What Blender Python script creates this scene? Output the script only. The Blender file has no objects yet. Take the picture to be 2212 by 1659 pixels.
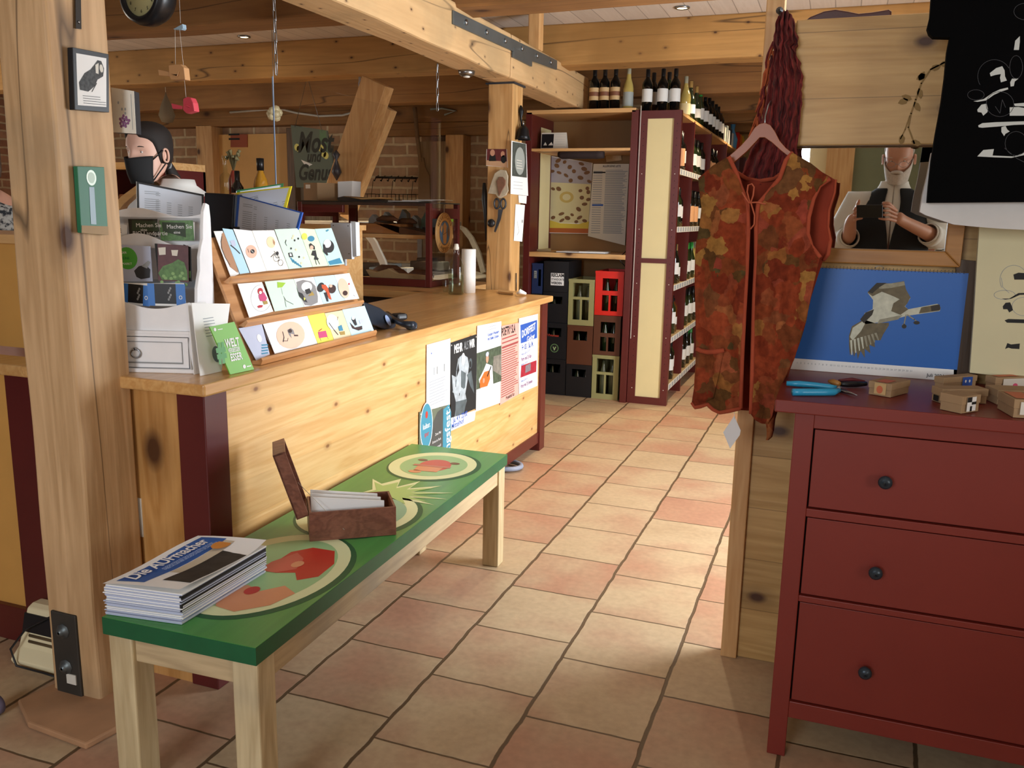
import bpy, math, random
from mathutils import Vector, Matrix, noise
C = bpy.context.scene
COL = bpy.context.collection
R = math.radians
random.seed(7)

# ------------------------------------------------------------------ camera
CAM_H = 1.4
YAW, PITCH, ROLL, FPX = R(20.368), R(11.042), R(1.106), 1862.0
fw = Vector((-math.sin(YAW)*math.cos(PITCH), math.cos(YAW)*math.cos(PITCH), -math.sin(PITCH)))
r0 = Vector((math.cos(YAW), math.sin(YAW), 0)); u0 = r0.cross(fw)
rt = r0*math.cos(ROLL) + u0*math.sin(ROLL)
up = u0*math.cos(ROLL) - r0*math.sin(ROLL)
EYE = Vector((0, 0, CAM_H))
camd = bpy.data.cameras.new('camera'); cam = bpy.data.objects.new('camera', camd); COL.objects.link(cam)
camd.sensor_width = 36; camd.lens = FPX/2212*36; camd.clip_start = 0.02
cam.matrix_world = Matrix(((rt.x, up.x, -fw.x, EYE.x), (rt.y, up.y, -fw.y, EYE.y), (rt.z, up.z, -fw.z, EYE.z), (0, 0, 0, 1)))
C.camera = cam
C.view_settings.view_transform = 'Standard'; C.view_settings.look = 'None'
C.view_settings.gamma = 1; C.view_settings.use_curve_mapping = False
C.view_settings.exposure = -0.12
C.cycles.max_bounces = 6; C.cycles.diffuse_bounces = 4; C.cycles.glossy_bounces = 3
C.cycles.transmission_bounces = 6; C.cycles.transparent_max_bounces = 10
C.cycles.sample_clamp_indirect = 4.0; C.cycles.caustics_reflective = False; C.cycles.caustics_refractive = False

# ------------------------------------------------------------------ world and daylight
w = bpy.data.worlds.new('world'); C.world = w; w.use_nodes = True
bg = w.node_tree.nodes['Background']
sky = w.node_tree.nodes.new('ShaderNodeTexSky'); sky.sky_type = 'HOSEK_WILKIE'
sky.sun_direction = (0.5, -0.3, 0.6)
w.node_tree.links.new(sky.outputs[0], bg.inputs[0]); bg.inputs[1].default_value = 0.5

def area(name, loc, target, sx, sy, power, color, spread=180):
    l = bpy.data.lights.new(name, 'AREA'); l.shape = 'RECTANGLE'; l.size = sx; l.size_y = sy
    l.energy = power; l.color = color; l.spread = R(spread)
    o = bpy.data.objects.new(name, l); COL.objects.link(o); o.location = loc
    o.rotation_euler = (Vector(target)-Vector(loc)).to_track_quat('-Z', 'Y').to_euler()
    return o
DAY = (0.86, 0.93, 1.0); WARM = (1.0, 0.78, 0.50)
# daylight through the window on the right beyond the partition, and two windows behind the camera
area('daylight_right', (1.42, 3.95, 1.25), (-1.6, 3.5, 0.6), 1.5, 1.7, 195, DAY)
area('daylight_rear', (2.9, -0.6, 1.45), (-0.2, 2.2, 0.9), .9, .9, 36, (1.0, 0.97, 0.92))
area('daylight_front', (0.9, -2.65, 1.6), (-0.3, 2.5, 1.2), 1.0, 1.0, 12, (1.0, 0.93, 0.82))
area('daylight_front_left', (-1.2, -2.6, 1.75), (-1.3, 2.5, 0.9), 1.3, 1.1, 85, DAY)
area('daylight_left', (-8.3, 4.5, 1.7), (-4, 5.5, 1.2), 1.6, 1.2, 42, (1.0, 0.9, 0.75))

def srgb(c, a=1.0):
    if isinstance(c, str): c = tuple(int(c[i:i+2], 16) for i in (0, 2, 4))
    return tuple(((v/255)/12.92 if v/255 <= .04045 else ((v/255+.055)/1.055)**2.4) for v in c) + (a,)

# ------------------------------------------------------------------ pixel -> point at a known plane (photo frame 2212 x 1659)
def ray(x, y): return rt*((x-1106)/FPX) - up*((y-829.5)/FPX) + fw
def aZ(x, y, Z): d = ray(x, y); return EYE + d*((Z-CAM_H)/d.z)
def aY(x, y, Y): d = ray(x, y); return EYE + d*(Y/d.y)
def aX(x, y, X): d = ray(x, y); return EYE + d*(X/d.x)

# ------------------------------------------------------------------ materials
MATS = {}
def newmat(name):
    m = bpy.data.materials.new(name); m.use_nodes = True
    nt = m.node_tree; b = nt.nodes['Principled BSDF']
    return m, nt, b
def plain(name, c, rough=.6, metal=0, var=.06, vs=8, spec=.5, emit=None, alpha=None, coat=0):
    if name in MATS: return MATS[name]
    m, nt, b = newmat(name); N = nt.nodes; L = nt.links
    c = srgb(c)
    if var:
        tc = N.new('ShaderNodeTexCoord'); no = N.new('ShaderNodeTexNoise'); no.inputs['Scale'].default_value = vs
        no.inputs['Detail'].default_value = 4
        mx = N.new('ShaderNodeMix'); mx.data_type = 'RGBA'
        mx.inputs[6].default_value = tuple(v*(1-var*2) for v in c[:3]) + (1,)
        mx.inputs[7].default_value = tuple(min(1, v*(1+var)) for v in c[:3]) + (1,)
        L.new(tc.outputs['Object'], no.inputs['Vector']); L.new(no.outputs['Fac'], mx.inputs[0]); L.new(mx.outputs[2], b.inputs['Base Color'])
    else: b.inputs['Base Color'].default_value = c
    b.inputs['Roughness'].default_value = rough; b.inputs['Metallic'].default_value = metal
    b.inputs['Specular IOR Level'].default_value = spec
    if coat: b.inputs['Coat Weight'].default_value = coat
    if emit: b.inputs['Emission Color'].default_value = c; b.inputs['Emission Strength'].default_value = emit
    MATS[name] = m; return m
def glass(name, c=(255, 255, 255), rough=0.02, thin=True):
    if name in MATS: return MATS[name]
    m, nt, b = newmat(name)
    if thin:   # clear pane: mostly transparent with a fresnel gloss
        N = nt.nodes; L = nt.links
        tr = N.new('ShaderNodeBsdfTransparent'); tr.inputs[0].default_value = srgb(c)
        gl = N.new('ShaderNodeBsdfGlossy'); gl.inputs['Roughness'].default_value = rough
        lw = N.new('ShaderNodeLayerWeight'); lw.inputs[0].default_value = .5
        pw = N.new('ShaderNodeMath'); pw.operation = 'POWER'; pw.inputs[1].default_value = 4; L.new(lw.outputs['Facing'], pw.inputs[0])
        ma = N.new('ShaderNodeMath'); ma.operation = 'MULTIPLY_ADD'; ma.inputs[1].default_value = .55; ma.inputs[2].default_value = .025; L.new(pw.outputs[0], ma.inputs[0])
        mx = N.new('ShaderNodeMixShader'); L.new(ma.outputs[0], mx.inputs[0]); L.new(tr.outputs[0], mx.inputs[1]); L.new(gl.outputs[0], mx.inputs[2])
        L.new(mx.outputs[0], N['Material Output'].inputs[0])
    else:
        b.inputs['Base Color'].default_value = srgb(c); b.inputs['Transmission Weight'].default_value = 1
        b.inputs['Roughness'].default_value = rough; b.inputs['IOR'].default_value = 1.45
    MATS[name] = m; return m
def wood(name, light, dark, axis='X', scale=1.0, rough=.5, knots=.0, plank=None, coat=0, bump=.15, contrast=1.0, knotcol='4a2a12', cracks=0, wear=None, knotsize=1.0):
    """wood grain running along `axis`; plank = (axis, width) adds board joints; knots = density"""
    if name in MATS: return MATS[name]
    m, nt, b = newmat(name); N = nt.nodes; L = nt.links
    tc = N.new('ShaderNodeTexCoord'); mp = N.new('ShaderNodeMapping')
    s = [9*scale]*3; s['XYZ'.index(axis)] = .7*scale; mp.inputs['Scale'].default_value = s
    L.new(tc.outputs['Object'], mp.inputs[0])
    vec = mp.outputs[0]
    n1 = N.new('ShaderNodeTexNoise'); n1.inputs['Scale'].default_value = 1.3; n1.inputs['Detail'].default_value = 3; n1.inputs['Distortion'].default_value = .6
    L.new(vec, n1.inputs['Vector'])
    # rings: sine of distorted field
    mu = N.new('ShaderNodeMath'); mu.operation = 'MULTIPLY'; mu.inputs[1].default_value = 34; L.new(n1.outputs['Fac'], mu.inputs[0])
    si = N.new('ShaderNodeMath'); si.operation = 'SINE'; L.new(mu.outputs[0], si.inputs[0])
    n2 = N.new('ShaderNodeTexNoise'); n2.inputs['Scale'].default_value = 9; n2.inputs['Detail'].default_value = 5; L.new(vec, n2.inputs['Vector'])
    a1 = N.new('ShaderNodeMath'); a1.operation = 'MULTIPLY_ADD'; a1.inputs[1].default_value = .20*contrast; a1.inputs[2].default_value = 0; L.new(si.outputs[0], a1.inputs[0])
    a2 = N.new('ShaderNodeMath'); a2.operation = 'MULTIPLY_ADD'; a2.inputs[1].default_value = .9*contrast; L.new(n2.outputs['Fac'], a2.inputs[0]); L.new(a1.outputs[0], a2.inputs[2])
    n3 = N.new('ShaderNodeTexNoise'); n3.inputs['Scale'].default_value = 1.6; L.new(tc.outputs['Object'], n3.inputs['Vector'])
    a3 = N.new('ShaderNodeMath'); a3.operation = 'ADD'; L.new(a2.outputs[0], a3.inputs[0]); 
    sc3 = N.new('ShaderNodeMath'); sc3.operation = 'MULTIPLY_ADD'; sc3.inputs[1].default_value = .5; sc3.inputs[2].default_value = -.2; L.new(n3.outputs['Fac'], sc3.inputs[0]); L.new(sc3.outputs[0], a3.inputs[1])
    mx = N.new('ShaderNodeMix'); mx.data_type = 'RGBA'; mx.inputs[6].default_value = srgb(light); mx.inputs[7].default_value = srgb(dark)
    L.new(a3.outputs[0], mx.inputs[0]); col = mx.outputs[2]
    def darken(mask, colr):
        nonlocal col
        k = N.new('ShaderNodeMix'); k.data_type = 'RGBA'; k.inputs[7].default_value = srgb(colr)
        L.new(mask, k.inputs[0]); L.new(col, k.inputs[6]); col = k.outputs[2]
    def mrange(src, a, b2, o1=1.0, o2=0.0):
        r_ = N.new('ShaderNodeMapRange'); r_.inputs[1].default_value = a; r_.inputs[2].default_value = b2
        r_.inputs[3].default_value = o1; r_.inputs[4].default_value = o2; L.new(src, r_.inputs[0]); return r_.outputs[0]
    if knots:
        sk = N.new('ShaderNodeSeparateXYZ'); L.new(tc.outputs['Object'], sk.inputs[0]); i_ = 'XYZ'.index(axis); oth = [q for q in range(3) if q != i_]
        ka = N.new('ShaderNodeMath'); ka.operation = 'MULTIPLY'; ka.inputs[1].default_value = .6; L.new(sk.outputs[i_], ka.inputs[0])
        kb = N.new('ShaderNodeMath'); kb.operation = 'ADD'; L.new(sk.outputs[oth[0]], kb.inputs[0]); L.new(sk.outputs[oth[1]], kb.inputs[1])
        kc = N.new('ShaderNodeCombineXYZ'); L.new(ka.outputs[0], kc.inputs[0]); L.new(kb.outputs[0], kc.inputs[1])
        vo = N.new('ShaderNodeTexVoronoi'); vo.voronoi_dimensions = '2D'; vo.inputs['Scale'].default_value = knots; L.new(kc.outputs[0], vo.inputs['Vector'])
        darken(mrange(vo.outputs['Distance'], .03*knotsize, .07*knotsize), knotcol)
        darken(mrange(vo.outputs['Distance'], .06*knotsize, .16*knotsize, .35, 0), knotcol)
    if cracks:
        mc = N.new('ShaderNodeMapping'); cs = [7.0]*3; cs['XYZ'.index(axis)] = .45; mc.inputs['Scale'].default_value = cs; L.new(tc.outputs['Object'], mc.inputs[0])
        nc = N.new('ShaderNodeTexNoise'); nc.inputs['Scale'].default_value = cracks; nc.inputs['Detail'].default_value = 2; L.new(mc.outputs[0], nc.inputs['Vector'])
        sb = N.new('ShaderNodeMath'); sb.operation = 'SUBTRACT'; sb.inputs[1].default_value = .5; L.new(nc.outputs['Fac'], sb.inputs[0])
        ab = N.new('ShaderNodeMath'); ab.operation = 'ABSOLUTE'; L.new(sb.outputs[0], ab.inputs[0])
        darken(mrange(ab.outputs[0], 0, .006, .75, 0), '2a1608')
    if wear:
        nw = N.new('ShaderNodeTexNoise'); nw.inputs['Scale'].default_value = wear[1]; nw.inputs['Detail'].default_value = 5; L.new(tc.outputs['Object'], nw.inputs['Vector'])
        darken(mrange(nw.outputs['Fac'], .52, .66, 0, .6), wear[0])
    if plank:
        sp = N.new('ShaderNodeSeparateXYZ'); L.new(tc.outputs['Object'], sp.inputs[0])
        dv = N.new('ShaderNodeMath'); dv.operation = 'DIVIDE'; dv.inputs[1].default_value = plank[1]; L.new(sp.outputs['XYZ'.index(plank[0])], dv.inputs[0])
        fr = N.new('ShaderNodeMath'); fr.operation = 'FRACT'; L.new(dv.outputs[0], fr.inputs[0])
        darken(mrange(fr.outputs[0], 0, plank[2] if len(plank) > 2 else .02, .85, 0), '1c120a' if len(plank) < 4 else plank[3])
        fl = N.new('ShaderNodeMath'); fl.operation = 'FLOOR'; L.new(dv.outputs[0], fl.inputs[0])
        wn = N.new('ShaderNodeTexWhiteNoise'); wn.noise_dimensions = '1D'; L.new(fl.outputs[0], wn.inputs['W'])
        hs = N.new('ShaderNodeHueSaturation'); vv = N.new('ShaderNodeMath'); vv.operation = 'MULTIPLY_ADD'; vv.inputs[1].default_value = .16; vv.inputs[2].default_value = .92
        L.new(wn.outputs['Value'], vv.inputs[0]); L.new(vv.outputs[0], hs.inputs['Value']); L.new(col, hs.inputs['Color']); col = hs.outputs[0]
    L.new(col, b.inputs['Base Color']); b.inputs['Roughness'].default_value = rough
    if coat: b.inputs['Coat Weight'].default_value = coat; b.inputs['Coat Roughness'].default_value = .25
    if bump:
        bp = N.new('ShaderNodeBump'); bp.inputs['Strength'].default_value = bump; bp.inputs['Distance'].default_value = .004
        L.new(a3.outputs[0], bp.inputs['Height']); L.new(bp.outputs[0], b.inputs['Normal'])
    MATS[name] = m; return m

# ------------------------------------------------------------------ mesh builder
class MB:
    def __init__(s, frame=None):
        s.v = []; s.f = []; s.mi = []; s.sm = []; s.mats = []; s.M = frame or Matrix.Identity(4)
    def idx(s, m):
        if m not in s.mats: s.mats.append(m)
        return s.mats.index(m)
    def add(s, vs, fs, m, smooth=False):
        n = len(s.v); s.v += [tuple(s.M @ Vector(v)) for v in vs]; k = s.idx(m)
        for f in fs: s.f.append([i+n for i in f]); s.mi.append(k); s.sm.append(smooth)
        return s
    def box(s, x0, x1, y0, y1, z0, z1, m):
        vs = [(x, y, z) for x in (x0, x1) for y in (y0, y1) for z in (z0, z1)]
        return s.add(vs, [(0, 1, 3, 2), (4, 6, 7, 5), (0, 4, 5, 1), (2, 3, 7, 6), (0, 2, 6, 4), (1, 5, 7, 3)], m)
    def cb(s, c, sz, m, rot=None):
        c = Vector(c); h = Vector(sz)/2; q = rot or Matrix.Identity(3)
        vs = [c + q @ Vector((a*h.x, b*h.y, d*h.z)) for a in (-1, 1) for b in (-1, 1) for d in (-1, 1)]
        return s.add(vs, [(0, 1, 3, 2), (4, 6, 7, 5), (0, 4, 5, 1), (2, 3, 7, 6), (0, 2, 6, 4), (1, 5, 7, 3)], m)
    def hexa(s, a, b, m):   # two quads of 4 points joined
        n = len(a); return s.add(list(a)+list(b), [tuple(range(n))[::-1], tuple(range(n, 2*n))] + [(i, (i+1) % n, n+(i+1) % n, n+i) for i in range(n)], m)
    def prism(s, pts, d, m, smooth=False):   # pts: 3d polygon, d: extrusion vector
        d = Vector(d); return s.hexa([Vector(p) for p in pts], [Vector(p)+d for p in pts], m)
    def tube(s, pts, r, m, n=8, closed=False, cap=True):
        pts = [Vector(p) for p in pts]; k = len(pts); rr = r if isinstance(r, (list, tuple)) else [r]*k
        ref = None; vs = []
        for i, p in enumerate(pts):
            if closed: t = pts[(i+1) % k]-pts[i-1]
            else: t = pts[min(i+1, k-1)]-pts[max(i-1, 0)]
            t = t.normalized() if t.length > 1e-9 else Vector((0, 0, 1))
            if ref is None: ref = t.orthogonal().normalized()
            ref = (ref - t*ref.dot(t)); ref = ref.normalized() if ref.length > 1e-6 else t.orthogonal().normalized()
            bn = t.cross(ref)
            for j in range(n):
                a = 2*math.pi*j/n; vs.append(p + (ref*math.cos(a)+bn*math.sin(a))*rr[i])
        fs = []
        for i in range(k if closed else k-1):
            i2 = (i+1) % k
            for j in range(n): fs.append((i*n+j, i*n+(j+1) % n, i2*n+(j+1) % n, i2*n+j))
        if cap and not closed: fs += [tuple(range(n))[::-1], tuple(range((k-1)*n, k*n))]
        return s.add(vs, fs, m, True)
    def lathe(s, prof, c, m, n=20, axis='Z', cap=True, sx=1, sy=1):
        c = Vector(c); vs = []
        for r, h in prof:
            for j in range(n):
                a = 2*math.pi*j/n; q = (r*math.cos(a)*sx, r*math.sin(a)*sy, h)
                if axis == 'X': q = (h, q[0], q[1])
                if axis == 'Y': q = (q[0], h, q[1])
                vs.append(c+Vector(q))
        fs = [(i*n+j, i*n+(j+1) % n, (i+1)*n+(j+1) % n, (i+1)*n+j) for i in range(len(prof)-1) for j in range(n)]
        if axis == 'Y': fs = [f[::-1] for f in fs]
        if cap: fs += [tuple(range(n))[::-1], tuple(range((len(prof)-1)*n, len(prof)*n))]
        return s.add(vs, fs, m, True)
    def loft(s, rows, m, closed=True, cap=True, smooth=True):
        n = len(rows[0]); vs = [p for r_ in rows for p in r_]; fs = []
        for i in range(len(rows)-1):
            for j in range(n if closed else n-1): fs.append((i*n+j, i*n+(j+1) % n, (i+1)*n+(j+1) % n, (i+1)*n+j))
        if cap and closed: fs += [tuple(range(n))[::-1], tuple(range((len(rows)-1)*n, len(rows)*n))]
        return s.add(vs, fs, m, smooth)
    # --- flat printing on a frame (o, u, v): thin layers lifted off the sheet
    def sheet(s, fr, wd, ht, th, m):
        o, u, v, n = fr
        a = [o, o+u*wd, o+u*wd+v*ht, o+v*ht]; return s.hexa([p-n*th for p in a], a, m)
    def poly(s, fr, pts, m, lay=1, e=.0004):
        o, u, v, n = fr; P = [o+u*x+v*y+n*(lay*e) for x, y in pts]
        return s.add(P, [tuple(range(len(P)))], m)
    def rect(s, fr, x0, y0, x1, y1, m, lay=1): return s.poly(fr, [(x0, y0), (x1, y0), (x1, y1), (x0, y1)], m, lay)
    def disc(s, fr, x, y, rx, ry, m, lay=1, n=24, rot=0):
        P = []
        for i in range(n):
            a = 2*math.pi*i/n; p, q = rx*math.cos(a), ry*math.sin(a)
            P.append((x+p*math.cos(rot)-q*math.sin(rot), y+p*math.sin(rot)+q*math.cos(rot)))
        return s.poly(fr, P, m, lay)
    def line(s, fr, pts, wd, m, lay=1):
        for (x0, y0), (x1, y1) in zip(pts, pts[1:]):
            l = math.hypot(x1-x0, y1-y0) or 1e-6; dx, dy = -(y1-y0)/l*wd/2, (x1-x0)/l*wd/2; ex, ey = (x1-x0)/l*wd*.3, (y1-y0)/l*wd*.3
            s.poly(fr, [(x0-dx-ex, y0-dy-ey), (x1-dx+ex, y1-dy+ey), (x1+dx+ex, y1+dy+ey), (x0+dx-ex, y0+dy-ey)], m, lay)
        return s
    def lines(s, fr, x0, y0, x1, n, dy, h, m, lay=1, rag=.25):   # greyed rows of small print
        for i in range(n):
            e = x1-(x1-x0)*random.random()*rag; s.rect(fr, x0, y0-i*dy-h, e, y0-i*dy, m, lay)
        return s
    def text(s, fr, x, y, size, t, m, lay=2, align='LEFT', bold=0, rot=0, sx=1, shear=0):
        o, u, v, n = fr
        cu = bpy.data.curves.new('t', 'FONT'); cu.body = t; cu.size = size; cu.align_x = align; cu.offset = bold*size; cu.resolution_u = 3; cu.shear = shear
        ob = bpy.data.objects.new('t', cu); me = bpy.data.meshes.new_from_object(ob)
        cr, sr = math.cos(rot), math.sin(rot)
        P = []
        for q in me.vertices:
            a, b = q.co.x*sx, q.co.y; P.append(o+u*(x+a*cr-b*sr)+v*(y+a*sr+b*cr)+n*(lay*.0004))
        s.add(P, [tuple(p.vertices) for p in me.polygons], m)
        bpy.data.objects.remove(ob); bpy.data.meshes.remove(me); bpy.data.curves.remove(cu)
        return s
    def build(s, name, parent=None, bevel=0, label=None, cat=None, group=None, kind=None, local=False, solid=0, subsurf=0, origin=None, seg=2):
        V = [Vector(v) for v in s.v]
        loc = Vector((0, 0, 0))
        if parent is None and not local:
            if kind == 'structure': loc = Vector((0, 0, 0))
            else:
                mn = [min(v[i] for v in V) for i in range(3)]; mxx = [max(v[i] for v in V) for i in range(3)]
                loc = Vector(((mn[0]+mxx[0])/2, (mn[1]+mxx[1])/2, mn[2])) if origin is None else Vector(origin)
        elif parent is not None and not local:
            loc = WL[parent.name]
        me = bpy.data.meshes.new(name); me.from_pydata([v-loc for v in V], [], s.f)
        for m in s.mats: me.materials.append(m)
        me.polygons.foreach_set('material_index', s.mi); me.polygons.foreach_set('use_smooth', s.sm)
        me.validate(); me.update()
        o = bpy.data.objects.new(name, me); COL.objects.link(o)
        if parent is not None: o.parent = parent; WL[o.name] = WL[parent.name] if not local else Vector((0, 0, 0))
        else: o.location = loc; WL[o.name] = loc
        if solid: md = o.modifiers.new('solid', 'SOLIDIFY'); md.thickness = solid; md.offset = 0
        if subsurf: md = o.modifiers.new('sub', 'SUBSURF'); md.levels = subsurf; md.render_levels = subsurf
        if bevel: md = o.modifiers.new('bevel', 'BEVEL'); md.width = bevel; md.segments = seg; md.limit_method = 'ANGLE'; md.angle_limit = R(50)
        tag(o, label, cat, group, kind); return o
WL = {}
def tag(o, label=None, cat=None, group=None, kind=None):
    if label: o['label'] = label
    if cat: o['category'] = cat
    if group: o['group'] = group
    if kind: o['kind'] = kind
    return o
def thing(name, loc, label, cat, group=None, rz=0):
    o = bpy.data.objects.new(name, None); COL.objects.link(o); o.location = loc; o.rotation_euler = (0, 0, rz)
    o.empty_display_size = .05; WL[o.name] = Vector(loc); return tag(o, label, cat, group)
def dup(root, loc, rz=0, label=None, group=None):
    r_ = root.copy(); COL.objects.link(r_); r_.location = loc; r_.rotation_euler = (0, 0, rz); WL[r_.name] = Vector(loc)
    if label: r_['label'] = label
    if group: r_['group'] = group
    for ch in list(root.children):
        c = ch.copy(); COL.objects.link(c); c.parent = r_
        for g in list(ch.children): d = g.copy(); COL.objects.link(d); d.parent = c
    return r_
def frame(o, u, v): o = Vector(o); u = Vector(u).normalized(); v = Vector(v); v = (v-u*v.dot(u)).normalized(); return (o, u, v, u.cross(v))
def fpx(poly, fr, fn):  # photo pixels -> sheet coordinates, fn maps a pixel to a point on the sheet's plane
    o, u, v, n = fr; return [((fn(x, y)-o).dot(u), (fn(x, y)-o).dot(v)) for x, y in poly]

# shared materials
PINE_Y = wood('pine_y', 'e8c084', 'd09c5a', 'Y', 1.0, .42, knots=5, knotsize=.6, knotcol='8a5a30', coat=.25, plank=('Z', .12, .006, 'a87c48'))
PINE_X = wood('pine_x', 'dcb27a', 'c08c50', 'X', 1.0, .45, knots=3.0, coat=.15)
PINE_Z = wood('pine_z', 'd9ae78', 'bd8a52', 'Z', 1.0, .5, knots=2.6)
TOPW = wood('worktop_wood', 'dcaf72', 'c08b4e', 'Y', 1.2, .3, knots=0, coat=.5, plank=('X', .09, .006, 'a07440'))
PILLAR = wood('pillar_wood', 'd8b285', 'b08a5e', 'Z', .8, .6, knots=2.0, cracks=.5, wear=('8c7a60', 1.5), bump=.3)
BEAMY = wood('beam_wood_y', 'd2ae7e', 'b48e5e', 'Y', .7, .7, knots=7, knotsize=.6, cracks=.5, wear=('a98e66', 2), bump=.4, contrast=.6)
JOIST_DIM = wood('joist_wood_dim', '9a6e3e', '6c4826', 'X', .6, .75, knots=2.2, cracks=.5, wear=('6e4a24', 1.0), bump=.5, contrast=.55)  # old joist wood, its colour darkened to stand for unlit faces under the ceiling
DRED = plain('dark_red_paint', '5a1f1e', .35, var=.1, vs=5)
DRED2 = plain('dark_red_trim', '5a1f1b', .35, var=.08, vs=5)
CREAM = plain('cream_panel', 'dfd09c', .5, var=.03)
BLACK = plain('black_plastic', '17181c', .4, var=0)
DARK = plain('dark_grey', '2c2f36', .5, var=0)
WHITE = plain('white_paper', 'f0f0ee', .7, var=.015)
OFFW = plain('off_white', 'dcd8cc', .6, var=.04)
GREY = plain('grey', '8f9294', .5, var=.03)
STEEL = plain('steel', '9a9da0', .3, 1, var=.05)
ZINC = plain('zinc_plate', '70787a', .45, .7, var=.15, vs=6)
CLEAR = glass('clear_pane')
INK = plain('black_ink', '141414', .7, var=0)
INKG = plain('grey_ink', '9aa0a6', .7, var=0)
RED = plain('red_ink', 'c0392b', .6, var=0)
BLUE = plain('blue_ink', '2b57b0', .6, var=0)
GREEN = plain('green_ink', '4ea53a', .6, var=0)
# ================================================================== the room
def floor_mat():
    m, nt, b = newmat('terracotta_tiles'); N = nt.nodes; L = nt.links
    def M(op, a=None, c=None, v=None):
        n = N.new('ShaderNodeMath'); n.operation = op
        for i, q in enumerate((a, c, v)):
            if q is None: continue
            if isinstance(q, (int, float)): n.inputs[i].default_value = q
            else: L.new(q, n.inputs[i])
        return n.outputs[0]
    tc = N.new('ShaderNodeTexCoord')
    nz = N.new('ShaderNodeTexNoise'); nz.inputs['Scale'].default_value = 9; nz.inputs['Detail'].default_value = 4; L.new(tc.outputs['Object'], nz.inputs['Vector'])
    sp = N.new('ShaderNodeSeparateXYZ'); L.new(tc.outputs['Object'], sp.inputs[0])
    sn = N.new('ShaderNodeSeparateXYZ'); L.new(nz.outputs['Color'], sn.inputs[0])
    x = M('ADD', sp.outputs[0], M('MULTIPLY_ADD', sn.outputs[0], .016, -.008)); y = M('ADD', sp.outputs[1], M('MULTIPLY_ADD', sn.outputs[1], .012, -.006))
    u = M('DIVIDE', M('ADD', x, .3836), .3455); col = M('FLOOR', u)
    v = M('DIVIDE', M('ADD', M('SUBTRACT', y, 3.184-.101), M('MULTIPLY', col, -.101*-1)), .3567); row = M('FLOOR', v)
    fu = M('FRACT', u); fv = M('FRACT', v)
    du = M('MULTIPLY', M('MINIMUM', fu, M('SUBTRACT', 1, fu)), .3455); dv = M('MULTIPLY', M('MINIMUM', fv, M('SUBTRACT', 1, fv)), .3567)
    d = M('MINIMUM', M('SUBTRACT', du, .0022), dv)
    mr = N.new('ShaderNodeMapRange'); mr.inputs[1].default_value = .0022; mr.inputs[2].default_value = .0045; L.new(d, mr.inputs[0]); mask = mr.outputs[0]
    cx = N.new('ShaderNodeCombineXYZ'); L.new(col, cx.inputs[0]); L.new(row, cx.inputs[1])
    wn = N.new('ShaderNodeTexWhiteNoise'); wn.noise_dimensions = '2D'; L.new(cx.outputs[0], wn.inputs['Vector'])
    n2 = N.new('ShaderNodeTexNoise'); n2.inputs['Scale'].default_value = 2.6; n2.inputs['Detail'].default_value = 3
    va = N.new('ShaderNodeVectorMath'); va.operation = 'MULTIPLY_ADD'; va.inputs[1].default_value = (7, 7, 7); L.new(wn.outputs['Color'], va.inputs[0]); L.new(tc.outputs['Object'], va.inputs[2]); L.new(va.outputs[0], n2.inputs['Vector'])
    t = M('ADD', M('MULTIPLY', wn.outputs['Value'], .55), M('MULTIPLY_ADD', n2.outputs['Fac'], 1.5, -.55))
    cr = N.new('ShaderNodeValToRGB'); e = cr.color_ramp.elements; e[0].position = .0; e[0].color = srgb('b8986c'); e[1].position = 1; e[1].color = srgb('ae7450')
    for p, c in ((.3, 'c2a478'), (.55, 'b88e66'), (.75, 'b67f58')): q = e.new(p); q.color = srgb(c)
    L.new(t, cr.inputs[0])
    n3 = N.new('ShaderNodeTexNoise'); n3.inputs['Scale'].default_value = 40; n3.inputs['Detail'].default_value = 5; L.new(tc.outputs['Object'], n3.inputs['Vector'])
    mxn = N.new('ShaderNodeMix'); mxn.data_type = 'RGBA'; mxn.blend_type = 'MULTIPLY'; mxn.inputs[0].default_value = .35; L.new(cr.outputs[0], mxn.inputs[6]); L.new(n3.outputs['Fac'], mxn.inputs[7])
    br = N.new('ShaderNodeHueSaturation'); br.inputs['Value'].default_value = 1.12; br.inputs['Saturation'].default_value = .84; L.new(mxn.outputs[2], br.inputs['Color'])
    mx = N.new('ShaderNodeMix'); mx.data_type = 'RGBA'; mx.inputs[6].default_value = srgb('5e4a34'); L.new(br.outputs[0], mx.inputs[7]); L.new(mask, mx.inputs[0])
    L.new(mx.outputs[2], b.inputs['Base Color'])
    b.inputs['Roughness'].default_value = .5; b.inputs['Specular IOR Level'].default_value = .35
    hh = M('ADD', mask, M('MULTIPLY', n3.outputs['Fac'], .12)); bp = N.new('ShaderNodeBump'); bp.inputs['Strength'].default_value = .5; bp.inputs['Distance'].default_value = .004
    L.new(hh, bp.inputs['Height']); L.new(bp.outputs[0], b.inputs['Normal'])
    return m
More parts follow.
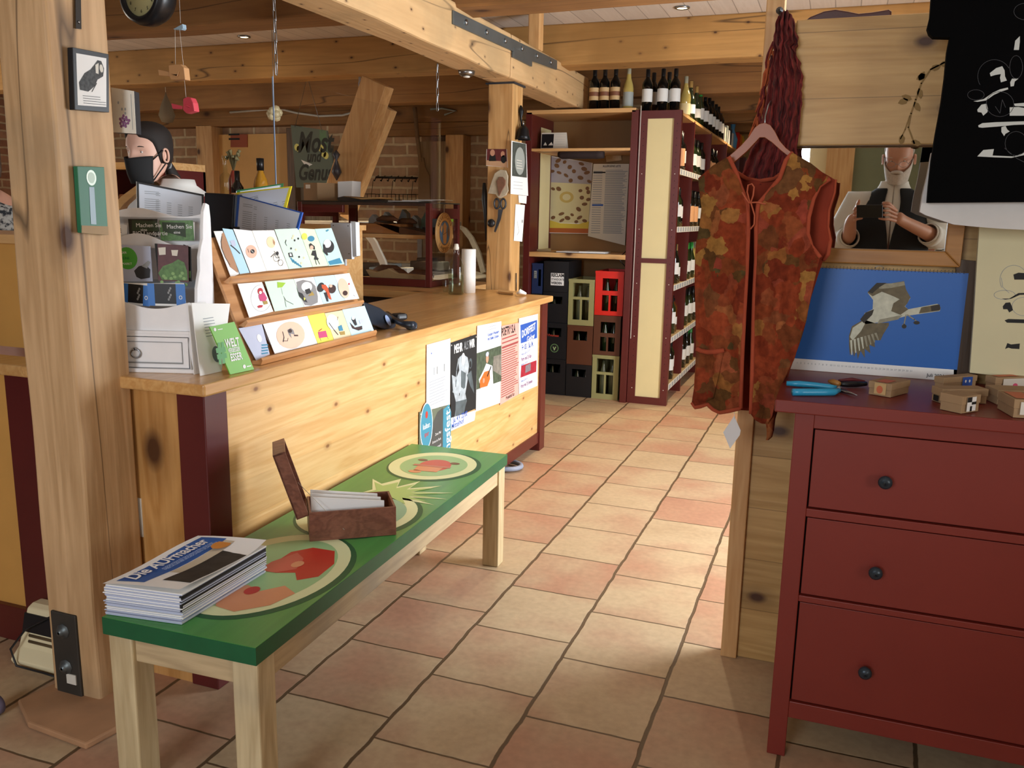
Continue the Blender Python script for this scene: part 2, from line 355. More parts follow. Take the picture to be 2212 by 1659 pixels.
def brick_mat(name, c1, c2, mort, plane='XZ', sc=1.0):
    m, nt, b = newmat(name); N = nt.nodes; L = nt.links
    tc = N.new('ShaderNodeTexCoord'); mp = N.new('ShaderNodeMapping')
    mp.inputs['Rotation'].default_value = (R(90), 0, 0) if plane == 'XZ' else (R(90), 0, R(90))
    nz = N.new('ShaderNodeTexNoise'); nz.inputs['Scale'].default_value = 5; L.new(tc.outputs['Object'], nz.inputs['Vector'])
    va = N.new('ShaderNodeVectorMath'); va.operation = 'MULTIPLY_ADD'; va.inputs[1].default_value = (.03, .03, .03); L.new(nz.outputs['Color'], va.inputs[0]); L.new(tc.outputs['Object'], va.inputs[2])
    sp = N.new('ShaderNodeSeparateXYZ'); L.new(va.outputs[0], sp.inputs[0]); cb = N.new('ShaderNodeCombineXYZ')
    L.new(sp.outputs[0 if plane == 'XZ' else 1], cb.inputs[0]); L.new(sp.outputs[2], cb.inputs[1])
    bt = N.new('ShaderNodeTexBrick'); L.new(cb.outputs[0], bt.inputs['Vector']); bt.inputs['Scale'].default_value = 1
    bt.inputs['Brick Width'].default_value = .26*sc; bt.inputs['Row Height'].default_value = .09*sc; bt.inputs['Mortar Size'].default_value = .012*sc; bt.inputs['Mortar Smooth'].default_value = .3
    bt.inputs['Color1'].default_value = srgb(c1); bt.inputs['Color2'].default_value = srgb(c2); bt.inputs['Mortar'].default_value = srgb(mort)
    n2 = N.new('ShaderNodeTexNoise'); n2.inputs['Scale'].default_value = 14; n2.inputs['Detail'].default_value = 5; L.new(tc.outputs['Object'], n2.inputs['Vector'])
    mx = N.new('ShaderNodeMix'); mx.data_type = 'RGBA'; mx.blend_type = 'MULTIPLY'; mx.inputs[0].default_value = .5; L.new(bt.outputs[0], mx.inputs[6]); L.new(n2.outputs['Fac'], mx.inputs[7])
    hs = N.new('ShaderNodeHueSaturation'); hs.inputs['Value'].default_value = 1.3; L.new(mx.outputs[2], hs.inputs['Color']); L.new(hs.outputs[0], b.inputs['Base Color'])
    b.inputs['Roughness'].default_value = .85
    bp = N.new('ShaderNodeBump'); bp.inputs['Strength'].default_value = .6; bp.inputs['Distance'].default_value = .01; bp.invert = True; L.new(bt.outputs['Fac'], bp.inputs['Height']); L.new(bp.outputs[0], b.inputs['Normal'])
    return m
BRICK = brick_mat('brick_wall', 'bd9a78', 'a98260', 'd2bd98', sc=1.25)
BRICKY = brick_mat('brick_wall_y', 'b98c6c', 'a06f52', 'cdb692', 'YZ')
BRICKR = brick_mat('brick_wall_red', 'b06a58', 'c08574', 'd8c8b8')
STONE = plain('stone_plaster', '7f8468', .9, var=.25, vs=3)
CEILW = wood('white_ceiling_boards', 'd2c9bf', 'c0b4a8', 'Y', 1, .6, plank=('X', .145, .05, '4a4038'), bump=.05, contrast=.6)
FLOOR = floor_mat()
MB().box(-9, 3.1, -2.9, 12, -.05, 0, FLOOR).build('floor', kind='structure')
MB().box(-9, 3.1, -2.9, 12, 2.69, 2.75, CEILW).build('ceiling', kind='structure')
def wall(name, axis, pos, a0, a1, th, m, holes=()):
    """wall in plane axis=pos; holes: (a0,a1,z0,z1)"""
    b = MB(); xs = sorted({a0, a1} | {h[0] for h in holes} | {h[1] for h in holes}); zs = sorted({0, 2.69} | {h[2] for h in holes} | {h[3] for h in holes})
    for i in range(len(xs)-1):
        for j in range(len(zs)-1):
            cx, cz = (xs[i]+xs[i+1])/2, (zs[j]+zs[j+1])/2
            if any(h[0] < cx < h[1] and h[2] < cz < h[3] for h in holes): continue
            if axis == 'Y': b.box(xs[i], xs[i+1], pos, pos+th, zs[j], zs[j+1], m)
            else: b.box(pos, pos+th, xs[i], xs[i+1], zs[j], zs[j+1], m)
    return b.build(name, kind='structure')
wall('wall_back', 'Y', 8.5, -9, -1.5, .2, BRICK)
wall('wall_back_right', 'Y', 11.8, -1.5, 3.1, .2, plain('ochre_plaster', 'b08c58', .8))
wall('wall_left', 'X', -9.1, -2.9, 8.7, .1, BRICKY, [(3.7, 5.3, 1.0, 2.3)])
wall('wall_right', 'X', 3.0, -2.9, 12, .1, plain('cream_plaster', 'd9c7a0', .8), [(-1.2, 0, .9, 2.1)])
wall('wall_front', 'Y', -2.9, -9, 3.1, .1, BRICKR, [(-1.9, -.75, 1.15, 2.35), (.5, 1.5, 1.0, 2.2)])
wall('wall_aisle', 'X', 1.5, 2.74, 11.9, .08, MATS['cream_plaster'], [(3.1, 4.8, .25, 2.2)])
wall('wall_rack_side', 'X', -1.5, 8.7, 11.8, .05, plain('ochre_plaster', 'b08c58', .8))
def window(n, axis, pos, a0, a1, z0, z1):
    b = MB(); t = .05
    def bx(p0, p1, q0, q1, m, d=.04):
        if axis == 'Y': b.box(p0, p1, pos-d, pos+d, q0, q1, m)
        else: b.box(pos-d, pos+d, p0, p1, q0, q1, m)
    am = (a0+a1)/2
    for p in ((a0, a0+t), (a1-t, a1), (am-t/2, am+t/2)): bx(p[0], p[1], z0, z1, OFFW)
    for q in ((z0, z0+t), (z1-t, z1), (z0+(z1-z0)*.62, z0+(z1-z0)*.62+.03)): bx(a0, a1, q[0], q[1], OFFW)
    bx(a0, a1, z0, z1, CLEAR, .003)
    return b.build('window_%d' % n, kind='structure')
window(1, 'X', 1.54, 3.1, 4.8, .25, 2.2); window(2, 'Y', -2.85, -1.9, -.75, 1.15, 2.35); window(3, 'X', 3.05, -1.2, 0, .9, 2.1); window(5, 'Y', -2.85, .5, 1.5, 1.0, 2.2); window(4, 'X', -9.05, 3.7, 5.3, 1.0, 2.3)
# things on the front wall that the mirror shows
b = MB(); b.box(-1.05, -.42, -2.8, -2.74, 0, 2.25, plain('cream_door', 'f0dfae', .5)); b.build('door_1', kind='structure')
b = MB(); b.box(-.42, -.2, -2.8, -2.68, 0, 2.69, PINE_Z); b.build('trim_1', kind='structure')
b = MB(); b.box(-.2, .42, -2.8, -2.72, 0, 2.3, STONE); b.build('trim_2', kind='structure')
# patches of timber framing on the back wall
def timber(name, x0, x1, y0, y1, z0, z1, m, label, cat='beam', group=None, bevel=.008):
    return MB().box(x0, x1, y0, y1, z0, z1, m).build(name, label=label, cat=cat, group=group, bevel=bevel)
timber('wall_plate', -9, -2.2, 8.3, 8.5, 2.33, 2.52, JOIST_DIM, 'rough timber wall plate along the top of the back brick wall')
timber('wall_timber', -5.0, -2.2, 8.36, 8.5, 2.2, 2.33, JOIST_DIM, 'lower pale timber running over the plank door on the back wall')
timber('wall_timber', -9, -6.9, 8.36, 8.5, 2.42, 2.6, PINE_X, 'smooth light timber above the brick infill at far left')
timber('wall_stud', -7.0, -6.78, 8.3, 8.5, 0, 2.35, PINE_Z, 'upright light timber stud right of the brick infill, back left', 'post')
timber('wall_stud', -5.78, -5.68, 8.3, 8.5, 0, 2.3, wood('dark_stud', '6b4a30', '3f2919', 'Z'), 'narrow dark brown upright beside the weathered grey shutter', 'post')
timber('door_jamb', -3.86, -3.66, 8.3, 8.5, 0, 2.2, PINE_Z, 'pale wooden door jamb between the plank door and the brick strip', 'post')
b = MB(); b.box(-6.78, -5.78, 8.42, 8.5, .2, 2.25, plain('ochre_board', 'd9a862', .6)); b.build('wall_panel', label='smooth ochre board panel between timber stud and dark upright', cat='panel')
b = MB(); b.box(-5.68, -5.3, 8.4, 8.495, 0, 2.12, wood('grey_shutter', 'a89c86', '7c705c', 'Z', 1, .8, plank=('X', .13, .04))); b.build('wooden_shutter', label='weathered grey wooden shutter left of the slate sign', cat='shutter')
b = MB(); b.box(-4.2, -3.86, 8.36, 8.495, 0, 2.14, wood('door_boards', 'b39c80', '94795c', 'Z', .8, .8, plank=('X', .12, .03)))
o = b.build('plank_door', label='greyish vertical plank door in the back wall behind the bread case', cat='door')

# ceiling joists
def joist(y0, y1, x0, x1, label, z0=2.42, m=JOIST_DIM):
    b = MB(); n = 40; rows = []
    for i in range(n+1):
        x = x0+(x1-x0)*i/n; q = [Vector((x, y0, z0)), Vector((x, y1, z0)), Vector((x, y1, 2.692)), Vector((x, y0, 2.692))]
        for k, p in enumerate(q):
            if k < 2: p.z += .012*noise.noise(Vector((x*1.7, y0*3+k, 1))); p.y += .012*noise.noise(Vector((x*1.3, y0+k*2, 5)))
        rows.append(q)
    b.loft(rows, m, smooth=False); return b.build('ceiling_joist', label=label, cat='beam', group=None, bevel=.012)
JOIST_LIT = wood('joist_wood_lit', 'ba8c50', '8e6836', 'X', .6, .75, knots=5, knotsize=.6, cracks=.5, wear=('86602e', 1.0), bump=.5, contrast=.55)  # lighter copy of the joist wood, lamp glow put into its colour
joist(4.2, 4.44, -9, 3.0, 'nearest rough-hewn ceiling joist, crossing above the steel plate', m=JOIST_DIM)
joist(5.95, 6.17, -9, 3.0, 'second thick cracked joist from the front, above the wine bottles', m=JOIST_LIT)
joist(7.55, 7.75, -9, 3.0, 'third ceiling joist from the front, orange brown with a long crack')
joist(8.75, 8.93, -1.45, 3.0, 'fourth ceiling joist, over the wine aisle')
joist(9.8, 9.98, -1.45, 3.0, 'fifth ceiling joist, far down the wine aisle')
joist(10.9, 11.1, -1.45, 3.0, 'farthest ceiling joist at the end of the wine aisle')
# main beam with scarf joint
t = thing('main_beam', (-2.0, 5, 2.2), 'long heavy pale main beam with a scarf joint resting on both timber posts', 'beam')
def beamrow(y): 
    f = lambda k: .010*noise.noise(Vector((y*1.9, k*3.1, 2)))
    return [Vector((-2.1+f(1), y, 2.2+f(2))), Vector((-1.9+f(3), y, 2.2+f(4))), Vector((-1.9+f(5), y, 2.445)), Vector((-2.1, y, 2.445))]
b = MB(); b.loft([beamrow(-2.9+i*(7.89/40)) for i in range(41)], BEAMY, smooth=False); b.build('beam_length', t, bevel=.012)
b = MB(); b.loft([beamrow(5.0+i*(1.68/10)) for i in range(11)], BEAMY, smooth=False); b.build('scarfed_end', t, bevel=.012)
t = thing('steel_plate', (-1.893, 5, 2.34), 'long grey steel strap bolted along the side of the main beam', 'plate')
b = MB(); b.prism([(-1.899, 4.15, 2.395), (-1.899, 4.15, 2.33), (-1.899, 5.05, 2.35), (-1.899, 5.35, 2.35), (-1.899, 5.84, 2.375), (-1.899, 5.84, 2.435)], (.012, 0, 0), ZINC); b.build('strap', t, bevel=.002)
b = MB(); b.box(-1.9, -1.885, 5.0, 5.33, 2.315, 2.37, ZINC); b.build('tab', t, bevel=.002)
for i in range(6):
    y = 4.3+i*.28; b = MB(); b.lathe([(.014, 0), (.014, .008), (.006, .011)], (-1.888, y, 2.368+.035*(y-4.3)/1.5), STEEL, 8, 'X'); b.build('bolt', t)
timber('short_strut', -1.98, -1.9, 5.5, 5.58, 2.445, 2.69, PINE_Z, 'short upright block between main beam and ceiling', 'post')
# pillar left, middle post
t = thing('timber_pillar', (-1.95, 1.8, 0), 'thick weathered timber pillar with knots at the left, by the bench', 'post')
def pilrow(z):
    f = lambda k: .006*noise.noise(Vector((z*2.1, k*3.7, 7)))
    return [Vector((-2.04+f(1), 1.698+f(2), z)), Vector((-1.962, 1.696+f(6), z)), Vector((-1.866+f(3), 1.698+f(4), z)), Vector((-1.866+f(5), 1.89, z)), Vector((-2.04, 1.89, z))]
b = MB(); b.loft([pilrow(i*2.2/30) for i in range(31)], PILLAR, smooth=False); b.build('shaft', t, bevel=.008)
b = MB(); b.box(-2.02, -1.925, 1.688, 1.697, .0, .27, plain('anchor_steel', '4c4842', .6, .6, var=.2)); b.build('anchor_plate', t, bevel=.004)
for z in (.215, .105):
    b = MB(); b.lathe([(.022, 0), (.022, -.004), (.012, -.005), (.012, -.014), (.004, -.016)], (-1.975, 1.687, z), ZINC, 8, 'Y'); b.build('bolt', t)
b = MB(); b.box(-1.975, -1.94, 1.685, 1.688, .055, .085, OFFW); b.build('sticker', t)
b = MB(); 
for k, pts in enumerate([[(aZ(x, y, .02).x, aZ(x, y, .02).y) for x, y in [(38, 1512), (60, 1560), (185, 1607), (250, 1572), (330, 1520), (240, 1480), (130, 1470)]]]):
    b.prism([(x, y, .001) for x, y in pts], (0, 0, .02), plain('sandstone', 'b08560', .8, var=.2, vs=9))
b.build('stone_plinth', label='rough sandstone slab under the timber pillar', cat='stone', bevel=.005)
t = thing('timber_post', (-2.02, 5.24, 0), 'square light timber post behind the counter, hung with scissors and photos', 'post')
b = MB(); b.loft([[Vector((-2.105, 5.15, z)), Vector((-1.942, 5.15, z)), Vector((-1.942, 5.33, z)), Vector((-2.105, 5.33, z))] for z in (0, 1.1, 2.2)], wood('post_wood', 'd4aa72', 'b2844c', 'Z', .8, .55, knots=2.6, cracks=.8), smooth=False); b.build('shaft', t, bevel=.006)
b = MB(); b.box(-2.12, -1.93, 5.14, 5.34, 2.19, 2.2, DARK); b.build('shim', t)
# diagonal braces
def brace(p0, p1, wd, dp, label, Y):
    a, c = aY(*p0, Y), aY(*p1, Y); d = (c-a).normalized(); s = Vector((d.z, 0, -d.x))*wd
    b = MB(); b.prism([a, a+s, c+s, c], (0, dp, 0), PINE_Z); return b.build('diagonal_brace', label=label, cat='beam', bevel=.005)
brace((782, 163), (690, 440), -.21, .13, 'wide diagonal wooden brace, front one of the pair behind the bread case', 5.8)
brace((826, 228), (734, 466), -.09, .10, 'narrower diagonal brace just behind the wide one', 6.4)
# partition on the right
t = thing('partition', (.9, 2.7, 0), 'waist-to-head-high pine board partition standing behind the red dresser', 'partition')
PLY = wood('partition_board', 'cfa86c', 'ab8248', 'X', .9, .5, knots=3.2, plank=('Z', .17, .018, '5a3f20'), coat=.1)
b = MB(); b.box(-.2, 2.99, 2.70, 2.73, .0, 1.95, PLY); b.build('board_panel', t)
b = MB(); b.box(-.25, -.2, 2.68, 2.74, 0, 2.69, PINE_Z); b.build('corner_post', t, bevel=.003)
b = MB(); b.box(-.16, 2.99, 2.605, 2.65, 1.607, 1.938, wood('header_board', 'cfa86c', 'ae8448', 'X', .9, .5, knots=3.6, plank=('Z', .173, .016, '5a3f20'), coat=.1)); b.box(2.9, 2.99, 2.65, 2.70, 1.607, 1.938, PLY); b.build('header_boards', t, bevel=.003)
# ================================================================== counter and worktop
CX = -1.614
t = thing('shop_counter', (-1.95, 3.4, 0), 'long pine shop counter with dark red corner posts behind the painted bench', 'counter')
b = MB(); b.box(-1.66, CX-.004, 1.98, 4.81, .075, .9, PINE_Y); b.build('front_panel', t)
b = MB(); b.box(-2.2, -1.7, 1.9, 1.93, 0, .9, wood('counter_end_wood', 'd2a062', 'a97438', 'Z', .9, .45, knots=1.6)); b.build('end_panel', t)
b = MB(); b.prism([(CX, 1.893, 0), (CX, 1.99, 0), (-1.66, 1.99, 0), (-1.71, 1.94, 0), (-1.71, 1.893, 0)], (0, 0, .9), DRED); b.build('corner_post', t, bevel=.003)
b = MB(); b.box(-1.72, -1.6, 4.81, 4.9, 0, .9, DRED2); b.build('corner_post', t, bevel=.003)
b = MB(); b.box(-1.655, CX+.006, 1.99, 4.81, .05, .115, DRED2); b.build('plinth', t, bevel=.002)
b = MB(); b.box(-2.37, -2.2, 1.893, 1.93, .05, .9, DRED); b.build('end_post', t, bevel=.003)
b = MB(); b.box(-2.9, -2.37, 1.905, 1.93, .0, .9, plain('amber_panel', 'cf9a50', .5)); b.build('end_panel', t)
b = MB(); b.box(-2.9, -2.33, 1.885, 1.905, 0, .12, DRED2); b.build('plinth', t, bevel=.002)
b = MB(); b.box(-2.28, -2.25, 1.93, 4.9, 0, .9, DARK); b.build('back_panel', t)
b = MB(); b.prism([(-1.575, 1.85, .9), (-1.575, 4.925, .9), (-1.84, 4.95, .9), (-1.84, 5.12, .9), (-2.35, 5.12, .9), (-2.35, 4.65, .9), (-2.27, 3.6, .9), (-2.27, 1.98, .9), (-2.9, 1.98, .9), (-2.9, 1.85, .9)][::-1], (0, 0, .035), TOPW)
b.build('worktop', label='continuous glossy pine worktop on the long counter', cat='worktop', bevel=.006)
# return counter carrying the bread case
t = thing('back_counter', (-3.4, 5.5, 0), 'rear pine counter carrying the glass bread case', 'counter')
b = MB(); b.box(-4.6, -2.36, 4.95, 5.9, 0, .87, DARK); b.build('body', t)
b = MB(); b.box(-4.7, -2.352, 4.9, 5.95, .87, .915, PINE_X); b.build('top', t, bevel=.005)
# small cabinet at the far left on the counter
t = thing('side_cabinet', (-2.6, 2.25, .935), 'amber fronted cabinet with dark red edge left of the timber pillar', 'cabinet')
b = MB(); b.box(-3.0, -2.39, 2.1, 2.4, .935, 1.28, plain('amber_panel', 'cf9a50', .5)); b.build('body', t)
b = MB(); b.box(-2.39, -2.355, 2.09, 2.4, .935, 1.28, DRED2); b.build('edge_trim', t, bevel=.002)
b = MB(); b.box(-3.02, -2.34, 2.08, 2.42, 1.28, 1.31, PINE_X); b.build('top', t, bevel=.003)

# ================================================================== bench
bz = .455
t = thing('painted_bench', (-1.339, 1.44, 0), 'long low wooden bench with a green seat painted with pots and vegetables', 'bench', rz=R(1.85))
# local frame: x across (0 at centre), y along
LEGW = wood('bench_leg_wood', 'd6c39a', 'a8916a', 'Z', 1.0, .6, knots=2.4, wear=('8d8474', 2))
APRW = wood('bench_rail_wood', 'cdb58c', 'a18a68', 'Y', 1.0, .6, knots=2.4, wear=('8d8474', 2))
for sx in (-1, 1):
    for yy_ in (.01, 1.62):
        b = MB(); x0 = sx*.207; b.box(min(x0, x0-sx*.068), max(x0, x0-sx*.068), yy_, yy_+.068, 0, .412, LEGW); b.build('leg', t, local=True, bevel=.004)
    b = MB(); b.box(min(sx*.2, sx*.178), max(sx*.2, sx*.178), .078, 1.62, .345, .412, APRW); b.build('rail', t, local=True, bevel=.003)
for yy_ in (.02, 1.655):
    b = MB(); b.box(-.139, .139, yy_, yy_+.024, .345, .412, wood('bench_rail_wood_x', 'cdb58c', 'a18a68', 'X', 1.0, .6, knots=2.4)); b.build('rail', t, local=True, bevel=.003)
GTOP = wood('green_seat_paint', '4f9a4a', '3a7f3e', 'Y', .6, .4, contrast=.6, bump=.08, coat=.15)
GEDGE = plain('green_edge', '135c38', .4, var=.2, vs=12)
b = MB(); b.box(-.212, .212, 0, 1.70, .412, bz-.001, GEDGE); b.box(-.211, .211, .001, 1.699, bz-.001, bz, GTOP)
fr = frame((0, 0, bz), (1, 0, 0), (0, 1, 0))
CR = plain('paint_cream', 'dfe6b4', .5, var=.05); PG = plain('paint_pale_green', '9cc48c', .5, var=.05); PT = plain('paint_teal', '8fb898', .5, var=.05)
PO = plain('paint_peach', 'd8956c', .5, var=.06); PR = plain('paint_red', 'bf3020', .45, var=.1); PP = plain('paint_pink', 'c8604e', .5, var=.08); PDK = plain('paint_dark_green', '1f5a34', .5, var=0); PCH = plain('paint_lime', 'a9c878', .5, var=.05)
def ring(y, ry, rx, x=.0, inner=PG):
    b.disc(fr, x+.008, y-.006, rx+.012, ry+.012, PDK, 1, 48); b.disc(fr, x, y, rx, ry, CR, 2, 48); b.disc(fr, x+.004, y, rx-.038, ry-.045, inner, 3, 48)
ring(.37, .275, .188); ring(.86, .215, .185, -.005, PT); ring(1.44, .185, .165, .0)
b.poly(fr, [(-.02, .50), (.02, .55), (.09, .55), (.135, .47), (.14, .38), (.10, .34), (.07, .38), (.02, .36), (-.02, .40)], PR, 4)
b.poly(fr, [(-.03, .42), (.0, .5), (.04, .47), (.06, .40), (.02, .36), (-.03, .36)], PP, 5); b.disc(fr, .045, .43, .016, .022, PO, 6)
b.poly(fr, [(.0, .14), (.06, .13), (.12, .19), (.14, .27), (.09, .30), (.05, .25), (.0, .27), (-.05, .22)], PO, 4); b.disc(fr, .03, .245, .018, .024, PR, 6)
b.poly(fr, [(-.12, .78), (-.02, .70), (.05, .76), (.06, .84), (-.02, .86), (-.13, .86)], PO, 4)
b.poly(fr, [(-.05, .90), (.0, .96), (.08, .95), (.12, .88), (.1, .78), (.04, .74), (.07, .86), (.0, .92)], PDK, 4); b.disc(fr, .055, .84, .03, .06, CR, 5, 24, -.3)
b.disc(fr, .008, 1.44, .062, .078, PP, 4, 30, .1); b.poly(fr, [(-.04, 1.35), (.05, 1.36), (.05, 1.42), (-.05, 1.41)], PO, 5); b.line(fr, [(-.065, 1.42), (.07, 1.43)], .02, plain('paint_rose', 'c27a64', .5), 6)
b.disc(fr, -.065, 1.49, .02, .014, plain('paint_brown', '7c5a3c', .5), 5); b.disc(fr, .07, 1.49, .02, .014, MATS['paint_brown'], 5); b.disc(fr, -.03, 1.34, .025, .018, PO, 5)
star = [(-.16, 1.20), (-.10, 1.16), (-.06, 1.24), (-.03, 1.15), (.02, 1.24), (.02, 1.15), (.12, 1.22), (.05, 1.12), (.19, 1.16), (.06, 1.09), (.2, 1.09), (.06, 1.06), (.18, 1.02), (.05, 1.03), (.1, .95), (.0, 1.02), (-.02, .93), (-.06, 1.02), (-.14, 1.0), (-.1, 1.09)]
b.poly(fr, [(x*.95+.02, y) for x, y in star], CR, 2); b.poly(fr, [(x*.8+.02, 1.09+(y-1.09)*.72) for x, y in star], PCH, 3)
b.build('painted_seat', t, local=True)

# ================================================================== red dresser
dx, dy = -.067, 2.196
DR = plain('dresser_red', '7a2a20', .40, var=.07, vs=4); DRD = plain('dresser_gap', '2a0c0a', .8, var=0)
t = thing('chest_of_drawers', (.5, 2.43, 0), 'red painted chest of drawers with round dark knobs in front of the partition', 'dresser')
b = MB(); b.box(-.115, 1.1, dy-.02, 2.66, .937, .968, DR); b.build('top', t, bevel=.003)
for x in (dx, 1.0):
    for y in (dy, 2.6): b = MB(); b.box(x, x+.046, y, y+.046, 0, .937, DR); b.build('leg', t, bevel=.002)
b = MB(); b.box(dx+.046, 1.0, dy, dy+.02, .116, .162, DR)
for z0, z1 in ((.444, .46), (.672, .693), (.9, .937)): b.box(dx+.046, 1.0, dy, dy+.02, z0, z1, DR)
b.box(dx+.046, 1.0, dy+.022, dy+.03, .13, .93, DRD); b.build('front_frame', t, bevel=.0015)
b = MB(); b.box(dx+.01, dx+.03, dy+.046, 2.6, .1, .937, DR); b.build('side_panel', t); b = MB(); b.box(1.02, 1.036, dy+.046, 2.6, .1, .937, DR); b.build('side_panel', t)
for z0, z1, zk in ((.166, .44, .289), (.464, .668, .556), (.697, .896, .788)):
    b = MB(); b.box(dx+.05, .996, dy+.006, dy+.021, z0, z1, DR); d = b.build('drawer', t, bevel=.001)
    for kx in (.152, .78):
        b = MB(); b.lathe([(.007, 0), (.007, -.012), (.0145, -.016), (.0165, -.022), (.0155, -.028), (.009, -.033), (.001, -.035)], (kx, dy+.006, zk), plain('knob_metal', '3a4650', .3, .5, var=.05), 20, 'Y'); b.build('knob', d)

# unseen chest, added out of frame to keep window light off the lower dresser
t = thing('shade_chest', (1.75, .75, 0), 'unseen low pine chest added to shade the lower dresser', 'chest')
b = MB(); b.box(1.3, 2.3, .3, 1.2, .06, .84, PINE_X); b.build('body', t, bevel=.004)
b = MB(); b.box(1.27, 2.33, .27, 1.23, .84, .87, PINE_X); b.build('top', t, bevel=.004)
# ================================================================== right side: mirror, calendar, garments, boxes
def coons(T, Bt, Lf, Rg, nu, nv, fn):
    """patch from four pixel curves; fn(px, py, u, v) -> point"""
    def at(c, t):
        d = [0]
        for p, q in zip(c, c[1:]): d.append(d[-1]+math.hypot(q[0]-p[0], q[1]-p[1]))
        s_ = t*d[-1]
        for i in range(len(c)-1):
            if s_ <= d[i+1]+1e-9:
                k = (s_-d[i])/max(1e-9, d[i+1]-d[i]); return (c[i][0]+(c[i+1][0]-c[i][0])*k, c[i][1]+(c[i+1][1]-c[i][1])*k)
        return c[-1]
    rows = []
    for j in range(nv+1):
        v = j/nv; row = []
        for i in range(nu+1):
            u = i/nu; t_, b_, l_, r_ = at(T, u), at(Bt, u), at(Lf, v), at(Rg, v)
            P = []
            for k in (0, 1):
                P.append((1-v)*t_[k]+v*b_[k]+(1-u)*l_[k]+u*r_[k]-((1-u)*(1-v)*T[0][k]+u*(1-v)*T[-1][k]+(1-u)*v*Bt[0][k]+u*v*Bt[-1][k]))
            row.append(fn(P[0], P[1], u, v))
        rows.append(row)
    return rows
def grid(b, rows, m):
    n = len(rows[0]); b.add([p for r_ in rows for p in r_], [(i*n+j, i*n+j+1, (i+1)*n+j+1, (i+1)*n+j) for i in range(len(rows)-1) for j in range(n-1)], m, True)

# --- mirror, leaning a little
n_ = -ray(1872, 455).normalized(); uu = Vector((-n_.y, n_.x, 0)).normalized(); vv = n_.cross(uu)
mc = aY(1885, 440, 2.668)
M4 = Matrix(((uu.x, vv.x, n_.x, mc.x), (uu.y, vv.y, n_.y, mc.y), (uu.z, vv.z, n_.z, mc.z), (0, 0, 0, 1)))
mir, nt, bb = newmat('mirror_glass'); bb.inputs['Metallic'].default_value = 1; bb.inputs['Roughness'].default_value = .01; bb.inputs['Base Color'].default_value = (.86, .88, .86, 1)
def mxy(x, y):   # pixel on mirror plane -> local
    d = ray(x, y); t_ = (mc-EYE).dot(n_)/d.dot(n_); p = EYE+d*t_-mc; return p.dot(uu), p.dot(vv)
x1, _ = mxy(2045, 500); _, z0 = mxy(1880, 538); x0 = -.24; z1 = .19
t = thing('wall_mirror', (mc.x, mc.y, mc.z+z0-.06), 'wood framed mirror reflecting a man taking a picture', 'mirror')
b = MB(M4); b.box(x0, x1, z0, z1, -.006, 0, mir); b.build('glass', t)
FRW = wood('mirror_frame_wood', 'b07c3e', '8d5e2a', 'X', 1, .45); FRZ = wood('mirror_frame_wood_z', 'b07c3e', '8d5e2a', 'Z', 1, .45)
b = MB(M4); w_ = .042
def rail(pts): b.prism([Vector((p[0], p[1], -.008)) for p in pts], (0, 0, .026), FRW)
rail([(x0-w_, z0-w_), (x1+w_, z0-w_), (x1, z0), (x0, z0)]); rail([(x0, z1), (x1, z1), (x1+w_, z1+.03), (x0-w_, z1+.03)])
rail([(x0-w_, z0-w_), (x0, z0), (x0, z1), (x0-w_, z1+.03)]); rail([(x1, z0), (x1+w_, z0-w_), (x1+w_, z1+.03), (x1, z1)])
b.build('frame', t, bevel=.004)

# --- calendar with flying bird
Yc = 2.655
fr = frame(aY(1706, 797, Yc), (1, 0, 0), (0, 0, 1)); fn = lambda x, y: aY(x, y, Yc)
wd = (aY(2066, 812, Yc)-fr[0]).x; ht = aY(2085, 590, Yc).z-fr[0].z
t = thing('wall_calendar', (fr[0].x+wd/2, Yc, fr[0].z), 'spiral bound blue calendar page with a flying bird of prey', 'calendar')
BLUEP = plain('calendar_blue', '2565b8', .35, var=.08, vs=2)
b = MB(); b.sheet(fr, wd, ht, .004, WHITE); b.rect(fr, 0, .033, wd, ht, BLUEP)
FW = plain('feather_white', 'cfd0bc', .6, var=.2, vs=60); FB = plain('feather_brown', '6f644a', .6, var=.3, vs=60); FD = plain('feather_dark', '2f2a20', .6, var=.2, vs=60); FG = plain('feather_grey', '9c9882', .6, var=.25, vs=70)
P = lambda pts, m, l: b.poly(fr, fpx(pts, fr, fn), m, l)
P([(1874, 632), (1893, 612), (1925, 612), (1953, 607), (1957, 625), (1967, 643), (1960, 655), (1955, 662), (1962, 668), (2025, 656), (2032, 665), (2030, 672), (1960, 682), (1945, 686), (1900, 696), (1870, 700), (1862, 690), (1868, 676), (1885, 668), (1886, 648), (1880, 640)], FW, 2)
P([(1874, 632), (1893, 612), (1925, 612), (1953, 607), (1957, 625), (1967, 643), (1955, 652), (1930, 640), (1905, 630), (1885, 640)], FB, 3)
P([(1893, 614), (1925, 612), (1953, 608), (1955, 616), (1925, 622), (1900, 624)], FG, 4)
P([(1875, 630), (1894, 611), (1915, 611), (1900, 620), (1884, 634)], FD, 5)
P([(1930, 655), (1953, 640), (1966, 643), (1960, 655), (1954, 662), (1962, 668), (1945, 680), (1925, 672)], FB, 4); P([(1990, 664), (2028, 657), (2032, 665), (2029, 671), (1985, 677)], FB, 4); P([(2010, 661), (2030, 658), (2031, 669), (2012, 672)], FD, 5)
P([(1870, 675), (1888, 668), (1884, 680), (1866, 698), (1858, 690)], FD, 4); P([(1900, 690), (1950, 680), (1940, 690), (1895, 699)], FG, 4)
P([(1866, 690), (1840, 705), (1834, 725), (1834, 745), (1836, 768), (1841, 755), (1845, 771), (1850, 757), (1853, 776), (1859, 758), (1868, 773), (1868, 754), (1880, 763), (1878, 745), (1890, 750), (1889, 735), (1902, 735), (1908, 722), (1920, 703), (1920, 697), (1890, 698)], FB, 2)
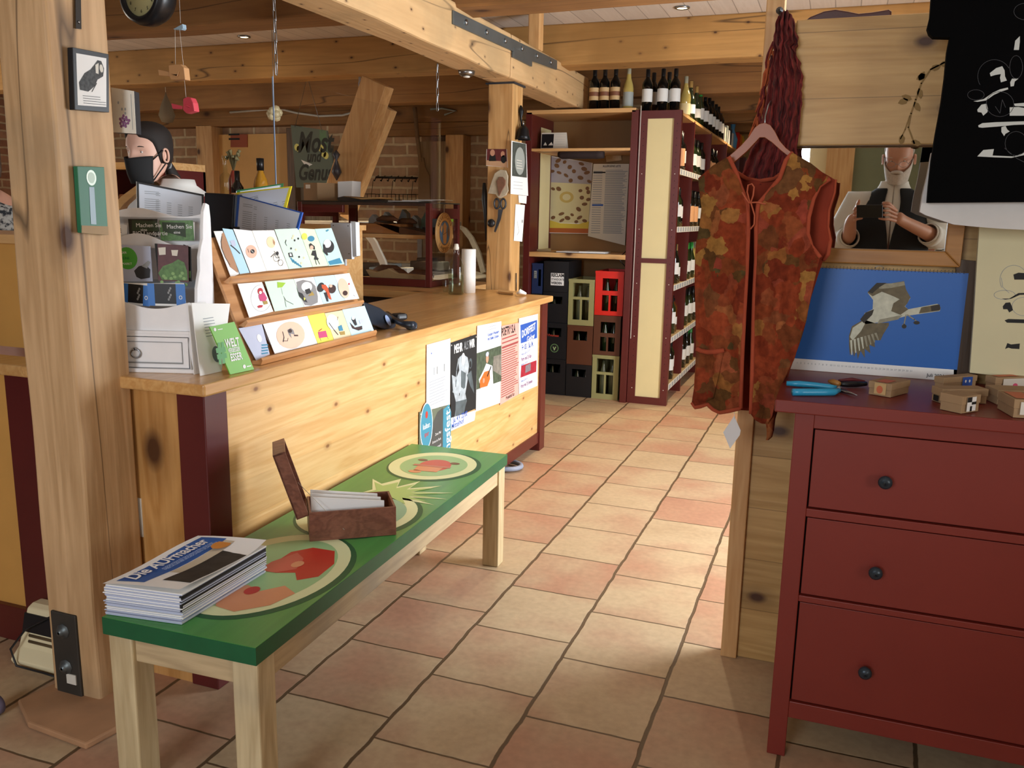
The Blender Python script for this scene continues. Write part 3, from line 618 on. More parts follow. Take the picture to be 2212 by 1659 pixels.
P([(1866, 692), (1842, 708), (1836, 728), (1842, 735), (1860, 715), (1868, 700)], FW, 3)
for i in range(8):
    a0, a1 = (1838+i*7.5, 735-i*2.2), (1840+i*8.2, 766-i*4.5); P([(a0[0]-2, a0[1]), (a0[0]+3, a0[1]-1), (a1[0]+1.5, a1[1]), (a1[0]-1, a1[1]+1)], FW if i < 4 else FG, 3)
b.line(fr, fpx([(1957, 680), (1953, 700), (1950, 702)], fr, fn), .003, FG, 3); b.line(fr, fpx([(1960, 680), (1975, 690), (1982, 696)], fr, fn), .003, FG, 3)
b.disc(fr, *fpx([(1953, 705)], fr, fn)[0], .006, .006, FD, 4); b.disc(fr, *fpx([(1980, 697)], fr, fn)[0], .008, .005, FD, 4)
for i in range(31): b.text(fr, .018+i*.0102, .018, .007, str(i+1), INKG, 2)
b.text(fr, wd-.075, .008, .013, 'Juli 2021', INK, 2, bold=.01)
b.build('page', t)
b = MB()
for i in range(46):
    x = .012+i*(wd-.024)/45; c = fr[0]+Vector((x, -.001, ht-.002)); b.tube([c+Vector((0, .004*math.sin(a), .004+.004*math.cos(a))) for a in [k*math.pi/3 for k in range(6)]], .0006, STEEL, 4, closed=True)
b.tube([fr[0]+Vector((wd*.49+.012*math.cos(a), -.003, ht+.004+.008*math.sin(a))) for a in [k*math.pi/5 for k in range(6)]], .001, STEEL, 5)
b.build('spiral_binding', t)

# --- printed garments
SHB = plain('black_cotton', '060607', .95, var=.1, vs=20, spec=.08); SHW = plain('white_cotton', 'd4d2cf', .9, var=.08, vs=12); SHC = plain('cream_cotton', 'd8d0aa', .9, var=.04)
LG = plain('light_print', 'c4c8c4', .8, var=0); TH = plain('thread_grey', '3c3c40', .8, var=0)
def garment(name, pts, Y, m, label, cat, art=(), th=.03):
    b = MB(); Pw = [aY(x, y, Y) for x, y in pts]; o = aY(pts[0][0], pts[0][1], Y); fr = frame(o, (1, 0, 0), (0, 0, 1)); fn = lambda x, y: aY(x, y, Y)
    b.prism(Pw, (0, th, 0), m)
    for kind, mm, q, lay in art:
        if kind == 'p': b.poly(fr, fpx(q, fr, fn), mm, lay)
        elif kind == 'c': b.line(fr, [(lambda c: c)(p) for p in fpx(q, fr, fn)], .0011, mm, lay)
    return b.build(name, label=label, cat=cat)
def ell(cx, cy, rx, ry, a0=0, a1=360, n=20): return [(cx+rx*math.cos(R(a0+(a1-a0)*i/n)), cy+ry*math.sin(R(a0+(a1-a0)*i/n))) for i in range(n+1)]
artb = [('p', LG, [(2138, 158), (2152, 147), (2165, 143), (2170, 152), (2171, 165), (2175, 174), (2162, 178), (2160, 168), (2162, 160), (2150, 162), (2140, 165)], 1),
        ('p', LG, [(2103, 219), (2125, 214), (2145, 200), (2160, 193), (2177, 189), (2178, 193), (2162, 198), (2147, 205), (2130, 217), (2112, 220)], 1),
        ('p', LG, [(2111, 237), (2120, 226), (2131, 224), (2134, 235), (2133, 242), (2124, 250), (2120, 243), (2112, 242)], 1),
        ('p', LG, [(2113, 271), (2122, 266), (2150, 264), (2180, 263), (2212, 262), (2250, 264), (2240, 268), (2190, 270), (2160, 273), (2122, 276), (2114, 275)], 1),
        ('p', LG, [(2163, 275), (2172, 272), (2176, 280), (2181, 284), (2172, 289), (2169, 294), (2163, 285)], 1),
        ('p', LG, [(2111, 338), (2124, 324), (2147, 322), (2144, 336), (2190, 338), (2212, 330), (2212, 335), (2185, 341), (2150, 340)], 1),
        ('p', LG, [(2181, 232), (2200, 231), (2216, 234), (2240, 240), (2240, 250), (2181, 250)], 1), ('p', LG, [(2190, 224), (2215, 222), (2240, 226), (2215, 230), (2192, 229)], 1),
        ('p', LG, [(2190, 108), (2193, 88), (2203, 78), (2203, 90), (2201, 108)], 1), ('p', LG, [(2182, 178), (2186, 170), (2200, 170), (2192, 176), (2190, 186), (2183, 187)], 1),
        ('c', TH, ell(2148, 165, 36, 36, 150, 330), 1), ('c', TH, ell(2108, 205, 18, 11), 1), ('c', TH, ell(2160, 225, 30, 27), 1), ('c', TH, ell(2195, 145, 14, 25), 1), ('c', TH, ell(2195, 310, 24, 26), 1), ('c', TH, ell(2215, 25, 25, 18), 1),
        ('c', TH, [(2150, 230), (2160, 245), (2165, 215), (2172, 232)], 1), ('c', TH, [(2170, 320), (2196, 342), (2212, 350)], 1)]
garment('black_shirt', [(2016, -60), (2009, 35), (2003, 60), (2007, 72), (2016, 80), (2052, 81), (2046, 110), (2041, 165), (2033, 225), (2021, 290), (2012, 345), (2006, 400), (2003, 438), (2470, 434), (2470, 85), (2525, 80), (2520, -60)], 2.38, SHB, 'black T-shirt with a white acrobat drawing hanging at top right', 'shirt', artb)
garment('white_shirt', [(2012, 330), (2003, 380), (1993, 420), (1987, 458), (2000, 465), (2030, 475), (2060, 485), (2110, 490), (2160, 494), (2225, 497), (2460, 497), (2460, 320), (2200, 318)], 2.42, SHW, 'white T-shirt hanging behind the black one, only its hem showing', 'shirt')
arrt = [('p', INK, [(2189, 593), (2200, 589), (2216, 590), (2230, 598), (2216, 604), (2191, 604)], 1), ('p', INK, [(2163, 645), (2180, 645), (2200, 633), (2230, 632), (2230, 636), (2203, 637), (2185, 645), (2172, 647)], 1),
        ('p', INK, [(2166, 662), (2172, 654), (2182, 653), (2186, 662), (2188, 670), (2180, 675), (2176, 668), (2167, 668)], 1), ('p', INK, [(2170, 692), (2178, 689), (2212, 690), (2225, 696), (2212, 698), (2175, 697)], 1),
        ('p', INK, [(2171, 754), (2176, 741), (2184, 744), (2203, 742), (2202, 754), (2185, 753), (2178, 751)], 1),
        ('c', INKG, ell(2190, 605, 30, 32, 150, 330), 1), ('c', INKG, ell(2170, 637, 23, 10), 1), ('c', INKG, ell(2212, 662, 26, 20), 1), ('c', INKG, [(2163, 600), (2166, 620), (2180, 633)], 1)]
garment('cream_shirt', [(2117, 470), (2111, 560), (2104, 680), (2095, 805), (2140, 810), (2212, 816), (2440, 826), (2440, 470)], 2.62, SHC, 'cream printed T-shirt hanging low behind the little boxes', 'shirt', arrt, th=.02)
b = MB(); b.prism([aY(x, y, 2.655) for x, y in [(2066, 560), (2120, 565), (2105, 812), (2060, 810)]], (0, .02, 0), wood('dark_board', '4a3218', '35220f', 'Z')); b.build('dark_strip', label='dark brown board strip between calendar and cream shirt', cat='board')

# flat brown vine shapes on the header boards
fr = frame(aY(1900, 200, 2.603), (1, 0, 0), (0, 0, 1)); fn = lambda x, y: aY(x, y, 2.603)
VN = plain('vine_brown', '94743f', .7, var=.1, vs=20); b = MB()
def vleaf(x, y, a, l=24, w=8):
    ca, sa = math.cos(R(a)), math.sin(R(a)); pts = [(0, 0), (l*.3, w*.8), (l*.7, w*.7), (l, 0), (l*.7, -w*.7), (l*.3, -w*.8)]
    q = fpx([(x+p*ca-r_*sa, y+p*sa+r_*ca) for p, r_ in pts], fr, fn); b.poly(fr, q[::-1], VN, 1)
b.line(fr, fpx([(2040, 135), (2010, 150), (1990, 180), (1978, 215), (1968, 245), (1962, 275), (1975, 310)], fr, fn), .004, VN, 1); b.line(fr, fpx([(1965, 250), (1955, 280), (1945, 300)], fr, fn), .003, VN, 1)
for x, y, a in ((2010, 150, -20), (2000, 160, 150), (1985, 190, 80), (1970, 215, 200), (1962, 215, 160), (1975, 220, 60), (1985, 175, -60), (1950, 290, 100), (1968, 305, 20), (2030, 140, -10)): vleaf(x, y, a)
b.build('vine_shape', label='faint brown leafy vine shape on the header boards left of black shirt', cat='decoration')
# curved dark object lying on top
b = MB(); b.prism([aY(x, y, 2.64) for x, y in [(1732, 50), (1750, 36), (1780, 24), (1805, 20), (1830, 24), (1855, 29), (1885, 26), (1920, 20), (1926, 24), (1926, 48)]], (0, .05, 0), plain('dark_mahogany', '4a1c12', .4, var=.15)); b.build('carved_board', label='curved dark reddish wooden board lying on top of the partition', cat='board', bevel=.004)

# --- scarf on the corner post
SCM, nt, bb = newmat('scarf_yarn'); N = nt.nodes; L = nt.links
tc = N.new('ShaderNodeTexCoord'); mp = N.new('ShaderNodeMapping'); mp.inputs['Scale'].default_value = (60, 60, 9); L.new(tc.outputs['Object'], mp.inputs[0]); nz = N.new('ShaderNodeTexNoise'); nz.inputs['Scale'].default_value = 1.5; nz.inputs['Detail'].default_value = 4; L.new(mp.outputs[0], nz.inputs['Vector'])
cr = N.new('ShaderNodeValToRGB'); cr.color_ramp.elements[0].color = srgb('2f0d10'); cr.color_ramp.elements[0].position = .3; cr.color_ramp.elements[1].color = srgb('8a2b27'); cr.color_ramp.elements[1].position = .72
L.new(nz.outputs['Fac'], cr.inputs[0]); L.new(cr.outputs[0], bb.inputs['Base Color']); bb.inputs['Roughness'].default_value = .95
bp = N.new('ShaderNodeBump'); bp.inputs['Strength'].default_value = 1; bp.inputs['Distance'].default_value = .01; L.new(nz.outputs['Fac'], bp.inputs['Height']); L.new(bp.outputs[0], bb.inputs['Normal'])
t = thing('woollen_scarf', aY(1690, 385, 2.59), 'dark red knitted woollen scarf gathered on a peg of the corner post', 'scarf')
def scf(dy):
    def f(px, py, u, v):
        prof = math.sin(math.pi*u); p = aY(px, py, 2.60); k = (.055*prof)*(1 if dy < 0 else -.35)
        p.y = 2.585-k-.009*math.sin(u*34+math.sin(v*7)*1.3)-.012*noise.noise(Vector((u*6, v*16, 3))); p.x += .006*noise.noise(Vector((u*9, v*22, 9))); return p
    return f
ST, SB_ = [(1684, 42), (1695, 34), (1706, 36), (1716, 44)], [(1598, 392), (1650, 402), (1718, 372)]
SL, SR = [(1684, 42), (1676, 62), (1671, 100), (1673, 125), (1664, 160), (1658, 200), (1648, 250), (1632, 300), (1612, 350), (1598, 392)], [(1716, 44), (1721, 75), (1727, 100), (1718, 108), (1726, 132), (1735, 165), (1733, 220), (1728, 280), (1722, 330), (1718, 372)]
b = MB(); grid(b, coons(ST, SB_, SL, SR, 46, 70, scf(-1)), SCM); grid(b, [r_[::-1] for r_ in coons(ST, SB_, SL, SR, 20, 40, scf(1))], SCM); b.build('knitted_body', t)
b = MB(); random.seed(4); FRG = plain('fringe_rust', 'b0542a', .9, var=.2, vs=30)
for i in range(26):
    s_ = i/25; x = 1672-50*s_+random.uniform(-2, 2); y = 90+250*s_; p = aY(x, y, 2.60); q = [p]
    for k in range(5): p = p+Vector((random.uniform(-.008, .004), random.uniform(-.004, .004), -.018)); q.append(p)
    b.tube(q, [.004, .0045, .004, .0035, .003, .002], FRG if i % 3 else SCM, 5)
b.build('fringe', t)
b = MB(); b.lathe([(.006, 0), (.006, -.05), (.010, -.06), (.002, -.07)], aY(1687, 33, 2.68), DARK, 10, 'Y'); b.build('coat_peg', label='small dark peg on the corner post holding the red scarf', cat='hook')

# --- hanger and floral vest
b = MB(); HW = plain('hanger_wood', '9c5428', .4, var=.1, vs=10)
hp = [(1574, 338), (1600, 315), (1617, 296), (1630, 276), (1640, 268), (1652, 265), (1664, 270), (1674, 284), (1684, 304), (1698, 320), (1714, 332)]
hq = [(1706, 340), (1688, 326), (1668, 308), (1652, 297), (1641, 297), (1630, 309), (1612, 328), (1584, 352)]
b.prism([aY(x, y, 2.455) for x, y in hp+hq], (0, .02, 0), HW); hk = aY(1652, 268, 2.465)
b.tube([hk, hk+Vector((0, 0, .02)), hk+Vector((.004, .02, .05)), hk+Vector((.006, .06, .066)), hk+Vector((.004, .10, .06))], .002, STEEL, 6)
b.build('coat_hanger', label='curved wooden coat hanger carrying the floral vest', cat='hanger', bevel=.004)
VM, nt, bb = newmat('floral_felt'); N = nt.nodes; L = nt.links
tc = N.new('ShaderNodeTexCoord'); nz = N.new('ShaderNodeTexNoise'); nz.inputs['Scale'].default_value = 14; nz.inputs['Detail'].default_value = 4; L.new(tc.outputs['Object'], nz.inputs['Vector'])
va = N.new('ShaderNodeVectorMath'); va.operation = 'MULTIPLY_ADD'; va.inputs[1].default_value = (.09, .09, .09); L.new(nz.outputs['Color'], va.inputs[0]); L.new(tc.outputs['Object'], va.inputs[2])
vo = N.new('ShaderNodeTexVoronoi'); vo.inputs['Scale'].default_value = 23; L.new(va.outputs[0], vo.inputs['Vector'])
sc = N.new('ShaderNodeSeparateColor'); L.new(vo.outputs['Color'], sc.inputs[0]); cr = N.new('ShaderNodeValToRGB'); cr.color_ramp.interpolation = 'LINEAR'; e = cr.color_ramp.elements
e[0].position = 0; e[0].color = srgb('6e2c1a'); e[1].position = 1; e[1].color = srgb('8a4a28')
for p, c in ((.2, '80351d'), (.38, '924226'), (.5, '5a4020'), (.6, '96452a'), (.7, '434426'), (.76, '7c381e'), (.86, '9c7038'), (.92, '8e3e2e')): q = e.new(p); q.color = srgb(c)
L.new(sc.outputs[0], cr.inputs[0])
n2 = N.new('ShaderNodeTexNoise'); n2.inputs['Scale'].default_value = 55; n2.inputs['Detail'].default_value = 5; L.new(tc.outputs['Object'], n2.inputs['Vector'])
mx = N.new('ShaderNodeMix'); mx.data_type = 'RGBA'; mx.blend_type = 'OVERLAY'; mx.inputs[0].default_value = .7; L.new(cr.outputs[0], mx.inputs[6]); L.new(n2.outputs['Fac'], mx.inputs[7]); L.new(mx.outputs[2], bb.inputs['Base Color']); bb.inputs['Roughness'].default_value = .98; bb.inputs['Specular IOR Level'].default_value = .15
bp = N.new('ShaderNodeBump'); bp.inputs['Strength'].default_value = .8; bp.inputs['Distance'].default_value = .006; L.new(n2.outputs['Fac'], bp.inputs['Height']); L.new(bp.outputs[0], bb.inputs['Normal'])
VO = plain('vest_trim_orange', 'a8482a', .9, var=.15, vs=30); VI = plain('vest_lining', '8a3018', .95, var=.15, vs=10)
t = thing('felted_vest', aY(1600, 890, 2.45), 'rust orange felted vest with floral patches on a wooden hanger', 'vest')
def vfn(back):
    def f(px, py, u, v):
        U = min(1, max(0, (px-1500)/300)); fold = .010*math.sin(px*.11+math.sin(py*.012)*2)*min(1, v*2) + .008*noise.noise(Vector((px*.03, py*.02, 1)))
        Y = 2.475-.055*math.sin(math.pi*U)-fold if not back else 2.50+.03*math.sin(math.pi*U)+fold
        return aY(px, py, Y)
    return f
LL = [(1509, 385), (1510, 400), (1516, 450), (1511, 490), (1503, 530), (1501, 600), (1503, 700), (1504, 760), (1500, 840), (1495, 870)]
LR = [(1574, 338), (1590, 372), (1601, 405), (1615, 440), (1617, 490), (1613, 590), (1608, 680), (1603, 780), (1600, 882)]
LB = [(1495, 870), (1502, 880), (1514, 878), (1528, 873), (1540, 884), (1555, 891), (1575, 888), (1600, 882)]
RL = [(1712, 330), (1698, 345), (1684, 385), (1660, 415), (1638, 440), (1633, 480), (1633, 560), (1629, 640), (1626, 740), (1624, 830), (1622, 893)]
RR = [(1793, 386), (1770, 402), (1757, 430), (1747, 470), (1745, 505), (1753, 532), (1772, 556), (1764, 585), (1752, 640), (1742, 690), (1730, 730), (1716, 775), (1698, 810), (1680, 850), (1668, 900)]
RB = [(1622, 893), (1632, 908), (1645, 915), (1658, 916), (1668, 900)]
b = MB(); grid(b, coons([(1509, 385), (1540, 358), (1574, 338)], LB, LL, LR, 26, 60, vfn(0)), VM); b.build('front_panel', t, solid=.004)
b = MB(); grid(b, coons([(1712, 330), (1750, 352), (1793, 386)], RB, RL, RR, 26, 60, vfn(0)), VM); b.build('front_panel', t, solid=.004)
BT = [(1509, 385), (1574, 342), (1584, 368), (1612, 386), (1642, 391), (1672, 386), (1694, 370), (1712, 334), (1803, 388)]
BR_ = [(1803, 388), (1801, 415), (1789, 455), (1787, 490), (1793, 520), (1789, 548), (1778, 562), (1752, 640), (1716, 770), (1690, 850)]
b = MB(); grid(b, coons(BT, [(1495, 868), (1560, 882), (1640, 888), (1690, 850)], LL, BR_, 40, 50, vfn(1)), VI); b.build('back_panel', t, solid=.004)
b = MB()
for c, bk in ((LR, 0), (RL, 0), (RR[:7], 0), (LB, 0), (BT[1:8], 1), (BR_[:7], 1)):
    cc = []
    for p, q in zip(c, c[1:]): cc += [(p[0]+(q[0]-p[0])*k/4, p[1]+(q[1]-p[1])*k/4) for k in range(4)]
    cc.append(c[-1]); b.tube([vfn(bk)(x, y, 0, .5) for x, y in cc], .006, VO, 6)
b.build('edge_trim', t)
b = MB(); pk = lambda x, y: vfn(0)(x, y, 0, .5)-Vector((0, .006, 0))
grid(b, coons([(1506, 755), (1530, 759), (1564, 757)], [(1502, 862), (1520, 868), (1542, 860)], [(1506, 755), (1502, 862)], [(1564, 757), (1555, 800), (1542, 860)], 8, 12, lambda x, y, u, v: pk(x, y)), VM)
b.tube([pk(x, y)-Vector((0, .003, 0)) for x, y in [(1506, 752), (1515, 757), (1530, 760), (1548, 759), (1564, 756)]], .006, VO, 6); b.build('pocket', t, solid=.003)
b = MB(); tp = lambda L_: [aY(x, y, 2.405) for x, y in L_]
VT = plain('vest_cord', 'b85c3c', .8, var=.05)
for L_ in ([(1620, 437), (1614, 415), (1616, 400), (1624, 397), (1629, 404), (1627, 422), (1622, 437)], [(1616, 438), (1635, 437), (1654, 441)], [(1622, 438), (1630, 465), (1629, 485), (1621, 495)], [(1619, 440), (1612, 430), (1603, 415)]): b.tube(tp(L_), .0022, VT, 5)
b.build('tie_cord', t)
b = MB(); b.loft([[aY(x+dx_, y, 2.45+dy_) for dx_, dy_ in ((-w_, 0), (0, -.012), (w_, 0), (0, .012))] for x, y, w_ in ((1668, 880, 14), (1664, 905, 11), (1664, 930, 8), (1662, 944, 6), (1657, 951, 3))], VM); b.build('tail_tip', t)
b = MB(); b.prism([aY(x, y, 2.44) for x, y in [(1586, 898), (1600, 930), (1598, 940), (1577, 969), (1562, 934)]], (0, .001, 0), WHITE); b.tube([aY(1586, 886, 2.44), aY(1587, 905, 2.44)], .0008, WHITE, 4); b.build('price_tag', t)

# --- little cardboard boxes on the dresser
KR = plain('kraft_card', 'a88a66', .85, var=.06, vs=30); DT = .968
def pbox(Q, P_, S, h, label, deco=None, grp=None):
    q, p, s_ = aZ(*Q, DT+.001), aZ(*P_, DT+.001), aZ(*S, DT+.001); u = q-p; v = (s_-p); v = v-u.normalized()*v.dot(u.normalized())
    c = p+(u+v)/2; t = thing('gift_box', (c.x, c.y, DT+.001), label, 'box', 'little cardboard boxes on the red dresser')
    b = MB(); b.prism([p, p+v, p+u+v, p+u], (0, 0, h*.9), KR); b.build('base', t, bevel=.0008)
    e = .0018; uh, vh = u.normalized()*e, v.normalized()*e; z = Vector((0, 0, h*.52)); b = MB()
    b.prism([p-uh-vh+z, p-uh+v+vh+z, p+u+uh+v+vh+z, p+u+uh-vh+z], (0, 0, h*.5), KR)
    fv = frame(p-uh-vh+Vector((0, 0, 0)), v, (0, 0, 1)); fu = frame(p+u-uh-vh, -u, (0, 0, 1)); ft = frame(p-uh-vh+Vector((0, 0, h*1.02)), -u, v)
    if deco: deco(b, fv, fu, (p-uh-vh+u+Vector((0, 0, h*1.02)), -u.normalized(), v.normalized(), Vector((0, 0, 1))), u.length, v.length, h)
    b.build('lid', t, bevel=.0008); return t
STO = plain('sticker_orange', 'd0704a', .6, var=.1, vs=40); STY = plain('sticker_sand', 'c9a873', .6, var=.05)
def dA(b, fv, fu, ft, lu, lv, h):
    b.rect(fu, lu*.25, h*.15, lu*.78, h*.98, STY, 8); b.disc(fu, lu*.5, h*.5, .008, .010, STO, 10); b.rect(ft, lu*.25, .001, lu*.78, lv*.5, STO, 3)
def dB(b, fv, fu, ft, lu, lv, h):
    b.rect(fv, lv*.2, h*.12, lv*.72, h*.95, WHITE, 8); b.rect(fv, lv*.2, h*.66, lv*.46, h*.95, INK, 9); b.rect(fv, lv*.46, h*.5, lv*.72, h*.66, INK, 9); b.rect(fv, lv*.38, h*.12, lv*.5, h*.42, INK, 9)
def dC(b, fv, fu, ft, lu, lv, h): b.rect(fu, lu*.3, h*.1, lu*.8, h*.5, INK, 8)
def dD(b, fv, fu, ft, lu, lv, h): b.rect(fv, lv*.55, h*.2, lv*.85, h*.95, BLUE, 8); b.disc(fv, lv*.64, h*.6, .003, .004, WHITE, 9); b.disc(fv, lv*.76, h*.6, .003, .004, WHITE, 9)
def dE(b, fv, fu, ft, lu, lv, h): b.rect(ft, lu*.1, lv*.1, lu*.9, lv*.7, STO, 3); b.rect(fv, lv*.2, h*.2, lv*.9, h*.9, OFFW, 8); b.disc(fv, lv*.55, h*.35, .008, .006, plain('pink_ink', 'd8507a', .6, var=0), 9)
pbox((1876, 851), (1923, 859), (1946, 846), .034, 'single little box with an orange sticker, right of the shears', dA)
pbox((2018, 838), (2036, 842), (2098, 834), .032, 'little box at the back with a blue sticker, behind the checkered one', dD)
pbox((2012, 864), (2033, 872), (2095, 860), .036, 'plain little box directly behind the checkered one', dC)
pbox((2030, 884), (2076, 894), (2112, 888), .040, 'little box with a black and white checkered sticker', dB)
pbox((2128, 838), (2148, 843), (2206, 836), .034, 'little box furthest back in the right hand cluster', dE)
pbox((2127, 862), (2153, 874), (2204, 864), .036, 'little box in the middle of the right hand cluster', None)
pbox((2154, 882), (2188, 902), (2240, 897), .042, 'little box at the very right edge with a pink flower sticker', dE)
# --- shears and pocket knife
SB = plain('shears_blue', '2f9cc8', .3, var=.05)
t = thing('pruning_shears', aZ(1760, 838, DT), 'pruning shears with bright blue handles on the dresser corner', 'shears')
z = DT+.010
b = MB(); b.tube([aZ(x, y, z) for x, y in [(1699, 828), (1725, 829), (1760, 832), (1790, 836), (1808, 838)]], [.006, .0085, .008, .008, .006], SB, 10); b.build('handle', t)
b = MB(); b.tube([aZ(x, y, z) for x, y in [(1712, 847), (1735, 847), (1780, 847), (1800, 847), (1812, 843)]], [.009, .0095, .0095, .009, .006], SB, 10); b.build('handle', t)
b = MB(); b.lathe([(.006, -.008), (.006, .006), (.001, .008)], aZ(1812, 840, z), STEEL, 12); b.tube([aZ(x, y, z-.004) for x, y in [(1812, 842), (1830, 847), (1852, 854)]], [.006, .005, .001], STEEL, 6); b.build('blade', t)
t = thing('folding_knife', aZ(1840, 826, DT), 'dark handled folding knife lying behind the blue shears', 'knife')
b = MB(); b.tube([aZ(x, y, z) for x, y in [(1808, 829), (1830, 830), (1850, 830), (1871, 829)]], [.006, .008, .008, .006], BLACK, 8); b.build('handle', t)
b = MB(); b.tube([aZ(x, y, z+.004) for x, y in [(1790, 823), (1800, 825), (1812, 829)]], [.004, .009, .007], plain('brass_wood', 'a8763a', .4), 8); b.build('ferrule', t)
b = MB(); b.tube([aZ(x, y, z+.002) for x, y in [(1812, 822), (1840, 820), (1868, 824)]], [.003, .006, .003], plain('oxblood', '6a2028', .4), 8); b.build('sheath', t)
# ================================================================== things on the counter
WT = .935
def plane_fn(P0, n):
    P0 = Vector(P0); n = Vector(n)
    return lambda x, y: EYE + ray(x, y)*((P0-EYE).dot(n)/ray(x, y).dot(n))
# --- white shabby leaflet holder with drawer
O = Vector((-1.718, 1.981, WT)); ur = Vector((-.947, -.320, 0)); ub = Vector((-.320, .947, 0)); uz = Vector((0, 0, 1))
CHW = plain('chalk_white', 'f0f0f2', .6, var=.05, vs=14)
t = thing('leaflet_holder', O+ur*.14+ub*.09, 'white painted wooden leaflet holder with a small drawer beside the pillar', 'holder')
def L3(a, d, h): return O+ur*a+ub*d+uz*h
def lbox(b, a0, a1, d0, d1, h0, h1, m): b.hexa([L3(a0, d0, h0), L3(a1, d0, h0), L3(a1, d1, h0), L3(a0, d1, h0)], [L3(a0, d0, h1), L3(a1, d0, h1), L3(a1, d1, h1), L3(a0, d1, h1)], m)
side = [(-.004, .012), (-.002, .12), (.012, .125), (.02, .16), (.035, .185), (.05, .2), (.055, .24), (.07, .27), (.082, .29), (.085, .33), (.10, .36), (.115, .38), (.12, .42), (.13, .46), (.15, .485), (.175, .48), (.182, .44), (.182, .012)]
for a in (0, .282):
    b = MB(); b.prism([L3(a, d, h) for d, h in side], ur*.01, CHW); b.build('side_board', t, bevel=.002)
b = MB(); lbox(b, -.012, .30, -.014, .19, 0, .012, CHW); b.build('base', t, bevel=.003)
b = MB(); lbox(b, .01, .282, .172, .182, .012, .44, CHW); b.build('back_board', t)
b = MB(); lbox(b, .01, .282, .0, .16, .112, .12, CHW); lbox(b, .01, .282, .0, .006, .104, .112, CHW); b.build('drawer_frame', t, bevel=.001)
def scallop(d, h0, h1, dip, nm='pocket_front', up_=0):
    b = MB(); pts = []
    for i in range(25):
        a = .01+.272*i/24; s_ = math.sin(math.pi*2*i/24+up_); pts.append((a, h1+dip*s_))
    b.prism([L3(.01, d, h0)]+[L3(a, d, h) for a, h in pts]+[L3(.282, d, h0)], ub*.006, CHW); b.build(nm, t, bevel=.001)
scallop(.012, .12, .195, .012, up_=2.4)
scallop(.128, .35, .375, .018, up_=3.4); scallop(.172, .42, .455, .012, 'crest', up_=3.0)
b = MB(); lbox(b, .01, .282, .078, .08, .24, .262, glass('acrylic_strip', (235, 240, 245))); b.build('pocket_front', t)
b = MB(); lbox(b, .014, .278, -.002, .15, .014, .102, CHW)
b.hexa([L3(.03, -.006, .026), L3(.262, -.006, .026), L3(.262, -.002, .026), L3(.03, -.002, .026)], [L3(.03, -.006, .030), L3(.262, -.006, .030), L3(.262, -.002, .030), L3(.03, -.002, .030)], GREY)
for q in ((.03, .262, .088, .09), (.03, .032, .028, .09), (.26, .262, .028, .09)): lbox(b, q[0], q[1], -.005, -.002, q[2], q[3], GREY)
d_ = b.build('drawer', t, bevel=.001)
c = L3(.165, -.008, .055); b = MB(); b.tube([c+ur*(.013*math.cos(a))+uz*(.013*math.sin(a)) for a in [k*math.pi/8 for k in range(16)]], .0022, STEEL, 6, closed=True); b.lathe([(.004, -.006), (.005, .0)], c+uz*.013, STEEL, 8, 'Y'); b.build('ring_pull', d_)
# brochures in the pockets
def brochure(px, d, label, art, name='brochure', th=.003, group='brochures in the white leaflet holder', cat='brochure', m=WHITE, fn=None, nrm=None):
    """px: photo corners bl, br, tr, tl"""
    if fn is None: fn = plane_fn(L3(0, d, 0), ub)
    P_ = [fn(*q) for q in px]; fr = frame(P_[0], P_[1]-P_[0], P_[3]-P_[0]); o, u, v, n = fr
    b = MB(); b.hexa([p-n*th for p in P_], P_, m); w_, h_ = (P_[1]-P_[0]).length, (P_[3]-P_[0]).dot(v)
    fp = lambda pts: fpx(pts, fr, fn)
    art(b, fr, w_, h_, fp)
    return b.build(name, label=label, cat=cat, group=group)
PHOTO_G = plain('photo_green', '3f5a35', .5, var=.5, vs=60); PHOTO_D = plain('photo_dark', '2c2a22', .5, var=.4, vs=50); LEAFG = plain('photo_leaf', '5f8a4c', .5, var=.4, vs=90)
LILAC = plain('lilac_grey', 'b6bed6', .6, var=.03); NIGHT = plain('night_dark', '14161c', .4, var=.3, vs=60); BRB = plain('brochure_blue', '3c7ccc', .4, var=.03); WINE = plain('photo_wine', '5c3034', .5, var=.3, vs=50)
def a_garden(b, fr, w_, h_, fp):
    b.rect(fr, 0, 0, w_, h_, PHOTO_D, 1); b.poly(fr, fp([(285, 475), (340, 478), (345, 500), (285, 498)]), plain('field_dark', '34422c', .6), 2)
    b.text(fr, w_*.25, h_*.55, .017, 'Machen Sie', WHITE, 3); b.text(fr, w_*.4, h_*.33, .012, 'eine', WHITE, 3); b.text(fr, w_*.12, h_*.1, .017, 'BIO-Landpartie', WHITE, 3)
brochure([(280, 512), (343, 512), (340, 478), (278, 473)], .140, 'garden brochure at the left of the top pocket', a_garden)
def a_garden2(b, fr, w_, h_, fp):
    b.rect(fr, 0, 0, w_, h_, LEAFG, 1); b.poly(fr, fp([(350, 480), (400, 481), (402, 513), (352, 500)]), MATS['field_dark'], 2); b.text(fr, w_*.2, h_*.6, .017, 'Machen Sie', WHITE, 3); b.text(fr, w_*.4, h_*.35, .012, 'eine', WHITE, 3)
brochure([(348, 520), (420, 520), (420, 480), (347, 476)], .145, 'garden brochure at the right of the top pocket', a_garden2)
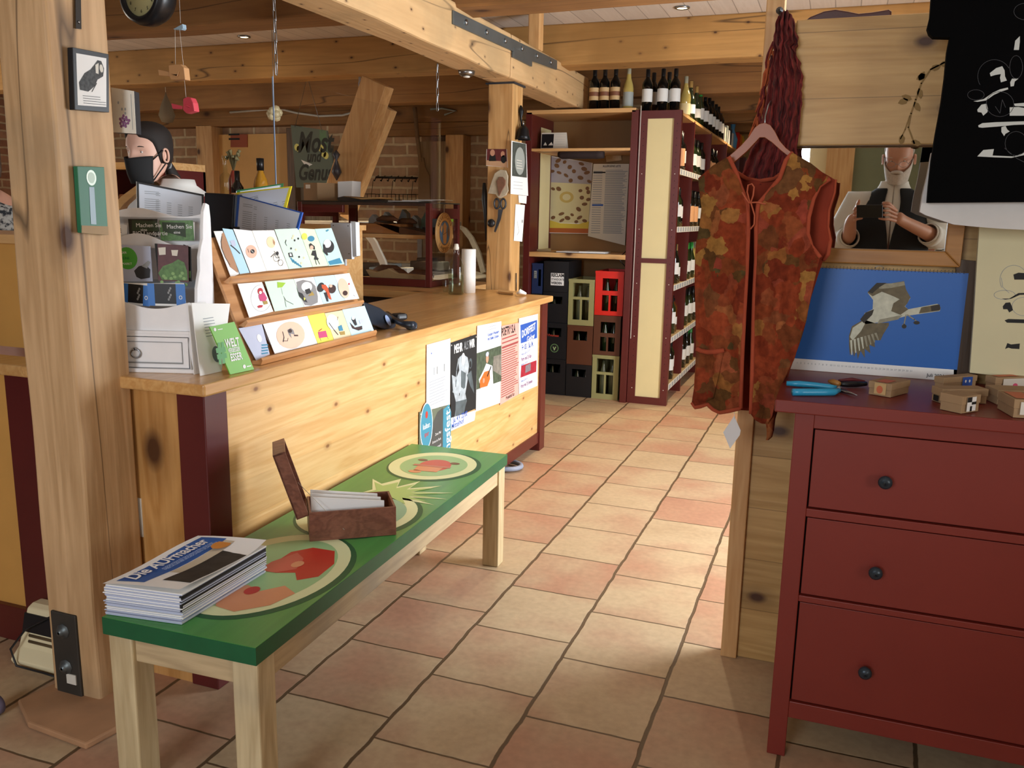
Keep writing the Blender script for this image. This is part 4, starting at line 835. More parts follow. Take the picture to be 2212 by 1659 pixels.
def a_birds(b, fr, w_, h_, fp):
    b.disc(fr, *fp([(275, 558)])[0], .030, .032, GREEN, 2); b.text(fr, *fp([(262, 548)])[0], .009, 'DER', WHITE, 3); b.text(fr, *fp([(258, 560)])[0], .009, 'GRÜNE', plain('deep_green_ink', '1f7a2a', .6, var=0), 3, bold=.03); b.text(fr, *fp([(264, 572)])[0], .009, 'MARKT', WHITE, 3)
    b.poly(fr, fp([(290, 585), (300, 575), (315, 572), (325, 582), (324, 600), (305, 603), (295, 598)]), DARK, 2); b.poly(fr, fp([(306, 575), (320, 563), (326, 566), (318, 580)]), INKG, 3)
brochure([(256, 608), (330, 608), (324, 532), (250, 528)], .070, 'white brochure with a green round badge in the middle pocket', a_birds, m=LILAC)
def a_veg(b, fr, w_, h_, fp):
    b.rect(fr, 0, 0, w_, h_, WINE, 1); b.poly(fr, fp([(342, 590), (352, 575), (372, 568), (385, 560), (398, 567), (404, 585), (406, 606), (350, 604)]), LEAFG, 2)
    b.poly(fr, fp([(342, 535), (358, 534), (358, 550), (344, 551)]), OFFW, 2); b.poly(fr, fp([(370, 540), (385, 540), (383, 553), (372, 552)]), OFFW, 2)
    for i in range(14): b.disc(fr, *fp([(350+i*4, 600-12*math.sin(i*1.3)-abs(i-9)*-1)])[0], .005, .0045, plain('leaf_light', '86ad6c', .5), 3)
brochure([(342, 606), (408, 610), (395, 530), (334, 526)], .052, 'dark brochure with green lettuce photo leaning in the middle pocket', a_veg, m=INK)
brochure([(402, 607), (414, 608), (412, 534), (396, 528)], .060, 'black edged brochure tucked behind the lettuce brochure', lambda b, fr, w_, h_, fp: b.rect(fr, .003, .01, w_-.003, .03, LEAFG, 1), m=INK)
def a_night(b, fr, w_, h_, fp):
    b.rect(fr, 0, 0, w_*.18, h_, BRB, 1); b.rect(fr, w_*.18, h_*.1, w_*.75, h_, NIGHT, 1); b.rect(fr, w_*.75, 0, w_, h_, BRB, 1); b.disc(fr, w_*.87, h_*.4, .005, .006, WHITE, 2, 12); b.disc(fr, w_*.87, h_*.4, .003, .004, BRB, 3, 12)
    for i in range(6): b.disc(fr, w_*(.55+.03*(i % 3)), h_*(.3+.1*i), .003, .004, GREY, 2, 8)
brochure([(266, 656), (323, 662), (318, 612), (262, 611)], .045, 'blue and black brochure at the left of the lower pocket', a_night)
brochure([(321, 660), (402, 662), (396, 612), (318, 612)], .040, 'blue and black brochure at the right of the lower pocket', a_night)
brochure([(248, 512), (274, 512), (274, 486), (246, 484)], .150, 'pale brochure half hidden by the timber pillar', lambda b, fr, w_, h_, fp: b.text(fr, w_*.0, h_*.35, .016, 'TIE', plain('brown_ink', '4a2a28', .6, var=0), 2, bold=.02))
# --- leaning leaflets and the green flyer
def leaner(P0, P1, tl, tr, bl, br, th, label, art, m=WHITE, name='leaflet', group='white leaflets fanned beside the holder'):
    a, c = aZ(*bl, WT+.001), aZ(*br, WT+.001); k_ = Vector((-.03 if name == 'leaflet' else 0, 0, 0)); a, c = a+k_, c+k_; u = (c-a).normalized(); back = Vector((-u.y, u.x, 0)); back = back if back.x < 0 else -back
    n = u.cross((uz+back*P0).normalized()); fn = plane_fn(a, n); P_ = [a, c, fn(*tr), fn(*tl)]; fr = frame(a, u, P_[3]-a)
    b = MB(); b.hexa([p-fr[3]*th for p in P_], P_, m); art(b, fr, (c-a).length, (P_[3]-a).dot(fr[2]), lambda pts: fpx(pts, fr, fn)); return b.build(name, label=label, cat='leaflet', group=group)
no = lambda *a: None
leaner(.18, 0, (402, 655), (440, 652), (432, 809), (462, 802), .002, 'rearmost white leaflet, leftmost of the fan', no)
leaner(.18, 0, (406, 655), (445, 652), (438, 811), (470, 804), .002, 'second white leaflet of the fan beside the holder', no)
def a_text(b, fr, w_, h_, fp):
    q = fp([(438, 688)])[0]; b.lines(fr, q[0], q[1], q[0]+.055, 7, .0085, .0022, INKG, 1); b.disc(fr, *fp([(468, 765)])[0], .018, .024, plain('moon_grey', '7d8796', .7, var=.3, vs=40), 1)
leaner(.18, 0, (414, 655), (497, 656), (452, 814), (497, 804), .0025, 'front white leaflet with a grey moon at its foot', a_text)
LIME = plain('lime_green', '74b63e', .5, var=.03); LIMED = plain('lime_dark', '3f8f3a', .5, var=0)
def a_welt(b, fr, w_, h_, fp):
    q = lambda x, y: fp([(x, y)])[0]
    x, y = q(487, 748); b.text(fr, x, y-.004, .034, 'WELT', WHITE, 3, bold=.03, sx=.62); b.text(fr, x+.006, y-.020, .018, 'VERBESSER', WHITE, 3, bold=.02, sx=.55); b.text(fr, x+.010, y-.045, .030, 'ESSER', WHITE, 3, bold=.03, sx=.62)
    x, y = q(474, 752); b.text(fr, x-.012, y-.035, .075, '#', LIMED, 2, bold=.06, sx=.7); b.disc(fr, *q(464, 712), .005, .005, WHITE, 2, 12); b.rect(fr, *q(470, 713), q(478, 710)[0]+.004, q(478, 710)[1], WHITE, 2)
    x, y = q(527, 795); b.disc(fr, x+.002, y+.004, .006, .006, WHITE, 2, 12); b.rect(fr, x+.012, y+.001, x+.03, y+.004, WHITE, 2)
leaner(.18, 0, (453, 706), (506, 695), (498, 809), (549, 798), .004, 'bright green flyer leaning in front of the white leaflets', a_welt, m=LIME, name='flyer', group=None)

# --- postcard rack
A = Vector((-1.631, 2.174, WT)); ra = Vector((-.0234, .9997, 0)); rb = Vector((-.9997, -.0234, 0)); LEN = .735
RW = wood('rack_wood', 'd09a68', 'b07a48', 'Y', 1.1, .4)
def K3(a, d, h): return A+ra*a+rb*d+uz*h
t = thing('card_rack', K3(LEN/2, .08, 0), 'three tiered sloping wooden card rack on the counter', 'rack')
sl = Vector(rb*.165+uz*.40).normalized(); nn = ra.cross(sl); nn = nn if nn.x > 0 else -nn
b = MB(); q = K3(-.01, .028, .012); b.prism([q, q+ra*(LEN+.02), q+ra*(LEN+.02)+sl*.40, q+sl*.40], -nn*.01, RW); b.build('back_board', t, bevel=.001)
for d, h, e0, e1 in ((0, .0, -.005, .0), (.05, .118, -.005, -.01), (.105, .248, .0, -.02)):
    b = MB(); sec = [(-.002, .012 if h == 0 else 0), (-.012, .022 if h == 0 else .012), (-.008, .03 if h == 0 else .02), (.016, .012 if h == 0 else .004), (.03, 0), (.0, 0 if h == 0 else -.004)]
    if h == 0: sec = [(-.004, .001), (-.010, .016), (-.006, .024), (.012, .014), (.028, .014), (.028, .001)]
    b.prism([K3(e0, d+x, h+z_) for x, z_ in sec], ra*(LEN+e1-e0), RW); b.build('ledge', t, bevel=.001)
b = MB(); b.prism([K3(.02, .03, .002), K3(.02, .20, .002), K3(.02, .21, .36), K3(.02, .18, .37)], ra*.02, RW); b.build('support', t); b = MB(); b.prism([K3(LEN-.04, .03, .002), K3(LEN-.04, .20, .002), K3(LEN-.04, .21, .36), K3(LEN-.04, .18, .37)], ra*.02, RW); b.build('support', t)
CP = {k: plain('card_'+k, c, .6, var=.03, vs=20) for k, c in dict(brown='b48868', sky='b7dcec', white='f4f4f2', cream='f3efe4', mint='cfe4d4', mint2='dbe9c8', teal='bfe0d8', peach='edc4aa', lilac='c2c8de', yellow='f2ea5c', sand='ecd8b0', aqua='c4e6f2', pink='c84a78', red='b8323c', orange='c8542e', hair='3c2622', moss='9cc43a', wgrey='8a8888', steelb='3f88a8', gold='a88c48', rosec='e8b8a0', ink='2c2a2c').items()}
dk = CP['ink']
def card(px, k, label, base, art, stack=1):
    off = .006+k*.0014; fn = plane_fn(K3(0, .018, 0)+nn*off, nn)
    P_ = [fn(*q) for q in px]; u = P_[1]-P_[0]; fr = frame(P_[0], u, P_[3]-P_[0])
    if fr[3].dot(nn) < 0: raise Exception('card')
    b = MB(); b.hexa([p-nn*.001 for p in P_], P_, CP[base]); b.hexa([p-nn*.0003+nn*.0002 for p in P_], [p+nn*.0001 for p in P_], CP[base])
    fp = lambda pts: fpx([(450+x/5.185, 480+y/5.185) for x, y in pts], fr, fn); s_ = lambda m, pts, l=2: b.poly(fr, fp(pts), CP[m], l)
    def e_(m, x, y, rx, ry, l=2, rot=0, n=20): s_(m, [(x+rx*math.cos(a)*math.cos(rot)-ry*math.sin(a)*math.sin(rot), y+rx*math.cos(a)*math.sin(rot)+ry*math.sin(a)*math.cos(rot)) for a in [-2*math.pi*i/n for i in range(n)]], l)
    def l_(m, pts, wd=.002, l=2): b.line(fr, fp(pts), wd, CP[m], l)
    art(s_, e_, l_); return b.build('greeting_card', label=label, cat='card', group='greeting cards on the wooden rack')
cc = lambda *a: [(450+x/5.185, 480+y/5.185) for x, y in a]
def A1(s, e, l): s('brown', [(150, 130), (185, 105), (330, 540), (330, 570), (240, 500), (140, 280)], 2); l('ink', [(150, 160), (140, 220), (150, 300), (190, 400), (240, 480)], .002, 3)
card(cc((255, 620), (345, 580), (160, 98), (60, 100)), 0, 'card with a brown oval at the left end of the top tier', 'white', A1)
def A2(s, e, l): s('lilac', [(240, 210), (290, 200), (310, 260), (270, 280)]); l('ink', [(250, 260), (300, 300), (350, 350)], .004, 3)
card(cc((355, 580), (462, 566), (272, 82), (158, 68)), 1, 'pale blue card with a grey figure on the top tier', 'sky', A2)
def A3(s, e, l):
    e('rosec', 480, 330, 62, 75, 2, -.25); e('ink', 492, 328, 24, 24, 3); l('ink', [(440, 300), (450, 340)], .002, 3); l('white', [(478, 318), (500, 340)], .002, 4)
card(cc((475, 570), (655, 545), (488, 96), (280, 74)), 2, 'white card with a small pink circle on the top tier', 'white', A3)
def A4(s, e, l):
    e('sand', 700, 225, 48, 65, 2, -.2); s('brown', [(720, 190), (745, 225), (740, 260), (722, 235)], 3)
    for x, y, r_ in ((760, 400, 42), (808, 455, 34)):
        l('ink', [(x+r_*.8*math.cos(a), y+r_*math.sin(a)) for a in [k*math.pi/7 for k in range(15)]], .0012, 3)
    l('ink', [(735, 325), (760, 360), (790, 400), (760, 400), (740, 350), (700, 390)], .002, 3); e('ink', 770, 350, 16, 22, 3)
card(cc((655, 545), (900, 525), (735, 90), (490, 93)), 3, 'cream card with a bicycle on the top tier', 'cream', A4)
def A5(s, e, l):
    l('ink', [(870, 200), (860, 230), (875, 262)], .003, 2); s('ink', [(893, 345), (935, 340), (950, 390), (905, 395)], 3); s('white', [(905, 352), (925, 350), (932, 380), (912, 382)], 4)
    for i in range(5): s('steelb', [(912+i*25, 400+i*20), (930+i*25, 398+i*20), (960+i*22, 450+i*13), (945+i*22, 455+i*13)], 2)
    for x, y in ((940, 180), (965, 205), (950, 155), (1005, 185), (925, 295), (1015, 390), (1040, 460), (980, 310), (1070, 400)): e('ink' if x % 2 else 'sand', x, y, 9, 12, 3)
card(cc((905, 525), (1168, 500), (1010, 68), (742, 80)), 4, 'mint card scattered with small drawings on the top tier', 'mint', A5)
def A6(s, e, l):
    e('yellow', 1075, 160, 32, 38, 2); e('steelb', 1150, 185, 38, 32, 2); s('ink', [(1125, 250), (1145, 235), (1190, 270), (1195, 310), (1135, 295)], 2); e('rosec', 1155, 285, 20, 24, 3)
    s('ink', [(1165, 320), (1200, 315), (1215, 390), (1235, 410), (1225, 425), (1180, 420), (1190, 380), (1150, 370)], 3); l('ink', [(1195, 420), (1210, 475)], .003, 3); l('ink', [(1220, 420), (1245, 470)], .003, 3)
card(cc((1170, 500), (1348, 488), (1190, 78), (1012, 68)), 5, 'mint card with a dark haired girl on the top tier', 'mint2', A6)
def A7(s, e, l):
    e('ink', 1345, 270, 62, 75, 2, -.3); e('white', 1330, 240, 42, 48, 3); s('ink', [(1285, 250), (1300, 250), (1340, 370), (1325, 375), (1285, 330)], 4); s('steelb', [(1340, 440), (1470, 400), (1500, 460), (1360, 480)], 2); s('steelb', [(1310, 95), (1340, 80), (1350, 90), (1325, 108)], 2)
card(cc((1350, 490), (1525, 470), (1380, 66), (1192, 75)), 6, 'teal card with a black and white bird woman at the top right', 'teal', A7)
def B1(s, e, l):
    l('wgrey', [(590+115*math.cos(a)*1.0, 850+150*math.sin(a)) for a in [k*math.pi/12 for k in range(25)]], .0008, 2); e('red', 580, 775, 30, 38, 3); e('cream', 580, 790, 16, 18, 4); s('pink', [(560, 815), (620, 785), (655, 850), (640, 885), (580, 885), (565, 850)], 3); s('gold', [(605, 885), (655, 880), (665, 915), (620, 925)], 3); s('red', [(545, 945), (570, 930), (610, 930), (600, 955), (560, 962)], 3)
card(cc((460, 1070), (728, 1000), (600, 670), (328, 690)), 2, 'white card with a girl in a pink coat on the middle tier', 'white', B1)
def B2(s, e, l): s('moss', [(770, 670), (865, 680), (825, 730), (775, 735)], 2); l('ink', [(815, 740), (830, 810)], .001, 3); l('ink', [(840, 830), (870, 880), (950, 920)], .0015, 3); l('ink', [(850, 850), (870, 950)], .0015, 3)
card(cc((745, 1000), (1073, 948), (955, 635), (632, 665)), 3, 'pale card with a lime green kite on the middle tier', 'mint', B2)
def B3(s, e, l): s('wgrey', [(985, 670), (1060, 645), (1150, 665), (1200, 720), (1225, 830), (1225, 900), (1150, 935), (1080, 930), (1040, 850), (1000, 770)], 2); e('white', 1100, 725, 60, 55, 3); s('ink', [(1075, 760), (1130, 740), (1150, 790), (1100, 810)], 4); s('gold', [(1115, 830), (1160, 775), (1185, 820)], 4); s('ink', [(1005, 780), (1050, 800), (1110, 900), (1070, 890), (1020, 830)], 3); s('yellow', [(1065, 840), (1085, 860), (1070, 880)], 4)
card(cc((1077, 948), (1290, 918), (1180, 612), (958, 635)), 4, 'grey woodland card on the middle tier', 'white', B3)
def B4(s, e, l): e('ink', 1260, 730, 40, 55, 2, .3); s('orange', [(1265, 700), (1310, 700), (1340, 740), (1380, 870), (1350, 860), (1310, 770), (1270, 740)], 3); e('hair', 1385, 750, 42, 50, 3, .3); e('rosec', 1368, 715, 18, 18, 4); s('ink', [(1290, 790), (1325, 785), (1335, 830), (1345, 890), (1325, 890), (1305, 830)], 3)
card(cc((1292, 916), (1533, 875), (1410, 590), (1182, 612)), 5, 'card with a bending woman in orange on the middle tier', 'aqua', B4)
def B5(s, e, l): e('peach', 1515, 740, 58, 115, 2, -.25); e('hair', 1530, 795, 28, 28, 3); s('red', [(1565, 685), (1580, 680), (1582, 700), (1568, 705)], 3); l('ink', [(1620, 815), (1640, 830)], .0015, 3)
card(cc((1535, 875), (1690, 855), (1580, 570), (1410, 590)), 6, 'card with a peach oval at the right end of the middle tier', 'white', B5)
def C1(s, e, l):
    e('white', 570, 1300, 25, 45, 2, -.3)
    for i in range(4): s('steelb', [(592, 1370+i*32), (665, 1365+i*30), (670, 1380+i*30), (597, 1386+i*32)], 2)
    s('hair', [(610, 1140), (640, 1210), (720, 1400), (690, 1370), (640, 1290)], 3)
card(cc((540, 1552), (688, 1480), (600, 1140), (340, 1188)), 1, 'lilac grey card with blue stripes at the left end of the bottom tier', 'lilac', C1)
def C2(s, e, l): e('peach', 920, 1265, 160, 152, 2, -.1); s('wgrey', [(880, 1210), (920, 1185), (950, 1210), (965, 1260), (920, 1250), (930, 1300), (905, 1270)], 3); e('hair', 912, 1220, 22, 22, 4); l('ink', [(830, 1230), (845, 1290), (835, 1340)], .004, 3); l('ink', [(840, 1330), (885, 1330), (890, 1300)], .002, 3); l('hair', [(960, 1270), (1000, 1270)], .005, 3)
card(cc((745, 1475), (1225, 1360), (1105, 1038), (608, 1130)), 2, 'large white card with an orange circle on the bottom tier', 'white', C2)
def C3(s, e, l): s('pink', [(1225, 1230), (1315, 1215), (1335, 1285), (1240, 1300)], 2); l('red', [(1235, 1220), (1270, 1195)], .003, 2); l('ink', [(1250, 1300), (1262, 1330)], .0015, 2); l('ink', [(1330, 1285), (1342, 1310)], .0015, 2)
card(cc((1227, 1360), (1410, 1322), (1298, 1010), (1112, 1045)), 3, 'yellow card with a pink table on the bottom tier', 'yellow', C3)
def C4(s, e, l): e('white', 1390, 1120, 65, 90, 2, -.3); s('steelb', [(1450, 1170), (1490, 1150), (1510, 1215), (1465, 1220)], 3); s('gold', [(1465, 1230), (1525, 1220), (1530, 1260), (1480, 1265)], 3); l('ink', [(1350, 1130), (1400, 1200), (1450, 1260)], .004, 3); l('ink', [(1450, 1060), (1440, 1100)], .0015, 3)
card(cc((1410, 1322), (1605, 1277), (1500, 985), (1303, 1020)), 4, 'sand coloured card with a small animal on the bottom tier', 'sand', C4)
def C5(s, e, l): s('hair', [(1580, 1120), (1640, 1180), (1720, 1160), (1725, 1200), (1680, 1215), (1610, 1190)], 2); s('ink', [(1600, 1085), (1640, 1065), (1665, 1150), (1640, 1160)], 3); e('white', 1620, 1075, 18, 20, 4); s('lilac', [(1685, 1100), (1735, 1085), (1740, 1110), (1700, 1145)], 3)
card(cc((1607, 1277), (1860, 1230), (1750, 935), (1500, 980)), 5, 'pale blue card at the right end of the bottom tier', 'aqua', C5)

# --- flip display with coloured frames
t = thing('price_list_stand', (-2.06, 2.58, WT), 'black stand with coloured swivelling price list frames behind the card rack', 'display')
b = MB(); b.box(-2.20, -2.06, 2.66, 2.82, WT, WT+.02, BLACK); b.box(-2.16, -2.11, 2.715, 2.765, WT, 1.34, BLACK); b.build('foot', t, bevel=.003)
b = MB(); b.prism([aY(*q, 2.715) for q in [(441, 416), (506, 420), (500, 530), (440, 525)]], (0, .05, 0), BLACK); b.build('hub', t, bevel=.004)
def panel(px, Ys, m, bw, rows):
    P_ = [aY(x, y, Y) for (x, y), Y in zip(px, Ys)]; fr = frame(P_[0], P_[1]-P_[0], P_[3]-P_[0]); o, u, v, n = fr
    P_ = [o+u*(p-o).dot(u)+v*(p-o).dot(v) for p in P_]; c = sum(P_, Vector())/4; b = MB()
    inn = [p+(c-p).normalized()*bw*1.45 for p in P_]
    for i in range(4): j = (i+1) % 4; b.hexa([P_[i], P_[j], inn[j], inn[i]], [p-n*.006 for p in (P_[i], P_[j], inn[j], inn[i])], m)
    b.hexa([p-n*.004 for p in inn], [p-n*.002 for p in inn], plain('sleeve_paper', 'd4dbe6', .25, var=.02))
    q0 = inn[3]-o; w_ = (inn[2]-inn[3]).length; x0, y0 = q0.dot(u), q0.dot(v); fr2 = (o-n*.002, u, v, n); sl_ = (inn[2]-inn[3]).dot(v)/max(1e-6, (inn[2]-inn[3]).dot(u))
    for r_ in range(rows):
        for c_ in range(5):
            xx = x0+.02+(w_-.04)*(c_/5)*(1 if c_ == 0 else 1.05); yy_ = y0-.022-r_*.0075-(.012 if r_ > 1 else 0)+sl_*(xx-x0)
            if (r_ < 2 and c_ > 1): continue
            b.rect(fr2, xx, yy_-.0022, xx+(.05 if c_ == 0 else .016), yy_, INKG, 1)
    b.build('frame', t)
panel([(297, 520), (442, 526), (440, 420), (295, 392)], (2.52, 2.72, 2.72, 2.52), BLACK, .007, 9)
panel([(375, 500), (440, 500), (440, 424), (380, 462)], (2.78, 2.78, 2.78, 2.78), plain('frame_red', 'b02a2a', .4, var=0), .006, 4)
panel([(507, 496), (637, 520), (655, 459), (513, 421)], (2.72, 2.66, 2.66, 2.72), plain('frame_blue', '2458b4', .4, var=0), .008, 11)
panel([(508, 480), (618, 450), (629, 402), (510, 416)], (2.76, 2.80, 2.80, 2.76), plain('frame_yellow', 'e8d820', .4, var=0), .008, 4)
panel([(508, 470), (608, 440), (613, 396), (512, 411)], (2.79, 2.90, 2.90, 2.79), plain('frame_green', '1f6a38', .4, var=0), .008, 3)
# --- grey customer display
t = thing('customer_display', aZ(790, 640, WT), 'grey plastic customer display turned away on a thin stand', 'display')
b = MB(); LG2 = plain('light_grey_plastic', 'c8ccd0', .4, var=0)
b.prism([aY(*q, 3.05) for q in [(714, 481), (757, 482), (760, 560), (716, 560)]], (0, .02, 0), plain('screen_back', 'c4c9d0', .45, var=.02)); b.prism([aY(*q, 3.06) for q in [(757, 478), (768, 480), (770, 553), (760, 556)]], (0, .03, 0), LG2)
for q in ((720, 487), (752, 488), (754, 548)): b.lathe([(.0015, 0), (.0015, -.001)], aY(*q, 3.049), INK, 8, 'Y')
b.build('screen', t, bevel=.003)
p = aY(745, 560, 3.075); b = MB(); b.tube([p, Vector((p.x, p.y, WT+.01))], .008, LG2, 10); b.box(p.x-.05, p.x+.05, p.y-.04, p.y+.04, WT, WT+.012, LG2); b.build('stand', t)
# --- telephone: dock and handset
t = thing('telephone_dock', aZ(825, 715, WT), 'dark curved telephone dock with pale blue oval faces on the counter', 'telephone')
PB = plain('pale_blue_plastic', '8fa0c4', .35, var=0); DB = plain('navy_plastic', '1c2430', .35, var=0)
b = MB(); cb_ = aZ(820, 706, WT); b.lathe([(.0, 0), (.055, 0), (.058, .008), (.045, .02), (.0, .024)], cb_, PB, 28, cap=False, sx=.75, sy=1.15); b.build('base', t)
b = MB(); f_ = lambda x, y: aX(x, y, -1.62); P_ = [(784, 652), (797, 655), (822, 665), (846, 682), (857, 702), (850, 714), (834, 712), (812, 704), (797, 700)]
b.prism([aX(x, y, -1.70) for x, y in P_][::-1], (-.05, .01, 0), DB); b.build('body', t, bevel=.006)
b = MB(); c_ = aX(838, 692, -1.694); fr = frame(c_, (0, 1, 0), (0, 0, 1)); b.disc(fr, 0, 0, .032, .012, PB, 2, 24, -.75); b.build('face', t)
t = thing('telephone_handset', aZ(870, 700, WT), 'black telephone handset lying beside its dock', 'telephone')
b = MB(); b.tube([aZ(x, y, WT+.03) for x, y in [(836, 680), (850, 690), (872, 700), (893, 703)]], [.016, .013, .013, .017], DB, 12); b.build('grip', t)
b = MB(); q = aZ(862, 684, WT+.03); b.cb(q, (.05, .06, .03), BLACK, Matrix.Rotation(R(-20), 3, 'Z')); b.build('earpiece', t, bevel=.01)
b = MB(); q = aZ(889, 704, WT+.016); b.cb(q, (.035, .04, .03), DB, Matrix.Rotation(R(-20), 3, 'Z')); b.build('mouthpiece', t, bevel=.008)
# --- swing top bottle, paper roll, scraps
BG = glass('bottle_glass', (242, 246, 240), .03)
t = thing('swing_top_bottle', (-2.106, 4.688, WT), 'clear swing top glass bottle half filled with water on the counter', 'bottle')
b = MB(); b.lathe([(.0, .002), (.044, .002), (.048, .01), (.048, .15), (.045, .175), (.03, .205), (.018, .225), (.015, .25), (.0165, .262)], (-2.106, 4.688, WT), glass('clear_bottle', (240, 244, 238), .03), 28, cap=False); b.build('glass', t)
b = MB(); b.lathe([(0, .006), (.044, .006), (.0445, .115), (0, .115)], (-2.106, 4.688, WT), glass('water', (236, 240, 232), .02), 24, cap=False); b.build('water', t)
b = MB(); b.lathe([(.0165, .262), (.017, .27), (.013, .285), (.012, .296), (0, .298)], (-2.106, 4.688, WT), OFFW, 16); b.tube([(-2.088, 4.688, WT+.27), (-2.086, 4.68, WT+.24), (-2.09, 4.675, WT+.225)], .0015, STEEL, 5); b.build('stopper', t)
b = MB(); b.lathe([(.012, 0), (.043, 0), (.043, .262), (.012, .262)], (-2.094, 4.845, WT), plain('kitchen_paper', 'efefec', .9, var=.03, vs=60), 28); b.build('paper_roll', label='tall white kitchen paper roll behind the swing top bottle', cat='paper roll')
b = MB(); b.lathe([(.0, .002), (.03, .002), (.034, .04), (.034, .07)], (-2.21, 4.80, WT), BG, 20, cap=False); b.build('drinking_glass', label='small empty glass left of the swing top bottle', cat='glass')
b = MB(); b.prism([aZ(x, y, WT+.002) for x, y in [(1076, 629), (1110, 634), (1108, 637), (1076, 634)]], (0, 0, .012), plain('brown_paper', 'b08a58', .8)); b.build('receipt_stack', label='small pile of brown paper slips at the foot of the post', cat='paper')
b = MB(); b.tube([aZ(1117, 634, WT+.012), aZ(1124, 630, WT+.03), aZ(1135, 634, WT+.014)], [.006, .016, .008], WHITE, 8); b.build('crumpled_tissue', label='crumpled white tissue at the far corner of the counter', cat='tissue')
# --- posters on the counter front (the face looks to +X)
PX = CX+.0015
def poster(px, label, art, m=WHITE, x=PX, th=.0008, name='poster'):
    fn = lambda X_, Y_: aX(X_, Y_, x); P_ = [fn(*q) for q in px]; fr = frame(P_[0], (0, 1, 0), (0, 0, 1)); b = MB(); b.hexa([p-Vector((th, 0, 0)) for p in P_], P_, m)
    w_ = (P_[1]-P_[0]).y; h_ = P_[3].z-P_[0].z; art(b, fr, w_, h_, lambda pts: fpx(pts, fr, fn))
    for q in (P_[2], P_[3]): b.lathe([(.004, 0), (.003, .002)], q+Vector((0, -.01 if q is P_[2] else .01, -.012)), OFFW, 8, 'X')
    return b.build(name, label=label, cat='poster', group='event posters on the counter front')
def p1(b, fr, w_, h_, fp): b.lines(fr, w_*.12, h_*.42, w_*.9, 9, .013, .003, INKG, 1); b.rect(fr, w_*.3, h_*.5, w_*.33, h_*.62, INKG, 1); b.rect(fr, w_*.42, h_*.5, w_*.46, h_*.62, GREY, 1); b.rect(fr, w_*.72, h_*.5, w_*.76, h_*.62, GREY, 1); b.disc(fr, w_*.2, h_*.85, .004, .004, BLUE, 1)
poster([(921, 887), (972, 874), (973, 731), (922, 745)], 'white notice poster leftmost in the row, mostly blank', p1)
WG = plain('band_grey', 'b8c2c8', .6, var=.35, vs=25); WD = plain('band_dark', '5c686c', .6, var=.4, vs=25)
def p2(b, fr, w_, h_, fp):
    b.text(fr, w_*.1, h_*.85, .056, 'MEHR', WHITE, 2, bold=.03, sx=.64); b.text(fr, w_*.47, h_*.85, .056, 'ALS', GREY, 2, bold=.01, sx=.58); b.text(fr, w_*.68, h_*.85, .056, 'WIR', WHITE, 2, bold=.03, sx=.6)
    b.poly(fr, fp([(1000, 765), (1010, 772), (1013, 790), (1011, 805), (1010, 820), (1005, 850), (1008, 865), (1000, 900), (982, 903), (985, 870), (978, 840), (976, 810), (986, 815), (992, 800), (990, 785), (992, 772)]), WG, 1)
    b.poly(fr, fp([(976, 812), (985, 820), (1002, 845), (1000, 855), (982, 845)]), WG, 2); b.line(fr, fp([(990, 775), (986, 800), (984, 835)]), .006, WG, 2); b.poly(fr, fp([(1008, 810), (1018, 800), (1022, 830), (1024, 850), (1016, 835)]), WD, 2); b.disc(fr, *fp([(1016, 785)])[0], .02, .025, WD, 1); b.disc(fr, *fp([(1016, 787)])[0], .012, .016, INK, 2); b.poly(fr, fp([(984, 868), (1008, 862), (1001, 898), (983, 901)]), WD, 2); b.poly(fr, fp([(996, 800), (1006, 806), (1004, 842), (996, 836)]), WD, 3); b.line(fr, fp([(978, 845), (992, 852), (1004, 840)]), .012, WG, 4); b.disc(fr, *fp([(1000, 776)])[0], .02, .03, WHITE, 4)
poster([(974, 905), (1029, 882), (1030, 722), (973, 741)], 'black concert poster with a silver singer, second in the row', p2, INK)
def p2b(b, fr, w_, h_, fp): b.text(fr, .02, h_*.55, .035, 'Sa. 4.9  20:00', BLUE, 1, bold=.02, sx=.9); b.text(fr, .005, h_*.12, .035, 'Mittelhof', BLUE, 1, bold=.02, sx=1.1)
poster([(974, 931), (1025, 908), (1028, 886), (974, 903)], 'white handwritten strip under the black concert poster', p2b, WHITE, PX+.002, name='note_strip')
PHG = plain('photo_forest', '52604a', .6, var=.5, vs=40); SKIN = plain('print_skin', 'c89478', .6, var=.05); GUI = plain('guitar_orange', 'c86a28', .5, var=.05)
def p3(b, fr, w_, h_, fp):
    b.poly(fr, fp([(1029, 842), (1083, 823), (1083, 746), (1030, 763)]), PHG, 1); b.poly(fr, fp([(1066, 770), (1083, 765), (1083, 812), (1064, 800)]), plain('photo_stone', '8a8478', .6, var=.4, vs=30), 2)
    b.poly(fr, fp([(1050, 785), (1063, 790), (1065, 830), (1038, 838), (1034, 820), (1044, 800)]), WHITE, 3); b.disc(fr, *fp([(1052, 774)])[0], .018, .024, SKIN, 4); b.disc(fr, *fp([(1052, 765)])[0], .02, .012, LILAC, 5)
    b.poly(fr, fp([(1046, 803), (1057, 800), (1058, 818), (1052, 834), (1036, 838), (1036, 822)]), GUI, 5); b.line(fr, fp([(1052, 812), (1060, 792)]), .01, INK, 6); b.disc(fr, *fp([(1044, 822)])[0], .013, .013, SKIN, 6)
    b.text(fr, w_*.42, h_*.84, .022, 'Konzert-Wandern', BLUE, 1, sx=.95, bold=.03); b.text(fr, w_*.42, h_*.79, .022, 'mit Stefan Grasse', BLUE, 1, sx=.95, bold=.03); b.lines(fr, w_*.45, h_*.95, w_*.85, 2, .014, .003, INKG, 1); b.lines(fr, w_*.05, h_*.2, w_*.7, 5, .013, .002, INKG, 1)
